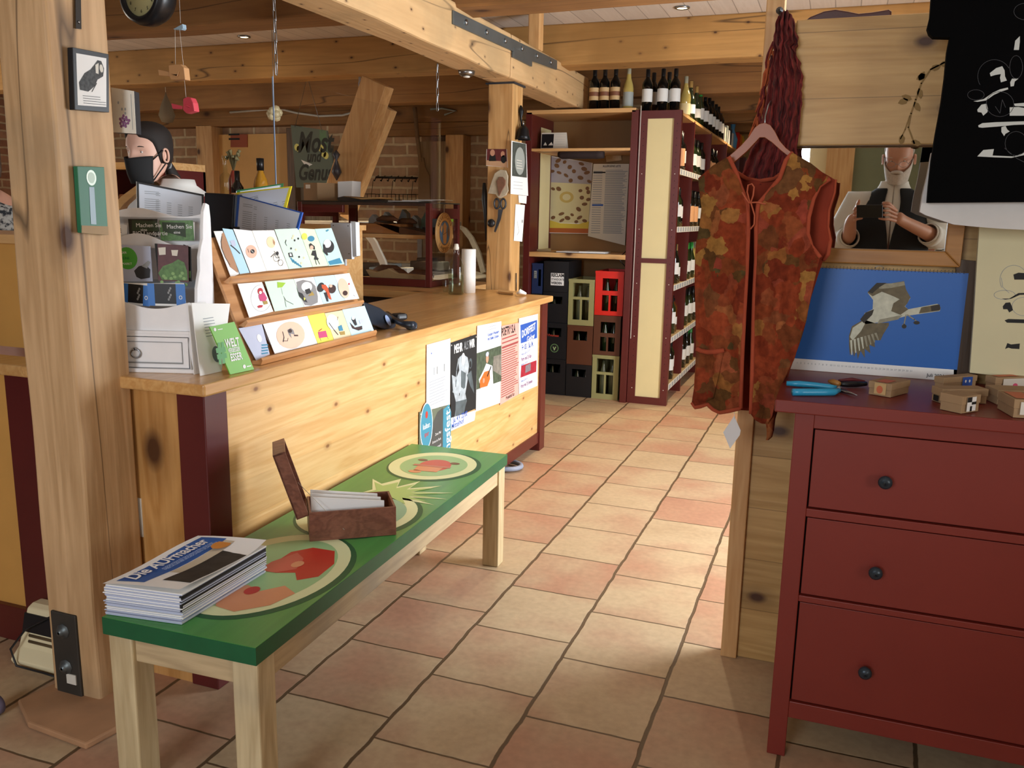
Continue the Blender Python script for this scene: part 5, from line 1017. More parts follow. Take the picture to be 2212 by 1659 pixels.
poster([(1028, 889), (1081, 870), (1083, 694), (1031, 704)], 'white poster with a guitarist photo, third in the row', p3)
PINK = plain('pink_paper', 'e3a89a', .7, var=.05)
def p4(b, fr, w_, h_, fp): b.text(fr, w_*.02, h_*.87, .062, 'POETRY SLA', INK, 1, sx=.60, bold=.03); b.lines(fr, w_*.05, h_*.84, w_*.98, 3, .022, .007, plain('print_red', '9c4a48', .6, var=0), 1); b.lines(fr, w_*.05, h_*.72, w_*.98, 22, .0125, .005, MATS['print_red'], 1); b.text(fr, w_*.3, h_*.03, .026, 'Projekthof Kar', INK, 1, sx=.85, bold=.02)
poster([(1080, 875), (1120, 852), (1122, 697), (1084, 704)], 'pink text poster announcing a poetry slam, fourth in the row', p4, PINK)
def p5(b, fr, w_, h_, fp):
    b.poly(fr, fp([(1125, 742), (1160, 730), (1160, 691), (1124, 702)]), BLUE, 1); b.text(fr, *fp([(1127, 730)])[0], .058, 'DORFFEST', WHITE, 2, sx=.86, bold=.02, rot=.10); b.text(fr, *fp([(1138, 741)])[0], .052, 'Gielow', WHITE, 2, sx=.86, bold=.01, rot=.08)
    q = fp([(1127, 757)])[0]; b.text(fr, *q, .042, 'Fr. 03. | Sa. 04.', BLUE, 2, sx=.78, bold=.02); b.text(fr, q[0]+.1, q[1]-.022, .016, 'Sep. 2021', BLUE, 2, sx=.7)
    VI_ = plain('violet_ink', '7a2c7c', .6, var=0); q = fp([(1126, 768)])[0]; b.text(fr, *q, .018, 'Freitag ab 20.00 Uhr', BLUE, 2, sx=.7); b.text(fr, q[0], q[1]-.034, .03, 'Party mit DJ Ray', VI_, 2, sx=.85, bold=.01); b.text(fr, q[0], q[1]-.058, .018, 'Samstag ab 14.00 Uhr', BLUE, 2, sx=.7)
    b.poly(fr, fp([(1124, 816), (1158, 803), (1159, 778), (1126, 790)]), plain('fest_red', 'b0283c', .5, var=.3, vs=40), 2); b.poly(fr, fp([(1134, 806), (1146, 800), (1146, 784), (1135, 790)]), plain('fest_grey', '8a8088', .5, var=.3, vs=60), 3)
    q = fp([(1125, 826)])[0]; b.text(fr, *q, .018, 'Samstag ab 20.00 Uhr', BLUE, 2, sx=.7); b.text(fr, q[0], q[1]-.034, .03, 'Party mit DJ Emmen', VI_, 2, sx=.8, bold=.01)
poster([(1121, 851), (1161, 833), (1162, 678), (1121, 688)], 'village fair poster with a blue title block, rightmost in the row', p5)
GRN = plain('dusk_green', '6c7460', .5, var=.1, vs=4); TEAL = plain('teal_print', '3f8fa8', .5, var=.05); DSL = plain('slate_print', '4c4f4c', .5, var=.1)
def p6(b, fr, w_, h_, fp):
    b.poly(fr, fp([(925, 985), (955, 985), (957, 880), (945, 890), (932, 920), (925, 950)]), DSL, 1); b.poly(fr, fp([(956, 985), (973, 985), (974, 890), (970, 873), (957, 885)]), TEAL, 2); b.disc(fr, *fp([(921, 920)])[0], .062, .105, WHITE, 2, 28); b.disc(fr, *fp([(921, 920)])[0], .057, .099, TEAL, 3, 28)
    x, y = fp([(921, 925)])[0]; b.text(fr, x, y, .035, 'kultur.', WHITE, 4, 'CENTER', sx=.8, bold=.01); b.text(fr, x, y-.035, .03, 'spur', RED, 4, 'CENTER', sx=.8, bold=.01); b.disc(fr, x, y+.06, .012, .016, RED, 4)
    b.text(fr, *fp([(971, 985)])[0], .078, 'lingsfest', WHITE, 4, rot=math.pi/2, bold=.01, sx=.9); x, y = fp([(952, 935)])[0]
    for i, s_ in enumerate(('Zwei Mal', 'Ernte im Park', 'und Sperrmüll')): b.text(fr, x, y-i*.03, .016, s_, WHITE, 4, 'RIGHT')
poster([(905, 992), (973, 992), (970, 874), (906, 890)], 'teal and grey festival poster half hidden behind the bench', p6, GRN)
# --- stack of magazines on the bench
t = thing('magazine_stack', (-1.5, 1.6, bz+.001), 'tall slightly fanned stack of newspapers on the near end of the bench', 'magazines')
NEWS = wood('paper_edges', 'eceef4', 'b9bed0', 'X', 6, .8, bump=.6, contrast=1.4, plank=('Z', .0022, .3, 'a8aec4')); HB = .075
ba, bb_, bc = aZ(229, 1328, bz), aZ(394, 1351, bz), aZ(575, 1238, bz); bd = ba+(bc-bb_)
b = MB(); random.seed(3); nl = 26
for i in range(nl):
    z0_ = Vector((0, 0, .001+HB*i/nl)); th_ = Vector((0, 0, HB/nl*.93)); j = Vector((random.uniform(-.004, .004), random.uniform(-.004, .004), 0))
    P_ = [p+z0_+j for p in (ba, bb_, bc, bd)]; b.prism(P_, th_, WHITE if i % 2 else LILAC)
b.build('newspaper_pile', t, bevel=.0006)
b = MB(); z_ = Vector((0, 0, HB+.002)); u = (bb_-ba); v = (bd-ba)
for i in range(9):   # dark printed spines
    zz = Vector((0, 0, HB*.42+i*HB*.06)); e = bb_-u*.0+zz; b.hexa([bb_+zz+u*.008, bc+zz+u*.008, bc+zz-u*.02, bb_+zz-u*.02], [p+Vector((0, 0, HB*.052)) for p in (bb_+zz+u*.008, bc+zz+u*.008, bc+zz-u*.02, bb_+zz-u*.02)], plain('spine_print', '1c1c1f', .6, var=.6, vs=30))
b.build('printed_spines', t)
b = MB(); fr = frame(ba+z_, u, v); W_, H_ = u.length, v.length; NB = plain('news_blue', '2f5fa8', .6, var=0)
rows = []
for i in range(9):
    row = []
    for j in range(9):
        s1, s2 = i/8, j/8; lift = .010*max(0, .35-s2)/.35*(1-s1) + .012*max(0, s2-.8)/.2*(1-s1) + .003*math.sin(s2*6+s1*3)+.003; row.append(ba+z_+u*(1.0-s1)+v*(s2*1.03-.01)+Vector((0, 0, lift)))
    rows.append(row)
def cov(s1, s2, l=1):
    lift = .010*max(0, .35-s2)/.35*(1-(1-s1)) + .012*max(0, s2-.8)/.2*(1-(1-s1)) + .003*math.sin(s2*6+(1-s1)*3)+.003
    return ba+z_+u*s1+v*s2+Vector((0, 0, lift+l*.0006))
grid(b, rows, WHITE)
def cpatch(s0, s1_, t0, t1, m, l=1, n=10):
    for k in range(n):
        a_, c_ = t0+(t1-t0)*k/n, t0+(t1-t0)*(k+1)/n; mm = (s0+s1_)/2
        b.add([cov(s0, a_, l), cov(mm, a_, l), cov(s1_, a_, l), cov(s1_, c_, l), cov(mm, c_, l), cov(s0, c_, l)], [(0, 1, 4, 5), (1, 2, 3, 4)], m)
cpatch(.10, .47, .05, .98, NB); cpatch(.62, .98, .12, .80, plain('cover_photo', '35332f', .6, var=.5, vs=35), 1); cpatch(.48, .62, .3, .95, plain('cover_sand', 'c9bda6', .7), 1)
fc = frame(cov(0, 0, 0)+Vector((0, 0, .0045)), v, -u)
b.text(fc, H_*.10, -W_*.31, .052, 'Die AUFmacher', WHITE, 2, bold=.02, sx=.78); b.text(fc, H_*.33, -W_*.39, .010, 'AUSGEWÄHLTE NACHRICHTEN AUS DER', plain('pale_blue_ink', 'b8cce8', .6, var=0), 2); b.text(fc, H_*.33, -W_*.44, .013, 'MECKLENBURGISCHEN SCHWEIZ', MATS['pale_blue_ink'], 2)
b.disc(fc, H_*.90, -W_*.52, .03, .022, plain('seal_orange', 'd08a3c', .6, var=0), 3)
b.build('top_newspaper', t)
# --- wooden box with open lid
t = thing('donation_box', aZ(720, 1165, bz+.001), 'brown stained wooden box with open lid holding white envelopes on the bench', 'box')
BW = wood('mahogany_stain', '8a5844', '5f3628', 'X', 1.6, .45); BI = plain('raw_ply', 'c8a06c', .7, var=.1)
q0, q1, q2 = aZ(669, 1171, bz), aZ(856, 1156, bz), aZ(858, 1098, bz); u = q1-q0; un = u.normalized(); vn = Vector((-un.y, un.x, 0)); D_ = .155; Hh = .088; U_ = u.length
Tn = .007; b = MB()
for P_, ext in (([q0, q1, q1+uz*Hh, q0+uz*Hh], vn*Tn), ([q0+vn*D_, q1+vn*D_, q1+vn*D_+uz*Hh, q0+vn*D_+uz*Hh], -vn*Tn)): b.prism([p+uz*.001 for p in P_], ext, BW)
for q in (q0, q1-un*Tn): b.prism([p+uz*.001 for p in (q+vn*Tn, q+vn*(D_-Tn), q+vn*(D_-Tn)+uz*Hh, q+vn*Tn+uz*Hh)], un*Tn, BW)
b.prism([q0+vn*Tn+uz*.001, q1+vn*Tn+uz*.001, q1+vn*(D_-Tn)+uz*.001, q0+vn*(D_-Tn)+uz*.001], uz*.006, BI); b.build('body', t, bevel=.001)
hinge = q0+vn*.0+uz*Hh; lu = (-un*.30+uz*.954).normalized(); ln = vn.cross(lu); LH = .205
fnl = lambda a_, d_, h_: q0+vn*a_+uz*(Hh*.92)+lu*h_+(-un*.954-uz*.30)*d_
b = MB(); b.prism([fnl(0, 0.036, 0), fnl(D_, 0.036, 0), fnl(D_, 0.036, LH), fnl(0, 0.036, LH)], (un*.954+uz*.30)*.006, BW)
for a_ in (0, D_-.006): b.prism([fnl(a_, .036, 0), fnl(a_, 0, .0), fnl(a_, 0, LH), fnl(a_, .036, LH)], vn*.006, BW)
for h_ in (0, LH-.006): b.prism([fnl(0, 0, h_), fnl(D_, 0, h_), fnl(D_, .036, h_), fnl(0, .036, h_)], lu*.006, BW)
b.build('lid', t, bevel=.001)
for k in range(3):
    b = MB(); a_ = .035+k*.035; b.prism([q0+vn*a_+un*.01+uz*.008, q1+vn*a_-un*(.03+.006*k)+uz*.008, q1+vn*(a_+.006)-un*(.03+.006*k)+uz*(Hh*1.10), q0+vn*(a_+.012)+un*.01+uz*(Hh*1.38)], vn*.003, WHITE)
    b.build('envelope', label=('front', 'middle', 'rear')[k]+' white envelope standing in the open wooden box', cat='envelope', group='envelopes in the wooden box')
b = MB(); b.tube([fnl(D_*.3, .0, LH*.45), q0+vn*-.001+un*.10+uz*.03], .0008, plain('string', 'b8b0a0', .8, var=0), 4); b.build('lid_string', t)
b = MB(); b.prism([fnl(.03, .02, .01), fnl(.10, .02, .02), fnl(.09, .024, .12)], (un*.954+uz*.3)*.001, WHITE); b.build('paper_slip', label='white paper slip tucked in the open box lid', cat='paper')
# --- fan heater, castor, ring under the counter
t = thing('fan_heater', (-2.2, 1.84, 0), 'old cream white fan heater on the floor behind the timber pillar', 'heater')
HC = plain('heater_cream', 'e9dcb4', .45, var=.03)
b = MB(); b.prism([(-2.30, 1.775, .0), (-2.30, 1.765, .02), (-2.30, 1.80, .05), (-2.28, 1.825, .17), (-2.28, 1.845, .18), (-2.28, 1.88, .18), (-2.30, 1.88, 0)], (.24, 0, 0), HC); b.build('body', t, bevel=.006)
b = MB(); b.prism([(-2.285, 1.8055, .1), (-2.285, 1.819, .155), (-2.285, 1.825, .155), (-2.285, 1.815, .1)], (.22, 0, 0), BLACK); b.build('black_grille', t)
for z_ in (.07, .088): b = MB(); b.tube([(-2.26, 1.803+(z_-.05)*.2, z_), (-2.06, 1.803+(z_-.05)*.2, z_)], .006, plain('slot_brown', '5c4c34', .5), 8); b.build('vent_slot', t)
b = MB(); b.tube([(-2.12, 1.83, .2), (-2.16, 1.82, .17), (-2.25, 1.79, .12), (-2.285, 1.76, .06), (-2.26, 1.755, .012), (-2.16, 1.76, .008), (-2.05, 1.755, .008)], .0035, BLACK, 6); b.build('power_cord', t)
t = thing('castor_wheel', (-2.07, 1.55, 0), 'violet grey castor wheel just inside the left edge of the picture', 'wheel')
b = MB(); c_ = Vector((-2.10, 1.555, .03)); b.lathe([(.0, -.012), (.024, -.012), (.03, -.008), (.03, .008), (.024, .012), (0, .012)], c_, plain('violet_rubber', '5c5468', .5), 24, 'Y'); b.build('tyre', t)
b = MB(); b.lathe([(0, -.014), (.016, -.0135), (.017, -.011)], c_, BLACK, 20, 'Y'); b.build('hub', t)
b = MB(); c_ = aZ(1092, 1005, .02); b.tube([c_+Vector((-.02+.11*math.cos(a), .085*math.sin(a), 0)) for a in [k*math.pi/14 for k in range(28)]], .014, plain('grey_rubber', '8e98ac', .5), 8, closed=True); b.build('rubber_ring', label='pale grey rubber ring on the floor under the counter edge', cat='ring')
b = MB(); b.box(-1.905, -1.866, 1.897, 1.9, .44, .56, OFFW); b.build('socket_box', label='small white socket box on the counter end behind the pillar', cat='socket')

t = thing('glass_dome', (-2.48, 2.22, 1.31), 'low glass dome with a gold rim on the cabinet at the far left', 'dome')
b = MB(); b.lathe([(.085, 0), (.085, .04), (.07, .09), (.04, .115), (.0, .12)], (-2.46, 2.22, 1.313), CLEAR, 24, cap=False); b.build('dome', t)
b = MB(); b.lathe([(0, 0), (.095, 0), (.095, .012), (0, .012)], (-2.46, 2.22, 1.311), plain('brass', 'c89a4c', .3, .7), 24); b.build('base', t)
b = MB(); b.box(-2.36, -2.20, 1.99, 2.12, WT+.001, WT+.12, OFFW); b.box(-2.37, -2.19, 1.98, 2.13, WT+.001, WT+.02, OFFW); b.build('white_box', label='small white box on the counter left of the timber pillar', cat='box', bevel=.002)
b = MB(); b.prism([aY(*q, 2.60) for q in [(240, 448), (262, 424), (298, 398), (300, 412), (268, 440), (256, 455)]], (0, .03, 0), PINE_X); b.prism([aY(*q, 2.60) for q in [(240, 448), (256, 455), (256, 800), (240, 800)]], (0, .02, 0), PINE_X); b.build('slanted_rest', label='slanted pale wooden board between pillar and price list stand', cat='board')
# ================================================================== lamps, things on the posts, hanging things
def spot_lamp(x, y, label, power=60, real=True, z=2.69, tgt=None):
    t = thing('ceiling_spotlight', (x, y, z-.03), label, 'lamp')
    b = MB(); b.lathe([(.045, 0), (.048, -.008), (.036, -.012), (.034, -.004)], (x, y, z), STEEL, 24); b.build('rim', t)
    b = MB(); b.lathe([(0, -.006), (.033, -.006), (.033, -.003)], (x, y, z), plain('lamp_glow', 'ffe2a8', .5, var=0, emit=25), 20); b.build('bulb', t)
    l = bpy.data.lights.new('spot', 'SPOT'); l.energy = power; l.color = WARM; l.spot_size = R(88); l.spot_blend = .7; l.shadow_soft_size = .04
    o = bpy.data.objects.new('spot', l); COL.objects.link(o); o.location = (x, y, z-.02)
    if tgt: o.rotation_euler = (Vector(tgt)-o.location).to_track_quat('-Z', 'Y').to_euler()
spot_lamp(-4.33, 5.72, 'small bright ceiling spotlight at left, above the bird mobile', 110)
spot_lamp(-1.035, 5.69, 'small bright ceiling spotlight at the top, right of the main beam', 150, tgt=(-.7, 4.9, 0))
spot_lamp(-.55, 7.1, 'ceiling spotlight over the wine aisle, behind the second joist', 120, tgt=(-1.2, 7.0, 1.2))
spot_lamp(-.55, 9.3, 'ceiling spotlight farthest down the wine aisle', 110, tgt=(-1.2, 9.0, 1.2))
spot_lamp(-3.4, 7.0, 'ceiling spotlight above the glass refrigerated counter', 110)
spot_lamp(-6.0, 7.2, 'ceiling spotlight before the ochre panel at far left', 110)
spot_lamp(-3.9, 3.3, 'ceiling spotlight above the area behind the counter', 60)
t = thing('smoke_detector', aZ(1010, 155, 2.185), 'round silver detector on the underside of the main beam', 'detector')
b = MB(); p = aZ(1008, 156, 2.19); b.lathe([(0, -.022), (.03, -.022), (.045, -.012), (.048, .01)], p, STEEL, 24); b.build('body', t)
b = MB(); b.lathe([(0, -.03), (.018, -.028), (.02, -.02)], p, OFFW, 16); b.build('lens', t)
# chains and clear screens
def chain(p0, p1, label, ln=.045, r=.0022, wd=.012):
    p0, p1 = Vector(p0), Vector(p1); n = max(2, int((p1-p0).length/(ln*.78))); b = MB()
    for i in range(n):
        c = p0+(p1-p0)*((i+.5)/n); h = (p1-p0).length/n*.62; s_ = Vector((1, 0, 0)) if i % 2 else Vector((0, 1, 0)); pts = []
        for k in range(12):
            a = 2*math.pi*k/12; pts.append(c+s_*(wd/2*math.cos(a))+Vector((0, 0, (h-wd/2)*(1 if math.sin(a) > 0 else -1)+wd/2*math.sin(a))))
        b.tube(pts, r, STEEL, 5, closed=True)
    return b.build('hanging_chain', label=label, cat='chain')
def chx(px0, px1, X=None, Y=None): return (aX(*px0, X), aX(*px1, X)) if X is not None else (aY(*px0, Y), aY(*px1, Y))
a1 = aX(597, 160, -2.11); a2 = aX(945, 238, -2.13)
chain((-2.11, a1.y, 2.2), a1, 'near steel chain holding the clear screen below the main beam')
chain((-2.13, a2.y, 2.2), a2, 'far steel chain holding the clear screen, left of the post')
b = MB(); b.box(-2.123, -2.119, a1.y-.01, a2.y+.02, 1.42, a1.z-.01, CLEAR); b.build('clear_screen', label='large clear acrylic screen hanging on chains over the counter', cat='screen')
b = MB(); b.box(-2.1235, -2.1185, a1.y-.012, a1.y-.009, 1.42, a1.z-.01, plain('acrylic_edge', '8fa6c4', .2, var=0)); b.build('screen_edge_strip', label='bluish front edge strip of the clear screen', cat='strip')
c1 = aY(583, 238, 6.0); c2 = aY(772, 330, 6.0)
chain((c1.x, 6.05, 2.42), (c1.x, 6.05, c1.z+.3), 'thin chain with a shell ball hanging from the second joist', .05, .003, .018)
chain((c2.x, 6.05, 2.42), (c2.x, 6.05, c2.z), 'thin long chain hanging before the wide diagonal brace', .05, .003, .018)
b = MB(); random.seed(2); q = aY(593, 245, 5.0)
for i in range(9):
    a, e = i*2.4, math.acos(1-2*(i+.5)/9); b.lathe([(.0, -.028), (.02, -.02), (.028, 0), (.02, .02), (0, .028)], q+Vector((math.cos(a)*math.sin(e), math.sin(a)*math.sin(e), math.cos(e)))*.028, plain('shell', 'd8c89c', .35, var=.15, vs=30), 10, cap=False)
b.tube([q, q+Vector((0, 0, .3)), Vector((q.x, q.y, 2.69))], .002, STEEL, 4); b.build('shell_ball', label='pale shell ball ornament hanging on the thin chain', cat='ornament')
# clock
F = aY(300, -18, 2.9); ax_ = Vector((.12, .99, -.03)).normalized(); ux = ax_.cross(Vector((0, 0, 1))).normalized(); uy = ux.cross(ax_)
MF = Matrix(((ux.x, uy.x, -ax_.x, F.x), (ux.y, uy.y, -ax_.y, F.y), (ux.z, uy.z, -ax_.z, F.z), (0, 0, 0, 1)))
t = thing('wall_clock', F, 'large round black clock with a yellowish dial cut by the top edge', 'clock')
b = MB(MF); b.lathe([(.0, -.10), (.10, -.10), (.118, -.07), (.122, -.03), (.115, 0), (.10, .006), (.092, 0), (.090, -.012)], (0, 0, 0), plain('clock_black', '16171a', .35, var=.1), 40); b.build('case', t)
b = MB(MF); b.lathe([(0, -.010), (.091, -.010), (.091, -.012)], (0, 0, 0), plain('clock_dial', 'c8c08a', .4, var=.12, vs=6), 40); fr = (Vector((0, 0, -.009)), Vector((1, 0, 0)), Vector((0, 1, 0)), Vector((0, 0, 1)))
for h in range(12): a = R(90-h*30-30); b.text(fr, .070*math.cos(a), .070*math.sin(a)-.007, .018, str(h+1), INK, 2, 'CENTER')
b.line(fr, [(0, 0), (.02, .04)], .004, INK, 3); b.line(fr, [(0, 0), (.05, -.03)], .003, INK, 3); b.build('dial', t)
b = MB(); b.tube([F+ax_*.05+Vector((0, 0, .1)), (F.x+ax_.x*.05, F.y+ax_.y*.05, 2.69)], .006, BLACK, 6); b.build('rod', t)
# bird mobile
t = thing('bird_mobile', aY(395, 230, 2.8), 'hanging mobile of a natural wooden bird and a pink red bird', 'mobile')
b = MB(); b.prism([aY(*q, 2.8) for q in [(374, 63), (394, 52), (395, 61), (392, 64)]], (0, .02, 0), plain('tag_blue', '9fb8c8', .4, var=0)); b.build('clip', t)
b = MB(); 
for p_, q_ in (((378, 63), (379, 140)), ((388, 63), (397, 150)), ((398, 170), (402, 210))): b.tube([aY(*p_, 2.8), aY(*q_, 2.8)], .0006, OFFW, 4)
b.tube([aY(390, 50, 2.8), (aY(390, 50, 2.8).x, 2.8, 2.69)], .0006, OFFW, 4); b.build('string', t)
def bird(pxb, pxt, pxw, m, nm):
    b = MB(); b.prism([aY(*q, 2.785) for q in pxb], (0, .03, 0), m); b.prism([aY(*q, 2.797) for q in pxt], (0, .006, 0), m); b.prism([aY(*q, 2.779) for q in pxw], (0, .006, 0), m); b.build(nm, t, bevel=.003)
bird([(364, 141), (378, 139), (390, 139), (397, 146), (400, 172), (384, 172), (369, 172), (365, 163)], [(341, 150), (364, 155), (366, 165), (343, 163)], [(368, 158), (380, 164), (386, 153), (383, 166), (370, 162)], plain('natural_wood', 'd09c68', .5), 'wooden_bird')
bird([(395, 213), (404, 209), (412, 211), (417, 222), (420, 240), (402, 245), (395, 238)], [(369, 223), (394, 229), (393, 236), (372, 235)], [(397, 224), (406, 227), (412, 233), (402, 231)], plain('pink_red', 'd84a58', .5), 'red_bird')
b = MB(); p = aY(360, 240, 6.8); b.lathe([(0, -.11), (.05, -.10), (.075, -.04), (.05, .05), (.015, .13), (.004, .17)], p, plain('drop_felt', '7a6a52', .8), 16); b.tube([p+Vector((0, 0, .16)), Vector((p.x, p.y, 2.69))], .002, OFFW, 4); b.build('drop_ornament', label='grey brown drop shaped ornament hanging behind the red bird', cat='ornament')
# pictures on the pillar
def onX(name, px, X, label, cat, art, m, th=.012, group=None, frame_m=None, fw_=.006):
    fn = lambda x, y: aX(x, y, X); P_ = [fn(*q) for q in px]; fr = frame(P_[0], P_[1]-P_[0], P_[3]-P_[0]); t = thing(name, P_[0], label, cat, group)
    b = MB(); b.hexa([p-Vector((th, 0, 0)) for p in P_], P_, frame_m or m); o, u, v, n = fr; w_, h_ = (P_[1]-P_[0]).length, (P_[3]-P_[0]).dot(v)
    b.build('frame' if frame_m else 'board', t, bevel=.001); b = MB()
    if frame_m: c = sum(P_, Vector())/4; I_ = [p+(c-p)*(fw_*2.6/(p-c).length)+n*.0006 for p in P_]; b.hexa([p-n*.0004 for p in I_], I_, m)
    art(b, fr, w_, h_, lambda pts: fpx(pts, fr, fn)); b.build('picture', t)
INKM = plain('pencil_grey', '55585a', .7, var=.5, vs=120)
def ab(b, fr, w_, h_, fp):
    b.poly(fr, fp([(170, 178), (182, 158), (195, 150), (203, 140), (210, 130), (218, 132), (224, 148), (222, 165), (210, 172), (204, 186), (190, 198), (172, 194)]), INKM, 3); b.poly(fr, fp([(205, 140), (212, 136), (212, 160), (206, 158)]), OFFW, 4); b.disc(fr, *fp([(218, 148)])[0], .006, .010, OFFW, 4)
    b.line(fr, fp([(208, 180), (198, 198)]), .002, INKM, 3); x, y = fp([(178, 206)])[0]; b.lines(fr, x, y, x+.075, 4, .006, .0012, INKM, 3)
onX('framed_picture', [(162, 237), (236, 243), (235, 117), (157, 102)], -1.845, 'black framed pencil drawing of a bird on the timber pillar', 'picture', ab, WHITE, .018, frame_m=BLACK)
fn = lambda x, y: aY(x, y, 1.93); P_ = [fn(*q) for q in [(246, 286), (295, 289), (290, 197), (241, 189)]]; fr = frame(P_[0], P_[1]-P_[0], P_[3]-P_[0])
t = thing('canvas_picture', (-1.87, 1.92, P_[0].z), 'small white canvas with a purple berry cluster behind the pillar edge', 'picture')
b = MB(); b.hexa(P_, [p+Vector((-.012, .03, 0)) for p in P_], DARK); b.build('stretcher', t); b = MB(); b.hexa([p-Vector((0, .001, 0)) for p in P_], [p-Vector((0, .002, 0)) for p in P_], OFFW); fr = (fr[0]-Vector((0, .0022, 0)),)+fr[1:]; PU = plain('berry_purple', '8a5a86', .6, var=.2, vs=80)
for i in range(16): a = i*2.4; q = fp_ = fpx([(270+12*math.sqrt(i/16)*math.cos(a), 263+13*math.sqrt(i/16)*math.sin(a))], fr, fn)[0]; b.disc(fr, q[0], q[1], .0042, .0042, PU, 1+i % 2, 10)
for q in ((257, 222), (265, 236), (272, 236), (272, 245)): b.disc(fr, *fpx([q], fr, fn)[0], .003, .004, INKG, 1, 10)
b.line(fr, fpx([(284, 204), (288, 280)], fr, fn), .0015, INKG, 1); b.build('picture', t)
def ag(b, fr, w_, h_, fp): b.disc(fr, *fp([(197, 384)])[0], .016, .020, plain('medal_silver', 'a8b0a0', .35, .3, var=.2, vs=60), 2); b.disc(fr, *fp([(197, 384)])[0], .011, .014, plain('medal_dark', '8a9484', .4, .3), 3); b.poly(fr, fp([(196, 484), (208, 485), (203, 404), (192, 404)]), ZINC, 2); b.poly(fr, fp([(176, 503), (234, 508), (233, 489), (176, 487)]), plain('bare_wood', 'a88a60', .6, var=.15), 2)
onX('bottle_opener_board', [(176, 503), (234, 508), (225, 361), (167, 359)], -1.848, 'green wooden board with a round medal and silver strap on the pillar', 'board', ag, plain('board_green', '1f6a48', .45, var=.05), .014)
t = thing('iron_strap', aX(170, 60, -1.862), 'black iron strap with one screw at the top of the pillar', 'strap')
b = MB(); b.hexa([aX(*q, -1.866) for q in [(164, 62), (176, 63), (174, -60), (162, -60)]], [aX(*q, -1.860) for q in [(164, 62), (176, 63), (174, -60), (162, -60)]], plain('iron_black', '2c241c', .6, .3)); b.build('strap', t)
b = MB(); b.lathe([(.004, 0), (.003, .003)], aX(170, 48, -1.860), STEEL, 10, 'X'); b.build('screw', t)
# things on the middle post
PY_ = 5.148
def onY(name, px, Y, label, cat, m, art=None, th=.001, group=None):
    fn = lambda x, y: aY(x, y, Y); P_ = [fn(*q) for q in px]; fr = frame(P_[0], (1, 0, 0), (0, 0, 1)); b = MB(); b.hexa(P_, [p+Vector((0, th, 0)) for p in P_], m)
    if art: art(b, fr, lambda pts: fpx(pts, fr, fn))
    return b.build(name, label=label, cat=cat, group=group)
def aph(b, fr, fp):
    b.poly(fr, fp([(1051, 357), (1096, 362), (1094, 322), (1052, 322)]), plain('photo_maroon', '6a2a2a', .5, var=.3, vs=60), 1); b.poly(fr, fp([(1056, 348), (1072, 348), (1070, 335), (1058, 335)]), INK, 2); b.disc(fr, *fp([(1064, 330)])[0], .016, .02, SKIN, 3); b.disc(fr, *fp([(1086, 333)])[0], .013, .018, SKIN, 3); b.poly(fr, fp([(1050, 357), (1096, 362), (1095, 349), (1050, 346)]), plain('photo_table', 'c8a07c', .6), 2); b.disc(fr, *fp([(1088, 344)])[0], .018, .024, INK, 3)
onY('photograph', [(1050, 358), (1097, 362), (1095, 322), (1051, 322)], PY_-.001, 'small reddish photograph of two people pinned to the middle post', 'photograph', WHITE, aph)
t = thing('dried_bouquet', aY(1075, 430, PY_), 'baby-faced photo keepsake wrapped in beige cloth on the middle post', 'keepsake')
CLO = plain('beige_cloth', 'b8ac94', .9, var=.2, vs=30)
b = MB(); f2 = lambda pts, y0, m, d=.02: b.prism([aY(x, y, y0) for x, y in pts][::-1], (0, d, 0), m)
f2([(1053, 418), (1062, 390), (1068, 374), (1080, 366), (1092, 368), (1097, 380), (1096, 400), (1098, 412), (1092, 422), (1080, 428), (1076, 428), (1070, 420)], PY_-.022, CLO); b.build('cloth', t, bevel=.004)
b = MB(); f2([(1072, 392), (1078, 382), (1086, 382), (1092, 390), (1091, 400), (1084, 412), (1078, 424), (1075, 412)], PY_-.028, plain('warm_brown', '7c5640', .7, var=.2, vs=40), .01); b.build('face_picture', t, bevel=.003)
def scissors(px, Y, label):
    t = thing('scissors', aY(px[0], px[1]+30, Y), label, 'scissors'); x, y = px; b = MB()
    for sx in (-1, 1): c = aY(x+sx*7, y, Y); b.tube([c+Vector((.017*math.cos(a), 0, .030*math.sin(a))) for a in [k*math.pi/8 for k in range(16)]], .006, plain('scissor_grip', '2c3036', .4, var=0), 6, closed=True)
    b.build('grip', t); b = MB(); b.prism([aY(*q, Y-.004) for q in [(x-4, y+12), (x+6, y+12), (x+1, y+34), (x-10, y+62), (x-13, y+60), (x-5, y+30)]], (0, .006, 0), plain('blade_steel', '6a7078', .3, .9)); b.build('blade', t)
scissors((1080, 440), PY_-.012, 'dark handled scissors hanging on the front of the middle post')
t = thing('round_magnet', aY(1064, 480, PY_), 'round black magnet on the middle post below the scissors', 'magnet'); b = MB(); b.lathe([(.0, -.02), (.02, -.018), (.026, -.008), (.024, 0)], aY(1062, 482, PY_), BLACK, 18, 'Y'); b.build('disc', t)
b = MB(); b.tube([aY(1046, 395, 5.2), aY(1047, 430, 5.2), aY(1049, 470, 5.2), aY(1050, 520, 5.2)], [.01, .022, .012, .004], plain('dark_tool', '22262c', .4, var=.2), 8); b.build('hanging_tool', label='dark garden tool hanging on the left side of the middle post', cat='tool')
def apx(name, px, X, label, cat, m, art=None, th=.001):
    fn = lambda x, y: aX(x, y, X); P_ = [fn(*q) for q in px]; fr = frame(P_[0], (0, 1, 0), (0, 0, 1)); b = MB(); b.hexa([p-Vector((th, 0, 0)) for p in P_], P_, m)
    if art: art(b, fr, lambda pts: fpx(pts, fr, fn))
    return b.build(name, label=label, cat=cat)
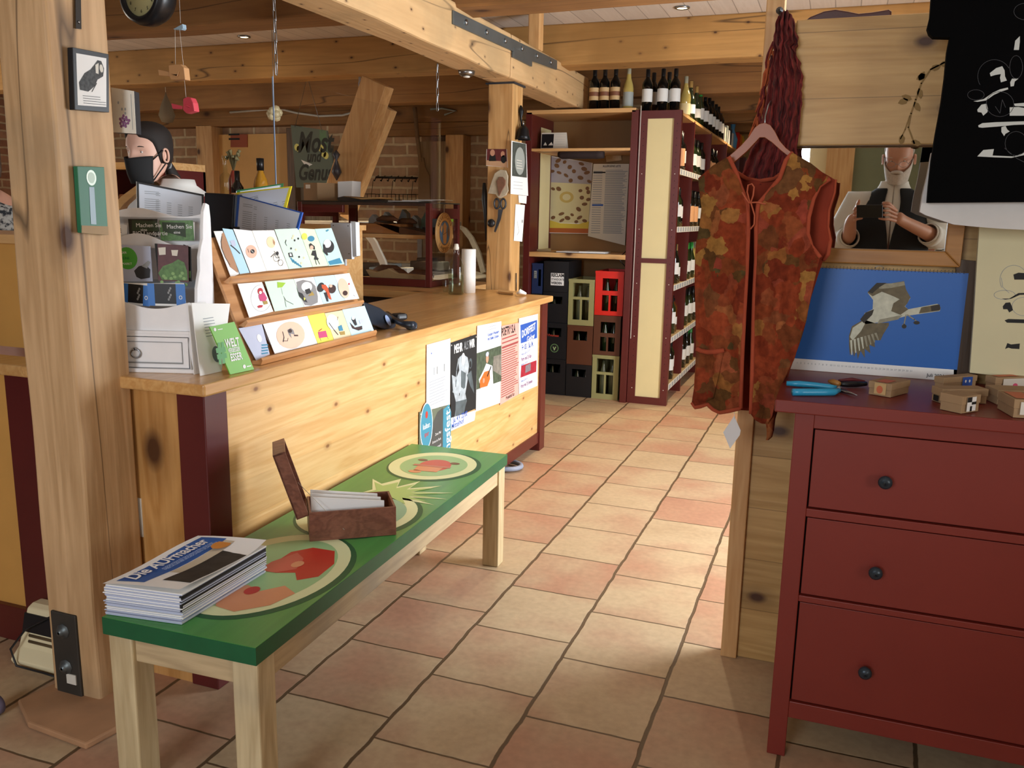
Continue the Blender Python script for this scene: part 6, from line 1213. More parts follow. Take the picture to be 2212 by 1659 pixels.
def acal(b, fr, fp):
    b.poly(fr, fp([(1106, 380), (1138, 384), (1136, 311), (1107, 306)]), plain('flower_dark', '4c524c', .6, var=.6, vs=40), 1); b.disc(fr, *fp([(1123, 348)])[0], .09, .085, plain('oval_grey', '9aa09a', .6, var=0), 2); x, y = fp([(1116, 345)])[0]; b.lines(fr, x, y, x+.12, 4, .016, .004, OFFW, 3); x, y = fp([(1109, 392)])[0]; b.lines(fr, x, y, x+.2, 3, .02, .002, INKG, 1)
apx('wall_calendar', [(1103, 419), (1141, 423), (1137, 311), (1105, 304)], -1.937, 'narrow black and white flower calendar on the right face of the post', 'calendar', WHITE, acal)
apx('note', [(1121, 438), (1137, 440), (1138, 423), (1120, 422)], -1.9375, 'small white note under the narrow flower calendar', 'note', WHITE)
def anote(b, fr, fp): x, y = fp([(1116, 475)])[0]; b.line(fr, fp([(1117, 478), (1121, 500), (1117, 508)]), .004, INKG, 1); b.disc(fr, *fp([(1128, 478)])[0], .012, .012, INKG, 1, 12)
apx('note', [(1110, 520), (1128, 522), (1134, 443), (1114, 441)], -1.938, 'tall white paper with a pencil sketch on the right face of the post', 'note', WHITE, anote)
t = thing('bell', aX(1128, 300, -1.92), 'small dark metal bell on an ornate hook on the post', 'bell'); IRN = plain('cast_iron', '1c1c1e', .35, .6, var=.1)
b = MB(); x_ = -1.925; b.tube([aX(1125, 228, x_), aX(1126, 240, x_), aX(1125, 255, x_), aX(1127, 270, x_), aX(1130, 277, x_)], [.006, .018, .008, .008, .006], IRN, 8); b.build('hook', t)
b = MB(); p = aX(1130, 288, -1.90); b.lathe([(.0, .045), (.02, .042), (.035, .02), (.04, -.015), (.05, -.04), (.044, -.04)], p, IRN, 20, cap=False); b.tube([p+Vector((0, 0, .045)), p+Vector((0, 0, .075))], .006, STEEL, 6); b.build('bell_body', t)
b = MB(); b.tube([aX(1115, 590, -1.934), aX(1115, 628, -1.934)], .004, BLACK, 6); b.build('black_rod', label='short black rod at the foot of the post, right side', cat='rod')
# ================================================================== storage unit with crates and wine rack
t = thing('storage_shelf', (-1.88, 6.7, 0), 'open storage unit with posters above drink crates, dark red uprights', 'shelf')
OPEN = plain('shelf_back_board', '9c764a', .7, var=.08)
for x0, x1 in ((-2.305, -2.255), (-1.49, -1.44)): b = MB(); b.box(x0, x1, 6.40, 6.95, 0, 2.17, DRED2); b.build('upright', t, bevel=.002)
b = MB(); b.box(-2.255, -1.49, 6.93, 6.95, 0, 2.17, OPEN); b.build('back_board', t)
b = MB(); b.box(-2.25, -2.247, 6.60, 6.85, 1.14, 2.08, CREAM); b.build('side_insert', t)
for z0, z1, nm in ((2.155, 2.185, 'top_board'), (1.885, 1.905, 'shelf_board'), (1.092, 1.128, 'desk_board')): b = MB(); b.box(-2.30 if nm == 'top_board' else -2.255, -1.49 if nm != 'top_board' else -1.46, 6.40, 6.93, z0, z1, PINE_X); b.build(nm, t, bevel=.002)
# wine rack
t = thing('wine_rack', (-1.28, 8.2, 0), 'long dark red wine rack with a cream end panel and price strips', 'shelf'); DB_ = plain('rack_back', '3a1a16', .6)
b = MB(); y0 = 6.42
for x0, x1 in ((-1.436, -1.375), (-1.183, -1.13)): b.box(x0, x1, y0, y0+.05, 0, 2.165, DRED2)
for z0, z1 in ((0, .055), (1.074, 1.108), (2.109, 2.165)): b.box(-1.375, -1.183, y0, y0+.05, z0, z1, DRED2)
for k in range(40):
    z = .12+k*.05
    for x in (-1.40, -1.158): b.lathe([(.003, 0), (.003, -.001)], (x, y0, z), plain('hole_dark', '2c100e', .8, var=0) if k % 8 else OFFW, 6, 'Y')
b.build('end_frame', t, bevel=.0015)
for z0, z1 in ((.055, 1.074), (1.108, 2.109)): b = MB(); b.box(-1.375, -1.183, y0+.014, y0+.03, z0, z1, CREAM); b.build('end_panel', t)
b = MB(); b.box(-1.428, -1.424, y0-.005, y0, .5, 2.2, OFFW); b.build('cable_strip', t)
b = MB(); b.box(-1.44, -1.43, y0+.05, 11.0, 0, 2.165, DB_); b.build('back_board', t)
for y in (7.05, 8.0, 9.1, 10.3, 11.0): b = MB(); b.box(-1.43, -1.135, y, y+.025, 0, 2.15, DRED2); b.build('upright', t)
SZ = [.145, .51, .905, 1.337, 1.755]
for z in SZ+[2.16]:
    b = MB(); b.box(-1.43, -1.14, y0+.05, 11.0, z-.02, z, PINE_X if z > 2 else plain('shelf_pale', 'b89a6c', .6)); b.build('shelf_board', t)
    if z < 2: b = MB(); b.box(-1.14, -1.132, y0+.05, 11.0, z-.035, z+.006, OFFW); [b.box(-1.1319, -1.1312, y0+.1+i*.11, y0+.16+i*.11, z-.03, z+.002, INKG) for i in range(38)]; b.build('price_strip', t)
# bottles
LABC = {}
def bottle_proto(body, cap, lab, h=.30, r=.038, shape='bordeaux', blemish=None, lz=(.07, .16), mark=None):
    b = MB(); pf = [(0, 0), (r, 0), (r, .19), (r*.93, .205), (r*.45, .235), (.0145, .25), (.0145, h)] if shape == 'bordeaux' else [(0, 0), (r, 0), (r, .14), (r*.9, .17), (r*.5, .215), (.015, .25), (.015, h)]
    root = b.lathe(pf, (0, 0, 0), body, 16).build('wine_bottle', local=True); WL[root.name] = Vector((0, 0, 0))
    b = MB(); b.lathe([(.0155, h-.055), (.0158, h-.002), (0, h)], (0, 0, 0), cap, 12, cap=False); b.build('capsule', root, local=True)
    if lab: b = MB(); b.lathe([(r+.0008, lz[0]), (r+.0008, lz[1])], (0, 0, 0), lab, 16, cap=False)
    if lab and mark: b.lathe([(r+.0012, lz[0]+.03), (r+.0012, lz[0]+.06)], (0, 0, 0), mark, 16, cap=False)
    if lab: b.build('label', root, local=True)
    return root
GB = plain('bottle_black', '0c0d0c', .12, var=0, coat=.5); GGN = plain('bottle_green', '1c2a14', .12, var=0, coat=.5); GY = plain('bottle_straw', 'b8a45c', .1, var=.1, coat=.5); GR = plain('bottle_rose', 'b02028', .1, var=.1, coat=.5); GC = plain('bottle_pale', 'a8a894', .1, var=.1, coat=.5); GBR = plain('bottle_amber', '5c3012', .12, coat=.5)
CB = plain('foil_black', '141416', .35, var=0); CG = plain('foil_gold', 'c8a868', .3, .5, var=0); CGR = plain('foil_green', '2a8a3c', .35, var=0)
LB = plain('label_tan', 'c8a878', .6, var=.05); LWH = plain('label_white', 'dcdcd8', .6, var=.03); LGY = plain('label_grey', '9aa09c', .5, var=.05); LOR = plain('label_orange', 'd8a070', .6); 
LDK = plain('label_mark', '7a4a30', .6)
protos = dict(tan=bottle_proto(GB, CB, LB, mark=LDK), grey=bottle_proto(GY, GC, LGY, lz=(.02, .12), shape='burgundy'), white=bottle_proto(GB, CB, LWH), slim=bottle_proto(GGN, CB, LWH, r=.034, lz=(.08, .17)), gold=bottle_proto(GGN, CG, LWH, r=.042, shape='burgundy', lz=(.05, .12)), green=bottle_proto(GGN, CGR, LWH, r=.036, shape='burgundy', lz=(.06, .15)),
    rose=bottle_proto(GR, GC, LWH, r=.042, lz=(.07, .13)), straw=bottle_proto(GY, GC, plain('label_cream', 'd8cc9c', .6), r=.042, shape='burgundy', lz=(.02, .10)), orange=bottle_proto(GB, CB, LOR, lz=(.04, .17)), brown=bottle_proto(GBR, CB, LWH, h=.27, lz=(.06, .12)))
used = set()
def put(kind, loc, label, group):
    r_ = protos[kind]; loc = Vector(loc)+Vector((0, 0, .001))
    if kind not in used:
        used.add(kind); o = r_; o.location = loc
    else: o = dup(r_, loc, random.uniform(-.3, .3))
    return tag(o, label, 'bottle', group)
zt = 2.185
for i, (px, lb) in enumerate(((1283, 'leftmost tan labelled bottle on top of the storage shelf'), (1305, 'middle tan labelled bottle on top of the storage shelf'), (1328, 'right tan labelled bottle on top of the storage shelf'))): p = aY(px, 230, 6.52); put('tan', (p.x, 6.52, zt), lb, 'bottles on top of the storage shelf')
p = aY(1356, 230, 6.5); put('grey', (p.x, 6.5, zt), 'pale bottle with a grey label right of the tan labelled three', 'bottles on top of the storage shelf')
for px, yv, k, w_ in ((1397, 6.5, 'white', 'front left'), (1410, 6.66, 'white', 'rear left'), (1430, 6.5, 'white', 'front middle'), (1443, 6.66, 'slim', 'rear right'), (1457, 6.52, 'white', 'front right')): p = aY(px, 230, yv); put(k, (p.x, yv, 2.161), w_+' dark bottle with a white label above the cream end panel', 'dark bottles above the end panel')
for px, k, lb in ((1479, 'straw', 'cream labelled pale bottle at the front of the rack top row'), (1490, 'gold', 'gold foiled sparkling bottle in the rack top row'), (1503, 'gold', 'second gold foiled sparkling bottle in the rack top row'), (1512, 'green', 'green foiled bottle in the rack top row')):
    p = aX(px, 240, -1.19); put(k, (-1.19, p.y, 2.161), lb, 'bottles on top of the wine rack')
for px, w_ in zip((1521, 1530, 1537, 1545, 1551, 1556), ('first', 'second', 'third', 'fourth', 'fifth', 'last')): p = aX(px, 265, -1.19); put('white', (-1.19, p.y, 2.161), w_+' of the dark bottles behind the green foiled one on the rack top', 'bottles on top of the wine rack')
for i in range(5):
    y = 9.0+i*.16; b = MB(); b.box(-1.25, -1.15, y, y+.1, 2.161, 2.30+.03*(i % 2), (OFFW, LGY, LWH, DARK, OFFW)[i]); b.build('gift_carton', label=('nearest', 'second', 'third', 'fourth', 'farthest')[i]+' small carton behind the bottles on the rack top', cat='carton', group='cartons on the rack top')
b = MB(); b.lathe([(0, 0), (.05, 0), (.06, .1), (.02, .2), (.035, .3), (.03, .3)], (-1.19, 9.95, 2.161), plain('carafe_blue', '5c98c0', .1, var=.3, vs=6), 16); b.build('blue_carafe', label='blue and clear carafe on the far rack top', cat='carafe')
for i, (m_, lb) in enumerate(((plain('jar_red', 'c02c1c', .3), 'red jar on the far rack top'), (plain('jar_orange', 'd8742c', .3), 'orange jar on the far rack top'), (plain('jar_yellow', 'd8b83c', .3), 'yellow jar on the far rack top'))):
    b = MB(); b.lathe([(0, 0), (.055, 0), (.055, .16), (.045, .18), (.045, .2), (0, .2)], (-1.19, 10.25+i*.22, 2.161), m_, 14); b.build('jar', label=lb, cat='jar')
names = ['lowest', 'second lowest', 'middle', 'second highest', 'highest']
mix = [['slim', 'white', 'slim', 'white', 'green'], ['white', 'slim', 'brown', 'slim', 'white'], ['slim', 'white', 'gold', 'green', 'straw'], ['straw', 'slim', 'white', 'orange', 'white'], ['rose', 'orange', 'white', 'slim', 'white']]
random.seed(11)
for s_, z in enumerate(SZ):
    ys = [6.56, 6.68, 6.80, 6.92] + [7.16+i*.115 for i in range(7)] + [8.12+i*.13 for i in range(6)] + ([9.25+i*.16 for i in range(5)] if s_ > 2 else [])
    nth = 'first second third fourth fifth sixth seventh eighth ninth tenth eleventh twelfth thirteenth fourteenth fifteenth sixteenth seventeenth eighteenth nineteenth twentieth twenty-first twenty-second'.split()
    for i, y in enumerate(ys):
        k = mix[s_][0] if i == 0 else (mix[s_][1+(i//3) % 4]); put(k, (-1.195-.012*(i % 2), y, z), {'rose': 'pink red filled', 'straw': 'straw coloured', 'gold': 'gold foiled', 'green': 'green foiled', 'orange': 'orange labelled', 'brown': 'small brown', 'slim': 'slim dark green', 'white': 'dark white labelled'}[k]+' bottle, '+nth[i]+' from the near end on the '+names[s_]+' rack shelf', 'bottles on the %s rack shelf' % names[s_])
# crates
def crate(x0, x1, z0, z1, m, label, style, y=6.46, d=.36, mark=None):
    t = thing('drink_crate', ((x0+x1)/2, y+d/2, z0), label, 'crate', 'stacked drink crates in the storage shelf'); b = MB(); w_, h = x1-x0, z1-z0-.002; th = .014; ho = []
    if style == 'window': ho = [(.16, .80, .62, .92), (.16, .46, .12, .56), (.52, .80, .12, .56)]
    elif style == 'grip': ho = [(.22, .78, .62, .86)]
    elif style == 'pill': ho = [(.25, .80, .56, .84), (.25, .49, .10, .46), (.55, .80, .10, .46)]
    elif style == 'slot': ho = [(.55, .85, .25, .80)]
    xs = sorted({0, 1}|{q for a in ho for q in a[:2]}); zs = sorted({0, 1}|{q for a in ho for q in a[2:]})
    for i in range(len(xs)-1):
        for j in range(len(zs)-1):
            cx_, cz = (xs[i]+xs[i+1])/2, (zs[j]+zs[j+1])/2
            if any(a[0] < cx_ < a[1] and a[2] < cz < a[3] for a in ho): continue
            b.box(x0+.003+xs[i]*(w_-.006), x0+.003+xs[i+1]*(w_-.006), y, y+th, z0+zs[j]*h, z0+zs[j+1]*h, m)
    b.box(x0+.003, x0+.003+th, y+th, y+d, z0, z0+h, m); b.box(x1-.003-th, x1-.003, y+th, y+d, z0, z0+h, m); b.box(x0+.003+th, x1-.003-th, y+d-th, y+d, z0, z0+h, m); b.box(x0+.003+th, x1-.003-th, y+th, y+d-th, z0, z0+th, m); b.build('shell', t)
    b = MB(); b.box(x0+.001, x1-.001, y-.003, y, z0+h*.95, z0+h, m); b.build('rim', t)
    if style in ('window', 'pill', 'grip'):
        for i in range(2): b = MB(); c = (x0+w_*(.33+.33*i), y+.09, z0+.016); b.lathe([(0, 0), (.03, 0), (.03, h*.5), (.012, h*.68), (.012, h*.8)], c, GGN if style != 'window' else plain('bottle_dim', '5c5f48', .2, coat=.4), 12); b.build('bottle', label=('left', 'right')[i]+' dim bottle inside the '+label.split(',')[0], cat='bottle', group='bottles inside the drink crates')
    if mark: b = MB(); fr = frame((x0, y-.0035, z0), (1, 0, 0), (0, 0, 1)); mark(b, fr, w_, h); b.build('print', t)
OLV = plain('crate_olive', '9a9664', .5, var=.05); CRD = plain('crate_red', 'd8281c', .4, var=.05); CBR = plain('crate_brown', '5c3420', .5, var=.08); CBK = plain('crate_black', '16171b', .45, var=.08); CBL = plain('crate_navy', '1f3058', .45, var=.05)
def m_rec(b, fr, w_, h): b.rect(fr, w_*.30, h*.22, w_*.82, h*.62, WHITE, 1); b.text(fr, w_*.32, h*.50, .036, 'RECLAIM', INK, 2, bold=.04, sx=.72); b.text(fr, w_*.32, h*.38, .024, 'STANDORTE', INK, 2, bold=.02, sx=.75); b.text(fr, w_*.32, h*.26, .026, 'WERDEN', INK, 2, bold=.04, sx=.8)
def m_vin(b, fr, w_, h): b.text(fr, w_*.22, h*.62, .028, 'Vivaness', plain('logo_red', 'a03428', .5, var=0), 1, bold=.03); b.disc(fr, w_*.52, h*.3, .035, .035, plain('logo_green', '5c7c50', .5, var=0), 1); b.disc(fr, w_*.52, h*.3, .028, .028, INK, 2); b.text(fr, w_*.52, h*.24, .04, 'V', plain('logo_lime', 'a8c08c', .5, var=0), 3, 'CENTER', bold=.04)
def m_nv(b, fr, w_, h): b.rect(fr, w_*.22, h*.5, w_*.46, h*.75, LGY, 1); b.lines(fr, w_*.24, h*.7, w_*.44, 4, .014, .004, INK, 2)
XA, XB, XC = -2.152, -1.945, -1.733
crate(XA, XB, 0, .29, CBK, 'lowest black crate in the left crate column', 'grip'); crate(XA, XB, .29, .58, CBK, 'black crate with a green logo, second from the bottom', 'grip', mark=m_vin); crate(XA, XB, .58, .82, CBK, 'black crate third from the bottom in the left column', 'grip'); crate(XA, XB, .82, 1.06, CBK, 'top black crate with a white lettered sticker', 'plain', mark=m_rec)
crate(XB, XC, 0, .26, CBK, 'black crate at the bottom of the middle crate column', 'grip'); crate(XB, XC, .26, .57, CBR, 'brown crate in the middle crate column', 'grip'); crate(XB, XC, .57, .93, OLV, 'olive crate on top of the middle crate column', 'window')
crate(XC, -1.515, 0, .35, OLV, 'olive crate at the bottom of the right crate column', 'window'); crate(XC, -1.515, .35, .66, CBR, 'brown crate with rounded openings in the right column', 'pill'); crate(XC, -1.505, .66, 1.0, CRD, 'bright red crate on top of the right crate column', 'pill')
b = MB(); b.box(-2.25, -2.16, 6.46, 6.8, 0, .80, CBK); b.build('black_carton', label='narrow black box under the navy crate at the left', cat='box')
crate(-2.25, -2.157, .801, 1.04, CBL, 'navy blue crate at the left edge of the storage shelf', 'slot', mark=m_nv)
# desk papers, calendar, posters
b = MB(); b.prism([aZ(*q, 1.13) for q in [(1148, 541), (1190, 543), (1190, 530), (1160, 528)]], (0, 0, .012), plain('manila', 'c8b890', .7)); b.build('envelope_stack', label='cream papers at the left end of the storage desk', cat='paper')
b = MB(); b.prism([(-2.05, 6.45, 1.129), (-1.86, 6.43, 1.129), (-1.84, 6.62, 1.129), (-2.03, 6.64, 1.129)], (0, 0, .008), WHITE); b.prism([(-1.86, 6.43, 1.129), (-1.66, 6.45, 1.129), (-1.66, 6.62, 1.129), (-1.84, 6.62, 1.129)], (0, 0, .012), WHITE); b.box(-2.06, -1.65, 6.425, 6.43, 1.128, 1.131, DARK); b.build('open_ledger', label='open account book lying on the storage desk', cat='book')
t = thing('desk_calendar', (-2.15, 6.6, 1.906), 'small tent shaped desk calendar with a dark photo on the upper shelf', 'calendar'); p0, p1 = aY(1168, 314, 6.5), aY(1222, 314, 6.5)
fr = frame((p0.x, 6.5, 1.906), (1, 0, 0), (0, 0.12, 1)); b = MB(); w_ = p1.x-p0.x; b.sheet(fr, w_, .125, .002, OFFW); b.rect(fr, .004, .01, w_*.5, .115, NIGHT, 1); [b.line(fr, [(w_*.54, .02+i*.018), (w_*.96, .02+i*.018)], .001, INKG, 1) for i in range(6)]; b.poly(fr, [(.02, .03), (.05, .03), (.035, .055)], OFFW, 2); b.poly(fr, [(.06, .03), (.1, .03), (.085, .055)], OFFW, 2); b.build('page', t)
b = MB(); b.prism([(p0.x, 6.502, 1.906), (p0.x, 6.57, 1.906), (p0.x, 6.516, 2.03)], (w_, 0, 0), OFFW); b.build('stand', t)
def sheetY(name, px, Y, m, label, cat, art): onY(name, px, Y, label, cat, m, art)
PSK = plain('poster_sky', 'a8a4ac', .6, var=.12, vs=5); PYL = plain('poster_yellow', 'd8c048', .6, var=.12, vs=5); PRS = plain('poster_rust', 'b05c28', .6, var=.1); PCRM = plain('poster_cream', 'd0c89c', .6, var=.05); POT = plain('potato_brown', '7a5636', .6, var=.25, vs=40)
def apot(b, fr, fp):
    b.poly(fr, fp([(1176, 395), (1277, 400), (1279, 352), (1178, 337)]), PSK, 1); b.poly(fr, fp([(1174, 480), (1272, 483), (1277, 398), (1176, 393)]), PCRM, 2); b.poly(fr, fp([(1172, 496), (1271, 497), (1273, 478), (1250, 484), (1210, 482), (1174, 472)]), PYL, 3); b.poly(fr, fp([(1172, 502), (1271, 504), (1271, 494), (1172, 492)]), PRS, 4)
    b.disc(fr, *fp([(1224, 426)])[0], .06, .045, plain('poster_gold', 'c0a860', .6, var=0), 4); b.disc(fr, *fp([(1224, 426)])[0], .035, .026, PCRM, 5)
    random.seed(5); pts = [(1186, 356), (1206, 347), (1220, 350), (1203, 358), (1193, 370), (1208, 373), (1231, 361), (1240, 370), (1223, 379), (1256, 354), (1262, 365), (1268, 373), (1233, 390), (1254, 384), (1273, 392), (1254, 412), (1269, 407), (1257, 427), (1271, 431), (1271, 415), (1250, 452), (1263, 441), (1236, 464), (1213, 462), (1226, 471), (1195, 470), (1183, 473), (1214, 476), (1245, 479), (1252, 470), (1263, 477), (1195, 408), (1207, 408)]
    for x, y in pts: b.disc(fr, *fp([(x, y)])[0], random.uniform(.016, .026), random.uniform(.011, .017), POT, 6, 14, random.uniform(-.6, .6))
sheetY('potato_poster', [(1172, 503), (1271, 505), (1280, 352), (1178, 335)], 6.90, WHITE, 'colourful poster covered in brown potato pictures on the storage back wall', 'poster', apot)
def alist(b, fr, fp):
    for i in range(28): x, y = fp([(1282-.4*i*.5, 371+i*4.9)])[0]; b.rect(fr, x, y, x+.075, y+.006, INKG, 1); b.rect(fr, x+.10, y, x+.28-random.random()*.04, y+.006, INKG, 1); b.rect(fr, x+.10, y+.011, x+.28-random.random()*.04, y+.015, INKG, 1)
    b.poly(fr, fp([(1282, 374), (1308, 374), (1308, 371), (1282, 371)]), INK, 2); b.poly(fr, fp([(1279, 445), (1303, 445), (1303, 441), (1279, 441)]), BLUE, 2); b.text(fr, *fp([(1302, 361)])[0], .022, 'ALLERGENE LISTE', INK, 1, bold=.02, sx=.85)
sheetY('ingredient_list', [(1270, 510), (1350, 530), (1359, 354), (1282, 354)], 6.885, OFFW, 'large printed list sheet right of the potato poster', 'poster', alist)
def aal(b, fr, fp):
    b.poly(fr, fp([(1142, 388), (1170, 390), (1171, 354), (1144, 352)]), plain('print_pale', 'b8b4ac', .6), 1); b.poly(fr, fp([(1145, 385), (1157, 387), (1152, 362)]), POT, 2)
    for i in range(5): b.poly(fr, fp([(1141, 397+i*18), (1170, 398+i*18), (1170, 393+i*18), (1141, 392+i*18)]), INKG, 1)
sheetY('wall_planner', [(1140, 475), (1169, 476), (1172, 353), (1143, 350)], 6.87, OFFW, 'narrow lined wall planner left of the potato poster', 'calendar', aal)
b = MB(); p = aY(1255, 333, 6.48); b.tube([aY(1206, 334, 6.48), aY(1214, 334, 6.48), aY(1255, 333, 6.48), aY(1290, 333, 6.48), aY(1304, 332, 6.48)], [.02, .034, .036, .036, .034], plain('dark_roll_cloth', '2a1c1c', .8, var=.1), 12); b.tube([p, Vector((p.x, 6.48, 1.886))], .003, DARK, 4); b.build('rolled_bag', label='dark brown roll slung under the upper storage shelf', cat='bag')
sheetY('note', [(1310, 350), (1343, 346), (1341, 332), (1308, 337)], 6.90, plain('note_tan', 'bfa888', .7), 'small tan note above the printed list sheet', 'note', None)
b = MB(); b.tube([aY(1355, 537, 6.6), aY(1350, 545, 6.44), aY(1335, 558, 6.43), aY(1350, 575, 6.44), aY(1358, 590, 6.6)], .004, BLACK, 6); b.build('cable', label='black cable looping below the storage desk', cat='cable')
# ================================================================== bread case, refrigerated counter, back wall things
t = thing('bread_case', (-3.0, 5.4, .915), 'glass bread display case with dark red frame on the rear counter', 'display case')
X0, X1, Y0, Y1, Z0, Z1 = -3.56, -2.535, 5.22, 5.70, .917, 1.47
b = MB(); s_ = .035
for x in (X0, X1-s_):
    for y in (Y0, Y1-s_): b.box(x, x+s_, y, y+s_, Z0, Z1, DRED2)
b.box(X0+s_, X1-s_, Y0, Y0+s_, Z0, Z0+.05, DRED2); b.box(X0+s_, X1-s_, Y0, Y0+s_, Z1-.018, Z1, plain('case_top_rail', '3c2a24', .4)); b.box(X1-s_, X1, Y0+s_, Y1-s_, Z1-.10, Z1-.03, DRED2); b.box(X1-s_, X1, Y0+s_, Y1-s_, Z0, Z0+.04, DRED2); b.box(X0, X0+s_, Y0+s_, Y1-s_, Z1-.10, Z1-.03, DRED2)
b.box(-3.42, -3.36, Y1-s_, Y1, Z0, Z1, DRED2); b.box(X0, -3.20, Y0+.005, Y0+s_, Z1-.07, Z1-.018, DRED2); b.build('frame', t, bevel=.002)
b = MB(); b.box(X0+s_, X1-s_, Y0+.012, Y0+.015, Z0+.05, Z1-.02, CLEAR); b.build('glass_pane', t)
b = MB(); b.box(X1-.014, X1-.011, Y0+s_, Y1-s_, Z0+.04, Z1-.1, CLEAR); b.build('glass_pane', t)
b = MB(); b.box(X0+s_, X1-s_, Y0+s_, Y1, Z0, Z0+.015, PINE_X); b.build('floor_board', t)
b = MB(); b.box(-3.35, X1-s_, Y0+.05, Y1-.02, 1.235, 1.262, PINE_X); b.build('shelf_board', t, bevel=.002)
b = MB(); b.box(X0, X1, Y0, Y1, Z1, Z1+.008, plain('top_glass', '2c2a26', .15, coat=.5)); b.build('top_plate', t)
t = thing('bread_emblem', aX(958, 560, -2.50), 'round tan bakery emblem with lettering hanging on the side of the bread case', 'sign'); c = aX(958, 503, -2.52)
b = MB(); TAN = plain('emblem_tan', 'cfa468', .5, var=.04); TD = plain('emblem_brown', '7a5428', .5, var=0); b.lathe([(0, 0), (.135, 0), (.135, .008), (0, .008)], c, TAN, 40, 'X'); fr = frame(c+Vector((.0085, 0, 0)), (0, 1, 0), (0, 0, 1))
b.disc(fr, 0, 0, .130, .130, TD, 1, 40); b.disc(fr, 0, 0, .127, .127, TAN, 2, 40); b.disc(fr, 0, 0, .083, .083, TD, 3, 40); b.disc(fr, 0, 0, .078, .078, plain('emblem_blue', '5c84b4', .5, var=.3, vs=30), 4, 40)
b.poly(fr, [(-.02, -.072), (.02, -.072), (.03, -.02), (.022, .01), (.03, .045), (.0, .072), (-.028, .05), (-.02, .01), (-.032, -.02)], plain('emblem_bread', 'c89a68', .5, var=.05), 5); b.poly(fr, [(-.07, .02), (-.045, .0), (-.035, .04), (-.05, .055)], TAN, 5); b.poly(fr, [(.04, .0), (.065, -.03), (.07, .02), (.05, .05)], TD, 5); b.line(fr, [(-.028, -.012), (.028, .004)], .004, TD, 6)
for i, ch in enumerate('MÄRKISCHES'): a = R(150-i*13.3); b.text(fr, .099*math.cos(a), .099*math.sin(a), .034, ch, TD, 5, 'CENTER', rot=a-math.pi/2, bold=.02)
for i, ch in enumerate('LANDBROT'): a = R(225+i*13); b.text(fr, .122*math.cos(a), .122*math.sin(a), .034, ch, TD, 5, 'CENTER', rot=a+math.pi/2, bold=.02)
b.build('disc', t); b = MB(); b.tube([c+Vector((.004, 0, .13)), c+Vector((.004, 0, .185))], .0015, OFFW, 4); b.build('string', t)
BRD = plain('bread_crust', '6f4426', .7, var=.4, vs=30); PKR = plain('paper_bag', 'b89c70', .8, var=.1); CARD_ = plain('cardboard', '9a7a56', .8, var=.05)
t = thing('wooden_tray', (-3.0, 5.4, 1.263), 'wooden box tray on the middle shelf of the bread case', 'tray'); b = MB(); b.box(-3.30, -2.80, 5.29, 5.5, 1.263, 1.33, wood('tray_wood', 'a8703c', '8a5628', 'X')); b.build('tray', t, bevel=.002)
b = MB(); b.prism([(-2.79, 5.29, 1.264), (-2.60, 5.29, 1.264), (-2.60, 5.29, 1.275), (-2.98, 5.29, 1.345), (-3.0, 5.29, 1.335)], (0, .2, 0), wood('tray_wood_dark', '6b4526', '4c2e18', 'X')); b.build('sloping_board', label='dark sloping board beside the tray in the bread case', cat='board')
for i, (x, y, z, l) in enumerate(((-2.93, 5.36, 1.36, .17), (-2.80, 5.40, 1.345, .15), (-2.86, 5.34, .985, .22), (-2.72, 5.45, .98, .2), (-3.0, 5.5, 1.0, .24))):
    b = MB(); b.tube([(x-l/2, y, z-.005), (x-l/4, y+.01, z+.006), (x+l/4, y, z+.006), (x+l/2, y-.005, z-.006)], [.012, .034, .034, .012] if i > 1 else [.008, .02, .02, .008], BRD, 12); b.build('bread_loaf', label=('crusty roll at the left on the upper tray', 'crusty roll at the right on the upper tray', 'brown loaf at the front of the case floor', 'brown loaf at the right of the case floor', 'brown loaf at the back of the case floor')[i], cat='bread', group='breads in the case')
b = MB(); b.prism([aY(*q, 5.28) for q in [(789, 582), (812, 588), (838, 580), (858, 590), (925, 597), (930, 612), (812, 604), (800, 600)]], (0, .07, 0), PKR); b.build('paper_bag', label='tan paper bag lying at the front of the bread case', cat='bag', bevel=.004)
b = MB(); b.prism([(-2.80, 5.26, .933), (-2.60, 5.27, .933), (-2.60, 5.36, .933), (-2.74, 5.38, .933)], (0, 0, .004), WHITE); fr = frame((-2.80, 5.26, .9375), (1, 0, 0), (0, 1, 0)); b.disc(fr, .10, .05, .035, .014, PHOTO_G, 1, 14); b.build('paper_sheet', label='white sheet with a green leaf print in the bread case', cat='paper')
for i, (x, c_) in enumerate(((-3.20, OFFW), (-3.10, OFFW), (-2.96, LGY), (-2.87, OFFW), (-2.78, plain('pack_green', '7c9478', .6, var=.2)), (-2.70, LGY))):
    b = MB(); b.prism([(x, 5.56, 1.263), (x+.085, 5.56, 1.263), (x+.075, 5.56, 1.36+.02*(i % 3)), (x+.04, 5.56, 1.39+.02*(i % 3)), (x+.01, 5.56, 1.36)], (0, .06, 0), c_); b.rect(frame((x, 5.559, 1.28), (1, 0, 0), (0, 0, 1)), .02, .0, .06, .03, DARK, 1); b.build('paper_packet', label='small pale packet, number %s from the left, at the back of the case shelf' % ('one', 'two', 'three', 'four', 'five', 'six')[i], cat='packet', group='packets in the bread case')
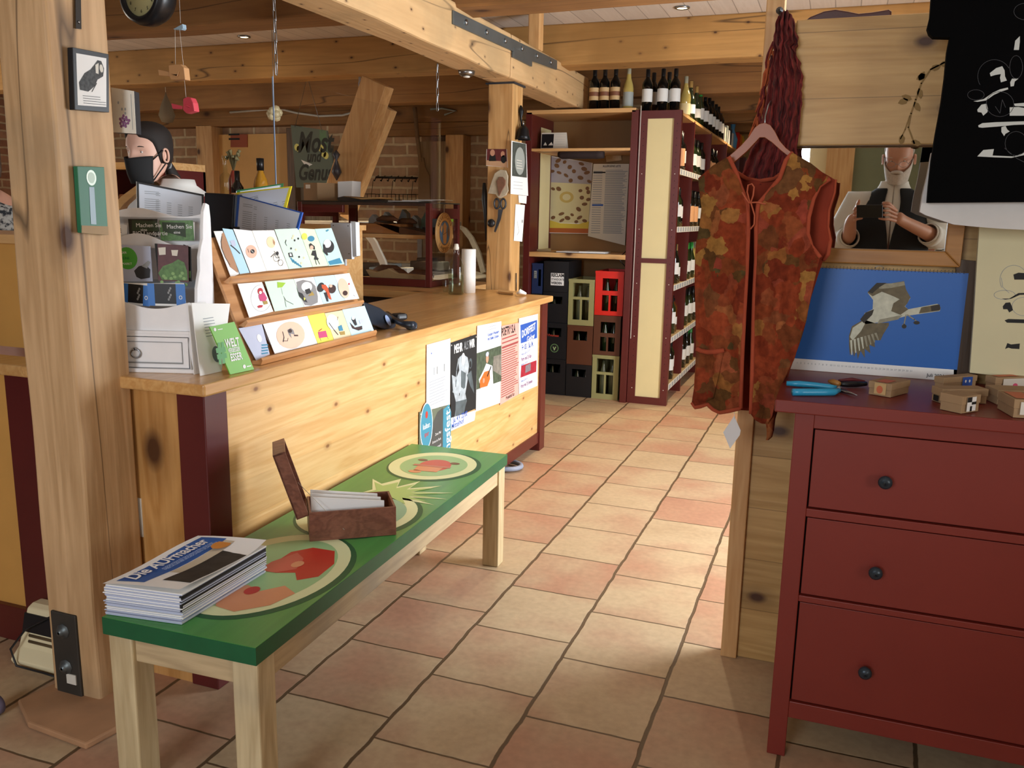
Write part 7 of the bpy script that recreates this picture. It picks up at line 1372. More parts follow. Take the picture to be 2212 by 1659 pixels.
t = thing('cardboard_box', (-3.5, 5.45, 1.479), 'small closed cardboard box on the left end of the bread case', 'box'); b = MB(); pA, pB, pC = (-3.64, 5.42), (-3.50, 5.38), (-3.39, 5.50); b.prism([(pA[0], pA[1], 1.479), (pB[0], pB[1], 1.479), (pC[0], pC[1], 1.479), (-3.53, 5.54, 1.479)], (0, 0, .125), CARD_); fr = frame((pA[0], pA[1]-.001, 1.479), (pB[0]-pA[0], pB[1]-pA[1], 0), (0, 0, 1)); b.rect(fr, .025, .085, .075, .112, OFFW, 2); b.build('carton', t, bevel=.001)
b = MB(); b.prism([(-3.38, 5.46, 1.479), (-3.27, 5.46, 1.479), (-3.262, 5.46, 1.62), (-3.38, 5.46, 1.615)], (0, .12, 0), WHITE); b.build('white_carton', label='bright white carton behind the cardboard box on the bread case', cat='box')
b = MB(); b.prism([(-3.28, 5.3, 1.479), (-2.93, 5.3, 1.479), (-2.95, 5.3, 1.49), (-3.1, 5.3, 1.487), (-3.24, 5.3, 1.51), (-3.29, 5.3, 1.50)], (0, .25, 0), plain('black_cloth', '17161a', .7)); b.prism([(-3.26, 5.31, 1.507), (-3.24, 5.31, 1.512), (-3.1, 5.31, 1.49), (-2.96, 5.31, 1.497), (-2.97, 5.31, 1.507), (-3.1, 5.31, 1.503)], (0, .2, 0), plain('tan_leather', 'c89a60', .6)); b.build('folded_bag', label='folded black and tan bag on top of the bread case', cat='bag')
for i in range(3): b = MB(); x = -2.88+i*.09; b.prism([(x, 5.28+i*.03, 1.48+i*.006), (x+.22, 5.3, 1.48+i*.006), (x+.2, 5.5, 1.48+i*.006), (x, 5.48, 1.48+i*.006)], (0, 0, .004), WHITE); b.build('paper_sheet', label=('lowest', 'middle', 'topmost')[i]+' loose white sheet on the bread case top', cat='paper', group='loose papers on the bread case')
# refrigerated counter with curved glass
t = thing('refrigerated_counter', (-3.8, 7.1, 0), 'white refrigerated counter with curved glass behind the bread case', 'display case'); FRW_ = plain('fridge_white', 'dcdad0', .35, var=.02)
b = MB(); b.prism([(-4.4, 6.1, 0), (-3.3, 6.1, 0), (-3.24, 6.1, .80), (-3.40, 6.1, .84), (-4.4, 6.1, .84)], (0, 2.0, 0), FRW_); b.build('body', t, bevel=.01)
arc = [(-3.60, 1.30), (-3.52, 1.27), (-3.44, 1.18), (-3.36, 1.03), (-3.30, .84)]
b = MB(); b.loft([[Vector((x, y, z)) for x, z in arc+[(x-.006, z-.004) for x, z in arc[::-1]]] for y in (6.12, 8.08)], CLEAR, smooth=False); b.build('curved_glass', t)
for y in (6.1, 8.06): b = MB(); b.prism([(x, y, z) for x, z in arc]+[(x-.05, y, z-.02) for x, z in arc[::-1]], (0, .035, 0), FRW_); b.build('end_arm', t, bevel=.003)
b = MB(); b.box(-4.1, -3.58, 6.1, 8.1, 1.29, 1.33, FRW_); b.build('top_shelf', t, bevel=.004)
for y in (6.14, 8.04): b = MB(); b.box(-4.05, -4.0, y, y+.03, .84, 1.29, STEEL); b.build('support_post', t)
b = MB(); b.box(-4.0, -3.5, 6.2, 8.0, .842, .86, STEEL); b.build('tray_floor', t)
for i in range(9): b = MB(); b.box(-3.95+.22*(i % 2), -3.78+.22*(i % 2), 6.3+i*.19, 6.43+i*.19, .861, .93+.02*(i % 3), (OFFW, LGY, plain('dark_food', '4a3626', .6, var=.3, vs=20))[i % 3]); b.build('food_tray', label='small food container, number %s from the near end, inside the refrigerated counter' % ('one', 'two', 'three', 'four', 'five', 'six', 'seven', 'eight', 'nine')[i], cat='container', group='containers in the refrigerated counter', bevel=.008)
b = MB(); b.box(-3.75, -3.6, 7.95, 8.04, 1.331, 1.38, plain('lime_pack', '8cc43c', .5)); b.build('lime_packet', label='lime green packet on the far end of the refrigerated counter', cat='packet')
# slate sign
Ys = 7.5; t = thing('slate_sign', aY(670, 410, Ys), 'grey green slate sign with painted script lettering behind the counter', 'sign'); b = MB(); q4 = [aY(*q, Ys) for q in [(640, 405), (728, 405), (706, 282), (628, 270)]]; b.prism(q4, (0, .02, 0), plain('slate_green', '5d6656', .7, var=.12, vs=4)); b.build('slate', t)
fr = frame(q4[0], (1, 0, 0), (0, 0, 1)); fn = lambda x, y: aY(x, y, Ys-.002); PL = plain('petal_yellow', 'd8cc6c', .6, var=.05); b = MB(); SI = plain('script_ink', '23261f', .7, var=0)
for s_, x, y, sz in (('Most', 642, 328, .27), ('und', 662, 349, .15), ('Genuss', 643, 388, .21)): q = fpx([(x, y)], fr, fn)[0]; b.text(fr, q[0], q[1], sz, s_, SI, 2, shear=.3, sx=.72, bold=.03)
for x, y in ((641, 318), (646, 322), (693, 320), (699, 332), (704, 336)): b.disc(fr, *fpx([(x, y)], fr, fn)[0], .03, .035, PL, 1, 12)
b.poly(fr, fpx([(690, 280), (704, 283), (708, 330), (690, 300)], fr, fn), plain('leaf_wash', '5c7a54', .7), 1); b.poly(fr, fpx([(650, 345), (675, 355), (662, 362)], fr, fn), OFFW, 1); b.build('lettering', t)
b = MB(); b.tube([q4[3]+Vector((.05, 0, -.02)), Vector((q4[3].x+.2, Ys+.01, 2.69)), q4[2]+Vector((-.05, 0, -.02))], .003, STEEL, 4); b.build('wire', t)
# back wall bits
b = MB(); q = [(498, 290), (534, 290), (534, 318), (498, 318)]; b.prism([aY(*p, 8.41) for p in q], (0, .015, 0), plain('rust_plate', 'a04a28', .6, var=.1)); fr = frame(aY(498, 318, 8.408), (1, 0, 0), (0, 0, 1)); [b.rect(fr, -.02, .08+.05*i, .13, .10+.05*i, INK, 1) for i in range(2)]; b.build('small_sign', label='small rust red plate on the ochre panel at the back', cat='sign')
t = thing('bread_peel', aY(912, 435, 8.3), 'long wooden baker peel leaning on the back wall beside the plank door', 'peel'); PW = plain('peel_wood', '8a6f54', .6, var=.15, vs=10)
b = MB(); b.tube([aY(896, 232, 8.25), aY(902, 300, 8.25), aY(909, 350, 8.25)], .022, PW, 10); b.build('handle', t); b = MB(); b.prism([aY(*p, 8.24) for p in [(906, 340), (915, 340), (918, 360), (927, 378), (930, 430), (932, 620), (900, 620), (903, 430), (904, 378)]], (0, .02, 0), PW); b.build('blade', t, bevel=.004)
t = thing('hook_rail', aY(850, 385, 8.4), 'black iron hook rail with wire baskets on the back brick wall', 'rail'); b = MB(); p0, p1 = aY(812, 383, 8.42), aY(900, 385, 8.42); b.tube([p0, p1], .012, IRN, 6)
for k in range(7): p = p0+(p1-p0)*(k/6); b.tube([p+Vector((0, .06, .02)), p, p+Vector((0, -.03, -.04)), p+Vector((0, -.05, -.03))], .006, IRN, 5)
b.build('rail', t)
for k in range(3):
    b = MB(); x0 = -4.86+k*.24; [b.tube([(x0, 8.36-.09*j, 1.60), (x0, 8.36-.09*j, 1.50), (x0+.2, 8.36-.09*j, 1.50), (x0+.2, 8.36-.09*j, 1.60)], .004, IRN, 4, closed=True) for j in (0, 1)]; [b.tube([(x0+.05*i, 8.36, 1.5), (x0+.05*i, 8.27, 1.5), (x0+.05*i, 8.27, 1.6)], .003, IRN, 4) for i in range(5)]
    b.tube([(x0+.1, 8.36, 1.6), (x0+.1, 8.4, 1.74)], .003, IRN, 4); b.build('wire_basket', t)
b = MB(); b.tube([aY(x, y, 8.25) for x, y in [(497, 243), (560, 238), (600, 234), (640, 244), (690, 251), (740, 249), (790, 236), (840, 232)]], .012, plain('white_cable', 'c8c4b8', .5), 6); b.build('wall_cable', label='pale cable sagging along the top of the back wall', cat='cable')
b = MB(); b.tube([aY(x, y, 8.28) for x, y in [(930, 236), (955, 234), (985, 240), (960, 248)]], .01, plain('grey_cable', '8c9490', .5), 6); b.build('cable_bundle', label='bundle of grey cables under the joist by the peel', cat='cable')
b = MB(); p = aY(727, 372, 5.765); b.tube([p+Vector((0, 0, .16)), p+Vector((0, 0, .13)), p+Vector((0, 0, .09)), p+Vector((0, 0, .03)), p, p-Vector((0, 0, .06))], [.004, .03, .008, .03, .038, .004], plain('keyring_dark', '3c3c44', .4, .3), 8); b.build('hanging_key', label='dark ornamental key hanging on the wide diagonal brace', cat='key')
# bottles standing on the shelf behind the woman
t = thing('bottle_shelf', (-3.2, 4.3, 0), 'wooden shelf behind the counter carrying bottles, mostly hidden', 'shelf'); b = MB(); b.box(-3.5, -2.6, 4.25, 4.5, 1.30, 1.33, PINE_X); b.build('board', t); 
for x in (-3.48, -2.66): b = MB(); b.box(x, x+.04, 4.26, 4.49, 0, 1.30, PINE_X); b.build('leg', t)
for px, k, lb in ((512, 'orange', 'dark wine bottle with an orange label behind the price list frames'), (547, 'white', 'dark bottle with a white label behind the golden bottle')): p = aY(px, 380, 4.36); put(k, (p.x, 4.36 if k == 'orange' else 4.44, 1.331), lb, 'bottles behind the counter')
def vessel(px, prof, m, cap, label, Y=4.34, cat='bottle'):
    p = aY(px, 380, Y); t = thing('glass_bottle' if cat == 'bottle' else 'glass_jar', (p.x, Y, 1.331), label, cat, 'bottles behind the counter'); b = MB(); b.lathe(prof, (p.x, Y, 1.331), m, 22, cap=False); b.build('body', t)
    if cap: b = MB(); b.lathe(cap[0], (p.x, Y, 1.331), cap[1], 18); b.build('cap', t)
    return p
vessel(487, [(0, 0), (.034, 0), (.034, .26), (.03, .275), (.012, .29), (.012, .36), (.016, .37), (.016, .385)], glass('clear_bottle', (240, 244, 238), .03), None, 'tall clear slender glass bottle right of the woman')
vessel(563, [(0, 0), (.042, 0), (.042, .22), (.036, .25), (.018, .29), (.016, .31)], plain('liqueur_amber', 'b88428', .08, var=.15, coat=.6), ([(.02, .30), (.022, .37), (0, .372)], CB), 'golden liqueur bottle with a black stopper behind the price lists')
vessel(418, [(0, 0), (.04, 0), (.042, .25), (.036, .27), (.036, .29)], plain('herb_oil', '6b5a34', .1, var=.4, vs=40, coat=.6), ([(.038, .285), (.038, .325), (0, .326)], CB), 'glass jar of dark herbs right behind the woman', cat='jar')
p = aY(503, 335, 4.42); b = MB(); random.seed(8)
for i in range(14): a = i*2.4; b.tube([p+Vector((0, 0, -.1)), p+Vector((.03*math.cos(a), .02*math.sin(a), .0)), p+Vector((.045*math.cos(a), .03*math.sin(a), .03*math.sin(i)))], [.002, .004, .012], plain('dried_leaf', '8a8058', .8, var=.2), 5)
b.lathe([(0, -.26), (.03, -.26), (.035, -.15), (.012, -.09)], p, plain('vase_red', '9a3a28', .4), 14, cap=False); b.build('dried_flowers', label='dried flowers in a red vase behind the dark wine bottle', cat='flowers')
# shelf unit and wooden stuff left of the woman
t = thing('back_shelf_unit', (-3.7, 4.0, 0), 'dark framed shelf unit seen between the pillar and the woman', 'shelf'); b = MB(); 
for x in (-4.1, -3.62): b.box(x, x+.05, 4.0, 4.3, 0, 1.62, DRED)
b.box(-4.1, -3.57, 4.0, 4.3, 1.62, 1.66, PINE_X); b.box(-4.1, -3.57, 4.0, 4.3, 1.32, 1.34, DRED); b.box(-4.1, -3.57, 4.28, 4.3, 0, 1.62, OPEN); b.build('frame', t)
for i in range(3): b = MB(); b.lathe([(0, 0), (.05, 0), (.05, .12), (.045, .14), (0, .14)], (-4.0+i*.13, 4.12, 1.341), (plain('jam', '8a5a3c', .3), LGY, plain('honey', 'a8783c', .3))[i], 14); b.build('jar', label=('left', 'middle', 'right')[i]+' jar on the dark framed shelf unit', cat='jar', group='jars on the dark shelf unit')
# ================================================================== people
SK = plain('skin_light', 'e2b49e', .5, var=.04, vs=10); SK2 = plain('skin_ruddy', 'cf9a82', .5, var=.06, vs=10); LIPS = plain('lips', 'b06a60', .5, var=0)
HAIRB = plain('hair_dark_brown', '1c120d', .75, var=.2, vs=30); BEARD = plain('beard_white', 'd4ccc4', .8, var=.15, vs=90); EYEW = plain('eye_white', 'e8e4de', .3, var=0); EYEB = plain('eye_dark', '2a1a12', .2, var=0)
MASK = plain('mask_black', '111214', .8, var=.1, vs=20); SHIRTW = plain('shirt_white', 'e6e6e2', .8, var=.03); VESTN = plain('vest_navy', '14181e', .85, var=.12, vs=20); JEAN = plain('jeans', '2c4668', .9, var=.15, vs=50)
def skin_obj(name, joints, edges, m, parent, sub=2, loc=None):
    """joints: list of (pos, r) or (pos, (rx, ry)); grown with a Skin modifier"""
    me = bpy.data.meshes.new(name); me.from_pydata([Vector(j[0])-loc for j in joints], edges, []); me.materials.append(m)
    o = bpy.data.objects.new(name, me); COL.objects.link(o); o.parent = parent
    md = o.modifiers.new('skin', 'SKIN'); md.use_smooth_shade = True
    me.skin_vertices.new(name='') if not me.skin_vertices else None
    sv = me.skin_vertices[0].data
    for i, j in enumerate(joints): r_ = j[1] if isinstance(j[1], tuple) else (j[1], j[1]); sv[i].radius = r_
    sv[0].use_root = True
    s_ = o.modifiers.new('sub', 'SUBSURF'); s_.levels = sub; s_.render_levels = sub; WL[o.name] = Vector(loc); return o
def headrows(c, s=1.0, fwd=Vector((0, 1, 0)), jaw=1.0):
    """head surface as stacked rings with a nose, brow, sockets and chin; fwd = facing"""
    f = Vector(fwd).normalized(); l = Vector((0, 0, 1)).cross(f).normalized(); u_ = f.cross(l)
    u_ = Vector((0, 0, 1)) if abs(f.z) < .01 else (u_ if u_.z > 0 else -u_)
    prof = [(-.118, .030, .034, .036), (-.112, .042, .045, .03), (-.095, .053, .062, .02), (-.072, .060, .073, .008), (-.045, .066, .084, .002), (-.015, .071, .092, -.002), (.015, .074, .096, -.004), (.045, .076, .099, -.006), (.075, .074, .096, -.008), (.098, .063, .082, -.010), (.113, .043, .058, -.012), (.121, .016, .022, -.013)]
    rows = []; N_ = 32; P = []
    fine = []
    for a, bb in zip(prof, prof[1:]):
        for k in range(3): fine.append(tuple(a[i]+(bb[i]-a[i])*k/3 for i in range(4)))
    fine.append(prof[-1])
    for z, rx, ry, oy in fine:
        row = []
        for j in range(N_):
            th = 2*math.pi*j/N_; x, y = rx*math.cos(th)*(jaw if z < -.03 else 1), ry*math.sin(th)+oy
            fr_ = max(0, math.sin(th))
            if y > 0:
                y += .022*math.exp(-(x/.011)**2)*math.exp(-((z+.028)/.018)**2)+.010*math.exp(-(x/.009)**2)*math.exp(-((z+.005)/.025)**2)
                y += .005*math.exp(-((z-.028)/.012)**2)*fr_ - .010*(math.exp(-((abs(x)-.032)/.014)**2))*math.exp(-((z-.006)/.013)**2)
                y += .005*math.exp(-(x/.022)**2)*math.exp(-((z+.062)/.012)**2)+.007*math.exp(-(x/.02)**2)*math.exp(-((z+.10)/.014)**2)
            row.append(c+(l*(-x)+f*y+u_*z)*s)
        rows.append(row)
    return rows, f, l, u_
def face_bits(b, c, s, f, l, u_, eyes=True, mouth=True, lidm=SK):
    for sx in (-1, 1):
        if eyes:
            e = c+(l*(sx*.031)+f*.0665+u_*.005)*s; rows_ = None
            b.lathe([(0, -.0105*s), (.0075*s, -.0075*s), (.0105*s, 0), (.0075*s, .0075*s), (0, .0105*s)], e, EYEW, 12, cap=False); b.lathe([(0, -.0062*s), (.0062*s, 0), (0, .0062*s)], e+f*.0065*s, EYEB, 10, cap=False)
            b.tube([c+(l*(sx*.016)+f*.087+u_*.022)*s, c+(l*(sx*.032)+f*.086+u_*.029)*s, c+(l*(sx*.050)+f*.070+u_*.024)*s], [.002*s, .0035*s, .0015*s], HAIRB if lidm is SK else BEARD, 6)
            b.tube([c+(l*(sx*.020)+f*.076+u_*.009)*s, c+(l*(sx*.031)+f*.0785+u_*.0125)*s, c+(l*(sx*.043)+f*.071+u_*.009)*s], .0026*s, lidm, 5)
        er = c+(l*(sx*.078)-f*.008-u_*.008)*s; b.tube([er+(f*math.cos(a)*.013+u_*math.sin(a)*.028+l*sx*(.004+.006*(math.cos(a) < 0)))*s for a in [k*math.pi/6 for k in range(12)]], .0055*s, lidm, 6, closed=True); b.tube([er-u_*.020*s, er, er+u_*.020*s], [.006*s, .010*s, .007*s], lidm, 8)
    if mouth: b.tube([c+(l*(-.024)+f*.087-u_*.062)*s, c+(f*.099-u_*.060)*s, c+(l*.024+f*.087-u_*.062)*s], [.002*s, .0045*s, .002*s], LIPS, 6)
def arm_hand(parent, loc, sh, el, wr, pal, fingers, m_arm, r_=(.05, .042, .028), sleeve=None):
    pass
# ---------------- woman with a black mask
hc = Vector((-2.60, 2.80, 1.615)); fd = Vector((.0, -1.0, -.05)).normalized()
t = thing('person', (-2.52, 2.88, 0), 'dark haired person with ponytail, black face mask and white collar behind the counter', 'person')
LW = WL[t.name]
J = [((-2.50, 2.90, .95), (.15, .11)), ((-2.50, 2.90, 1.12), (.13, .10)), ((-2.50, 2.90, 1.28), (.15, .10)), ((-2.51, 2.89, 1.40), (.10, .08)), ((-2.535, 2.875, 1.47), .05), ((-2.565, 2.85, 1.53), .046),
     ((-2.39, 2.99, 1.385), .06), ((-2.31, 3.03, 1.20), .046), ((-2.33, 2.88, 1.02), .036), ((-2.62, 2.80, 1.385), .06), ((-2.71, 2.73, 1.20), .046), ((-2.60, 2.62, 1.08), .036),
     ((-2.45, 2.95, .80), (.09, .09)), ((-2.45, 2.95, .45), (.06, .06)), ((-2.45, 2.96, .06), (.045, .045)), ((-2.56, 2.86, .80), (.09, .09)), ((-2.56, 2.86, .45), (.06, .06)), ((-2.56, 2.86, .06), (.045, .045)), ((-2.42, 2.82, .97), .022), ((-2.52, 2.56, 1.02), .022)]
skin_obj('body', J, [(0, 1), (1, 2), (2, 3), (3, 4), (4, 5), (3, 6), (6, 7), (7, 8), (8, 18), (3, 9), (9, 10), (10, 11), (11, 19), (0, 12), (12, 13), (13, 14), (0, 15), (15, 16), (16, 17)], SK, t, loc=LW)
rows, f, l, u_ = headrows(hc, .98, fd); b = MB(); b.loft(rows, SK); face_bits(b, hc, .98, f, l, u_, mouth=False); b.build('head', t, subsurf=1)
b = MB(); rws = []   # hair cap hugging the skull with a centre parting
for i, (z, rr) in enumerate(((-.055, .86), (-.03, .98), (0, 1.03), (.03, 1.05), (.06, 1.04), (.085, .98), (.105, .82), (.12, .55), (.129, .2))):
    row = []
    for j in range(40):
        th = 2*math.pi*j/40; x, y = .080*rr*math.cos(th), .104*rr*math.sin(th)-.010
        hl = .052-.035*min(1, abs(x)/.055) # hairline height by side
        if z < hl+.02 and y > .0: y = min(y, -.0+.050*max(0, (z+.06)/.12)); x = x*1.0
        row.append(hc+(l*(-x)+f*y+u_*(z+.004))*.98)
    rws.append(row)
b.loft(rws, HAIRB); b.build('hair', t, subsurf=1)
b = MB(); q = hc-f*.098-u_*.045; b.tube([q+f*.02, q-f*.012, q-f*.035-u_*.05, q-f*.04-u_*.12, q-f*.02-u_*.20], [.030, .018, .030, .028, .008], HAIRB, 12); b.lathe([(.018, -.006), (.022, 0), (.018, .006)], q-f*.008, GREY, 12, 'Y'); b.build('ponytail', t)
b = MB(); mr = []
for i in range(9):
    v = i/8; row = []
    for j in range(15):
        a = R(-68+136*j/14); z = -.022-.100*v-.012*abs(math.sin(a))*(1-v)*-1; rx, ry = .068-.014*v, (.100+.012*math.cos(a)**6*(1-v)*1.3-.018*max(0, v-.6)*2); row.append(hc+(l*(rx*math.sin(a)*1.04)+f*(ry*math.cos(a)+.008)+u_*z)*.99)
    mr.append(row)
grid(b, mr, MASK)
for sx in (-1, 1):
    er = hc+(l*(sx*.084)-f*.010-u_*.008)
    b.tube([mr[1][0 if sx < 0 else 14], er+u_*.02+f*.018], .002, MASK, 5); b.tube([mr[7][0 if sx < 0 else 14], er-u_*.028+f*.004], .002, MASK, 5)
b.build('face_mask', t, solid=.002)
b = MB(); cl = []
for z, r0_, r1_ in ((1.28, .20, .13), (1.38, .215, .12), (1.43, .19, .105), (1.46, .11, .085), (1.49, .07, .066), (1.515, .064, .060)):
    cl.append([Vector((-2.515-.02*(z-1.3)*3, 2.885, z))+Vector((.78*math.cos(a)*r0_+-.62*math.sin(a)*r1_, .62*math.cos(a)*r0_*1.0+.78*math.sin(a)*r1_, 0)) for a in [2*math.pi*k/24 for k in range(24)]])
b.loft(cl, SHIRTW, cap=False); b.build('white_blouse', t, solid=.004)
b = MB(); cl = []
for z, r0_, r1_ in ((.78, .18, .15), (1.0, .17, .14), (1.2, .175, .14), (1.33, .205, .132)): cl.append([Vector((-2.505, 2.895, z))+Vector((.78*math.cos(a)*r0_-.62*math.sin(a)*r1_, .62*math.cos(a)*r0_+.78*math.sin(a)*r1_, 0)) for a in [2*math.pi*k/24 for k in range(24)]])
b.loft(cl, SHIRTW, cap=False); b.build('blouse_body', t, solid=.004)
t.location += Vector((-.11, .12, .009))
# ---------------- second customer at the far left edge
hc2 = Vector((-3.30, 2.60, 1.60)); t = thing('person', (-3.32, 2.6, 0), 'person with grey brown hair and a speckled grey top at the far left edge', 'person'); LW = WL[t.name]
J = [((-3.32, 2.6, .95), (.15, .11)), ((-3.32, 2.6, 1.15), (.14, .10)), ((-3.32, 2.6, 1.30), (.16, .10)), ((-3.32, 2.6, 1.40), (.1, .08)), ((-3.315, 2.6, 1.50), .05), ((-3.19, 2.66, 1.36), .06), ((-3.12, 2.64, 1.18), .045), ((-3.2, 2.5, 1.05), .035), ((-3.45, 2.54, 1.36), .06), ((-3.5, 2.5, 1.18), .045), ((-3.4, 2.4, 1.05), .035), ((-3.26, 2.62, .8), .09), ((-3.26, 2.62, .06), .05), ((-3.38, 2.58, .8), .09), ((-3.38, 2.58, .06), .05)]
skin_obj('body', J, [(0, 1), (1, 2), (2, 3), (3, 4), (3, 5), (5, 6), (6, 7), (3, 8), (8, 9), (9, 10), (0, 11), (11, 12), (0, 13), (13, 14)], SK2, t, loc=LW)
rows, f, l, u_ = headrows(hc2, .96, Vector((.7, -.7, 0))); b = MB(); b.loft(rows, SK2); face_bits(b, hc2, .96, f, l, u_, lidm=SK2); b.build('head', t, subsurf=1)
b = MB(); HG = plain('hair_grey_brown', '5c4a3c', .6, var=.3, vs=40); rws = []
for z, rr in ((-.11, 1.05), (-.06, 1.12), (0, 1.12), (.05, 1.1), (.09, .96), (.115, .66), (.13, .25)):
    row = []
    for j in range(32):
        th = 2*math.pi*j/32; x, y = .083*rr*math.cos(th), .105*rr*math.sin(th)-.012
        if z < .06 and y > .0: y = .02*(z+.11)/.17
        row.append(hc2+(l*(-x)+f*y+u_*z)*.98)
    rws.append(row)
b.loft(rws, HG); b.build('hair', t, subsurf=1)
SPK, nt, bb = newmat('speckled_knit'); N = nt.nodes; L = nt.links; tc = N.new('ShaderNodeTexCoord'); nz = N.new('ShaderNodeTexNoise'); nz.inputs['Scale'].default_value = 55; L.new(tc.outputs['Object'], nz.inputs['Vector']); cr = N.new('ShaderNodeValToRGB'); cr.color_ramp.elements[0].color = srgb('26282c'); cr.color_ramp.elements[0].position = .42; cr.color_ramp.elements[1].color = srgb('a8a49c'); cr.color_ramp.elements[1].position = .55; L.new(nz.outputs['Fac'], cr.inputs[0]); L.new(cr.outputs[0], bb.inputs['Base Color']); bb.inputs['Roughness'].default_value = .9
b = MB(); cl = []
for z, r0_, r1_ in ((.85, .19, .15), (1.1, .19, .14), (1.3, .23, .14), (1.39, .19, .12), (1.44, .09, .08)): cl.append([Vector((-3.32, 2.6, z))+Vector((.92*math.cos(a)*r0_-.38*math.sin(a)*r1_, .38*math.cos(a)*r0_+.92*math.sin(a)*r1_, 0)) for a in [2*math.pi*k/24 for k in range(24)]])
b.loft(cl, SPK, cap=False); b.build('speckled_top', t, solid=.004)

# ---------------- the man taking the picture (seen in the mirror)
bx = .13; by = -.42; t = thing('person', (bx, by, 0), 'white bearded person with glasses and navy vest holding a phone, seen in the mirror', 'person'); LW = WL[t.name]
hm = Vector((bx+.01, by+.03, 1.70)); fm = Vector((-.05, .94, -.30)).normalized()
J = [((bx, by-.02, .95), (.17, .13)), ((bx, by, 1.12), (.17, .13)), ((bx, by, 1.30), (.18, .12)), ((bx, by-.02, 1.44), (.12, .09)), ((bx, by-.01, 1.52), (.07, .065)), ((bx+.005, by+.01, 1.60), (.06, .06)),
     ((bx-.20, by-.01, 1.42), .068), ((bx-.29, by-.02, 1.20), .055), ((bx-.22, by+.13, 1.24), .044), ((bx-.215, by+.28, 1.335), .034), ((bx-.20, by+.33, 1.365), (.038, .022)),
     ((bx+.20, by-.01, 1.42), .068), ((bx+.29, by-.02, 1.22), .055), ((bx+.21, by+.13, 1.27), .044), ((bx+.07, by+.27, 1.34), .034), ((bx+.03, by+.33, 1.37), (.038, .022)),
     ((bx-.1, by-.02, .82), .11), ((bx-.11, by, .48), .075), ((bx-.12, by-.02, .06), .05), ((bx+.1, by-.02, .82), .11), ((bx+.11, by, .48), .075), ((bx+.12, by-.02, .06), .05)]
E_ = [(0, 1), (1, 2), (2, 3), (3, 4), (4, 5), (3, 6), (6, 7), (7, 8), (8, 9), (9, 10), (3, 11), (11, 12), (12, 13), (13, 14), (14, 15), (0, 16), (16, 17), (17, 18), (0, 19), (19, 20), (20, 21)]
skin_obj('body', J, E_, SK2, t, loc=LW)
# phone held just behind the lens: thin slab
pc = EYE-fw*.012+rt*.012-up*.006; pm = Matrix(((rt.x, up.x, -fw.x), (rt.y, up.y, -fw.y), (rt.z, up.z, -fw.z)))
b = MB(); b.cb(pc, (.146, .072, .008), plain('phone_black', '0a0a0b', .3, var=0), pm); b.build('mobile_phone', label='black phone held landscape by the bearded person', cat='phone', bevel=.003)
def finger(palm, pts, r_, nm):
    js = [(palm, r_*1.3)]+[(p, r_*(1-.12*i)) for i, p in enumerate(pts)]; skin_obj(nm, js, [(i, i+1) for i in range(len(js)-1)], SK2, t, 1, LW)
pL = Vector(J[10][0]); pR = Vector(J[15][0])
edL = pc-rt*.066; edR = pc+rt*.066
for k in range(4):
    o_ = up*(.030-.024*k)
    finger(pL+Vector((0, .01, .028-.018*k)), [edL+o_-rt*.022-fw*.035-up*.01, edL+o_-rt*.012-fw*.012-up*.006, edL+o_+rt*(.010+.004*k)-fw*.016], .0085, 'finger')
    finger(pR+Vector((0, .01, .028-.018*k)), [edR+o_+rt*.024-fw*.035-up*.008, edR+o_+rt*.014-fw*.012-up*.006, edR+o_-rt*(.012+.004*k)-fw*.016], .0085, 'finger')
finger(pL+Vector((.01, .0, .03)), [edL-rt*.02-fw*.05+up*.035, edL-rt*.004-fw*.028+up*.058], .0105, 'thumb')
finger(pR+Vector((-.01, .0, .03)), [edR+rt*.02-fw*.05+up*.035, edR-rt*.01-fw*.028+up*.040], .0105, 'thumb')
rows, f, l, u_ = headrows(hm, 1.02, fm, 1.08); b = MB(); b.loft(rows, SK2); face_bits(b, hm, 1.02, f, l, u_, lidm=SK2); b.build('head', t, subsurf=1)
b = MB(); br = []
for i in range(9):
    v = i/8; row = []
    for j in range(25):
        a = R(-98+196*j/24); side = abs(a)/R(98); z = -.066-.062*v+.080*side**1.5*(1-v); rx = .074-.020*v**1.5; ry = .092-.016*v; row.append(hm+(l*(rx*math.sin(a)*1.03)+f*(ry*math.cos(a)+.006+.008*math.exp(-(a/.5)**2)+(.016*v))+u_*z)*1.02)
    br.append(row)
grid(b, br, BEARD); b.tube([hm+(l*-.034+f*.094-u_*.058)*1.02, hm+(l*-.015+f*.106-u_*.050)*1.02, hm+(l*.015+f*.106-u_*.050)*1.02, hm+(l*.034+f*.094-u_*.058)*1.02], [.004, .009, .009, .004], BEARD, 8); b.build('beard', t, solid=.006, subsurf=1)
b = MB(); rws = []
for z, rr in ((.01, 1.02), (.05, 1.03), (.085, .94), (.11, .68), (.128, .25)):
    row = []
    for j in range(32):
        th = 2*math.pi*j/32; x, y = .079*rr*math.cos(th), .102*rr*math.sin(th)-.012
        if z < .08 and y > .02: y = .02
        row.append(hm+(l*(-x)+f*y+u_*z)*1.03)
    rws.append(row)
b.loft(rws, plain('hair_grey', 'a8a098', .8, var=.2, vs=60)); b.build('hair', t, subsurf=1)
b = MB()
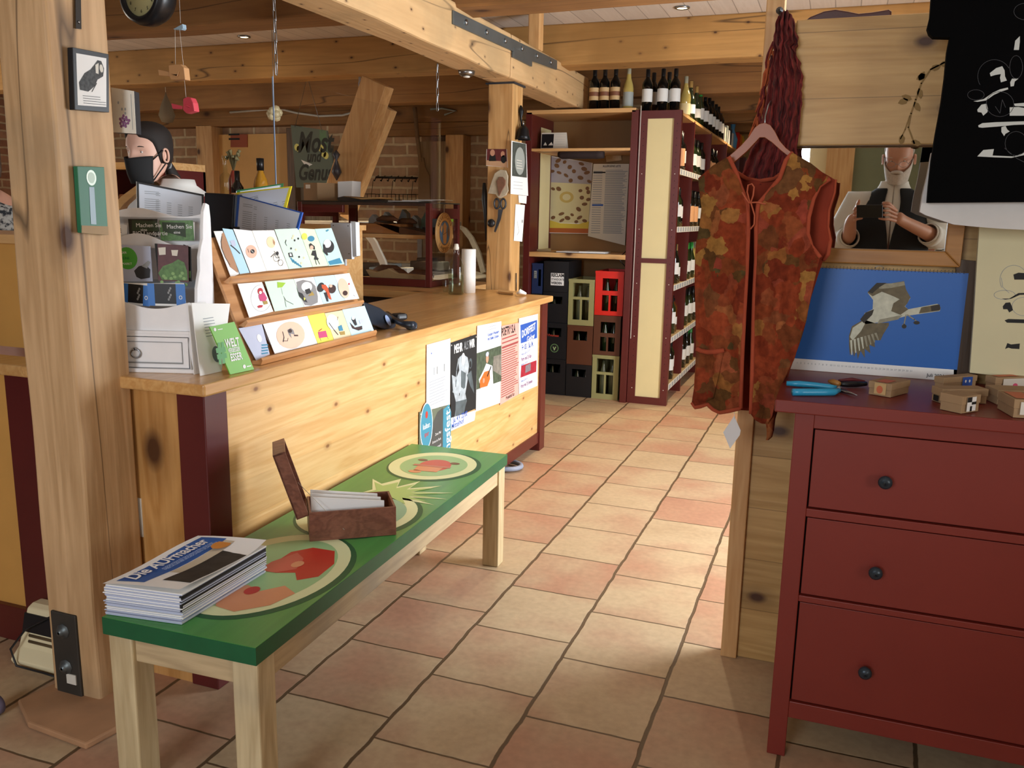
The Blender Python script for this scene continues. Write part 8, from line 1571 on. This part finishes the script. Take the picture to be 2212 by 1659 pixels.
for sx in (-1, 1):
    e = hm+(l*(sx*.033)+f*.112+u_*(-.004))*1.02; b.tube([e+l*.024*math.cos(a)+u_*.017*math.sin(a) for a in [k*math.pi/9 for k in range(18)]], .0012, STEEL, 5, closed=True); b.tube([e+l*sx*.024, hm+(l*(sx*.082)+f*.0+u_*.012)*1.02], .0015, DARK, 5)
b.tube([hm+(l*-.009+f*.118)*1.02, hm+(f*.121)*1.02, hm+(l*.009+f*.118)*1.02], .0012, STEEL, 5); b.build('glasses', t)
def torso(zs, m, nm, open_=0, solid=.006):
    b = MB(); rws = []
    for z, rx, ry in zs:
        row = []
        for j in range(33):
            a = R(90)+R(open_*max(0, (z-1.22)/.3))+(2*math.pi-2*R(open_*max(0, (z-1.22)/.3)))*j/32; row.append(Vector((bx+rx*math.cos(a), by-.01+ry*math.sin(a), z)))
        rws.append(row)
    grid(b, rws, m); return b.build(nm, t, solid=solid, subsurf=1)
torso([(.92, .21, .165), (1.05, .215, .17), (1.20, .22, .168), (1.32, .232, .155), (1.42, .225, .128), (1.48, .155, .10), (1.53, .092, .085)], VESTN, 'navy_vest', 17)
torso([(1.15, .195, .145), (1.30, .205, .138), (1.42, .19, .115), (1.48, .125, .09), (1.545, .078, .074), (1.57, .076, .072)], SHIRTW, 'white_shirt', 0, .004)
for sx, a_ in ((-1, 6), (1, 11)):
    s0, s1, s2 = (Vector(J[a_+k][0]) for k in range(3)); b = MB(); s3 = s1+(s2-s1)*1.0; b.tube([s0*.55+Vector((bx, by-.02, 1.43))*.45, s0+Vector((0, 0, .012)), s0*.6+s1*.4, s1+Vector((sx*.01, -.01, 0)), s1+(s3-s1)*.5, s3, s3+(s3-s1)*.08], [.085, .092, .086, .078, .066, .058, .056], SHIRTW, 18, cap=False); b.tube([s3-(s3-s1)*.25, s3], [.064, .063], SHIRTW, 18, cap=False); b.build('rolled_sleeve', t, solid=.004)
b = MB()
for x0_ in (-.1, .1): b.tube([(bx+x0_, by-.02, .97), (bx+x0_*1.05, by-.01, .7), (bx+x0_*1.15, by, .45), (bx+x0_*1.2, by-.02, .06)], [.125, .11, .085, .075], JEAN, 16)
b.build('jeans', t)
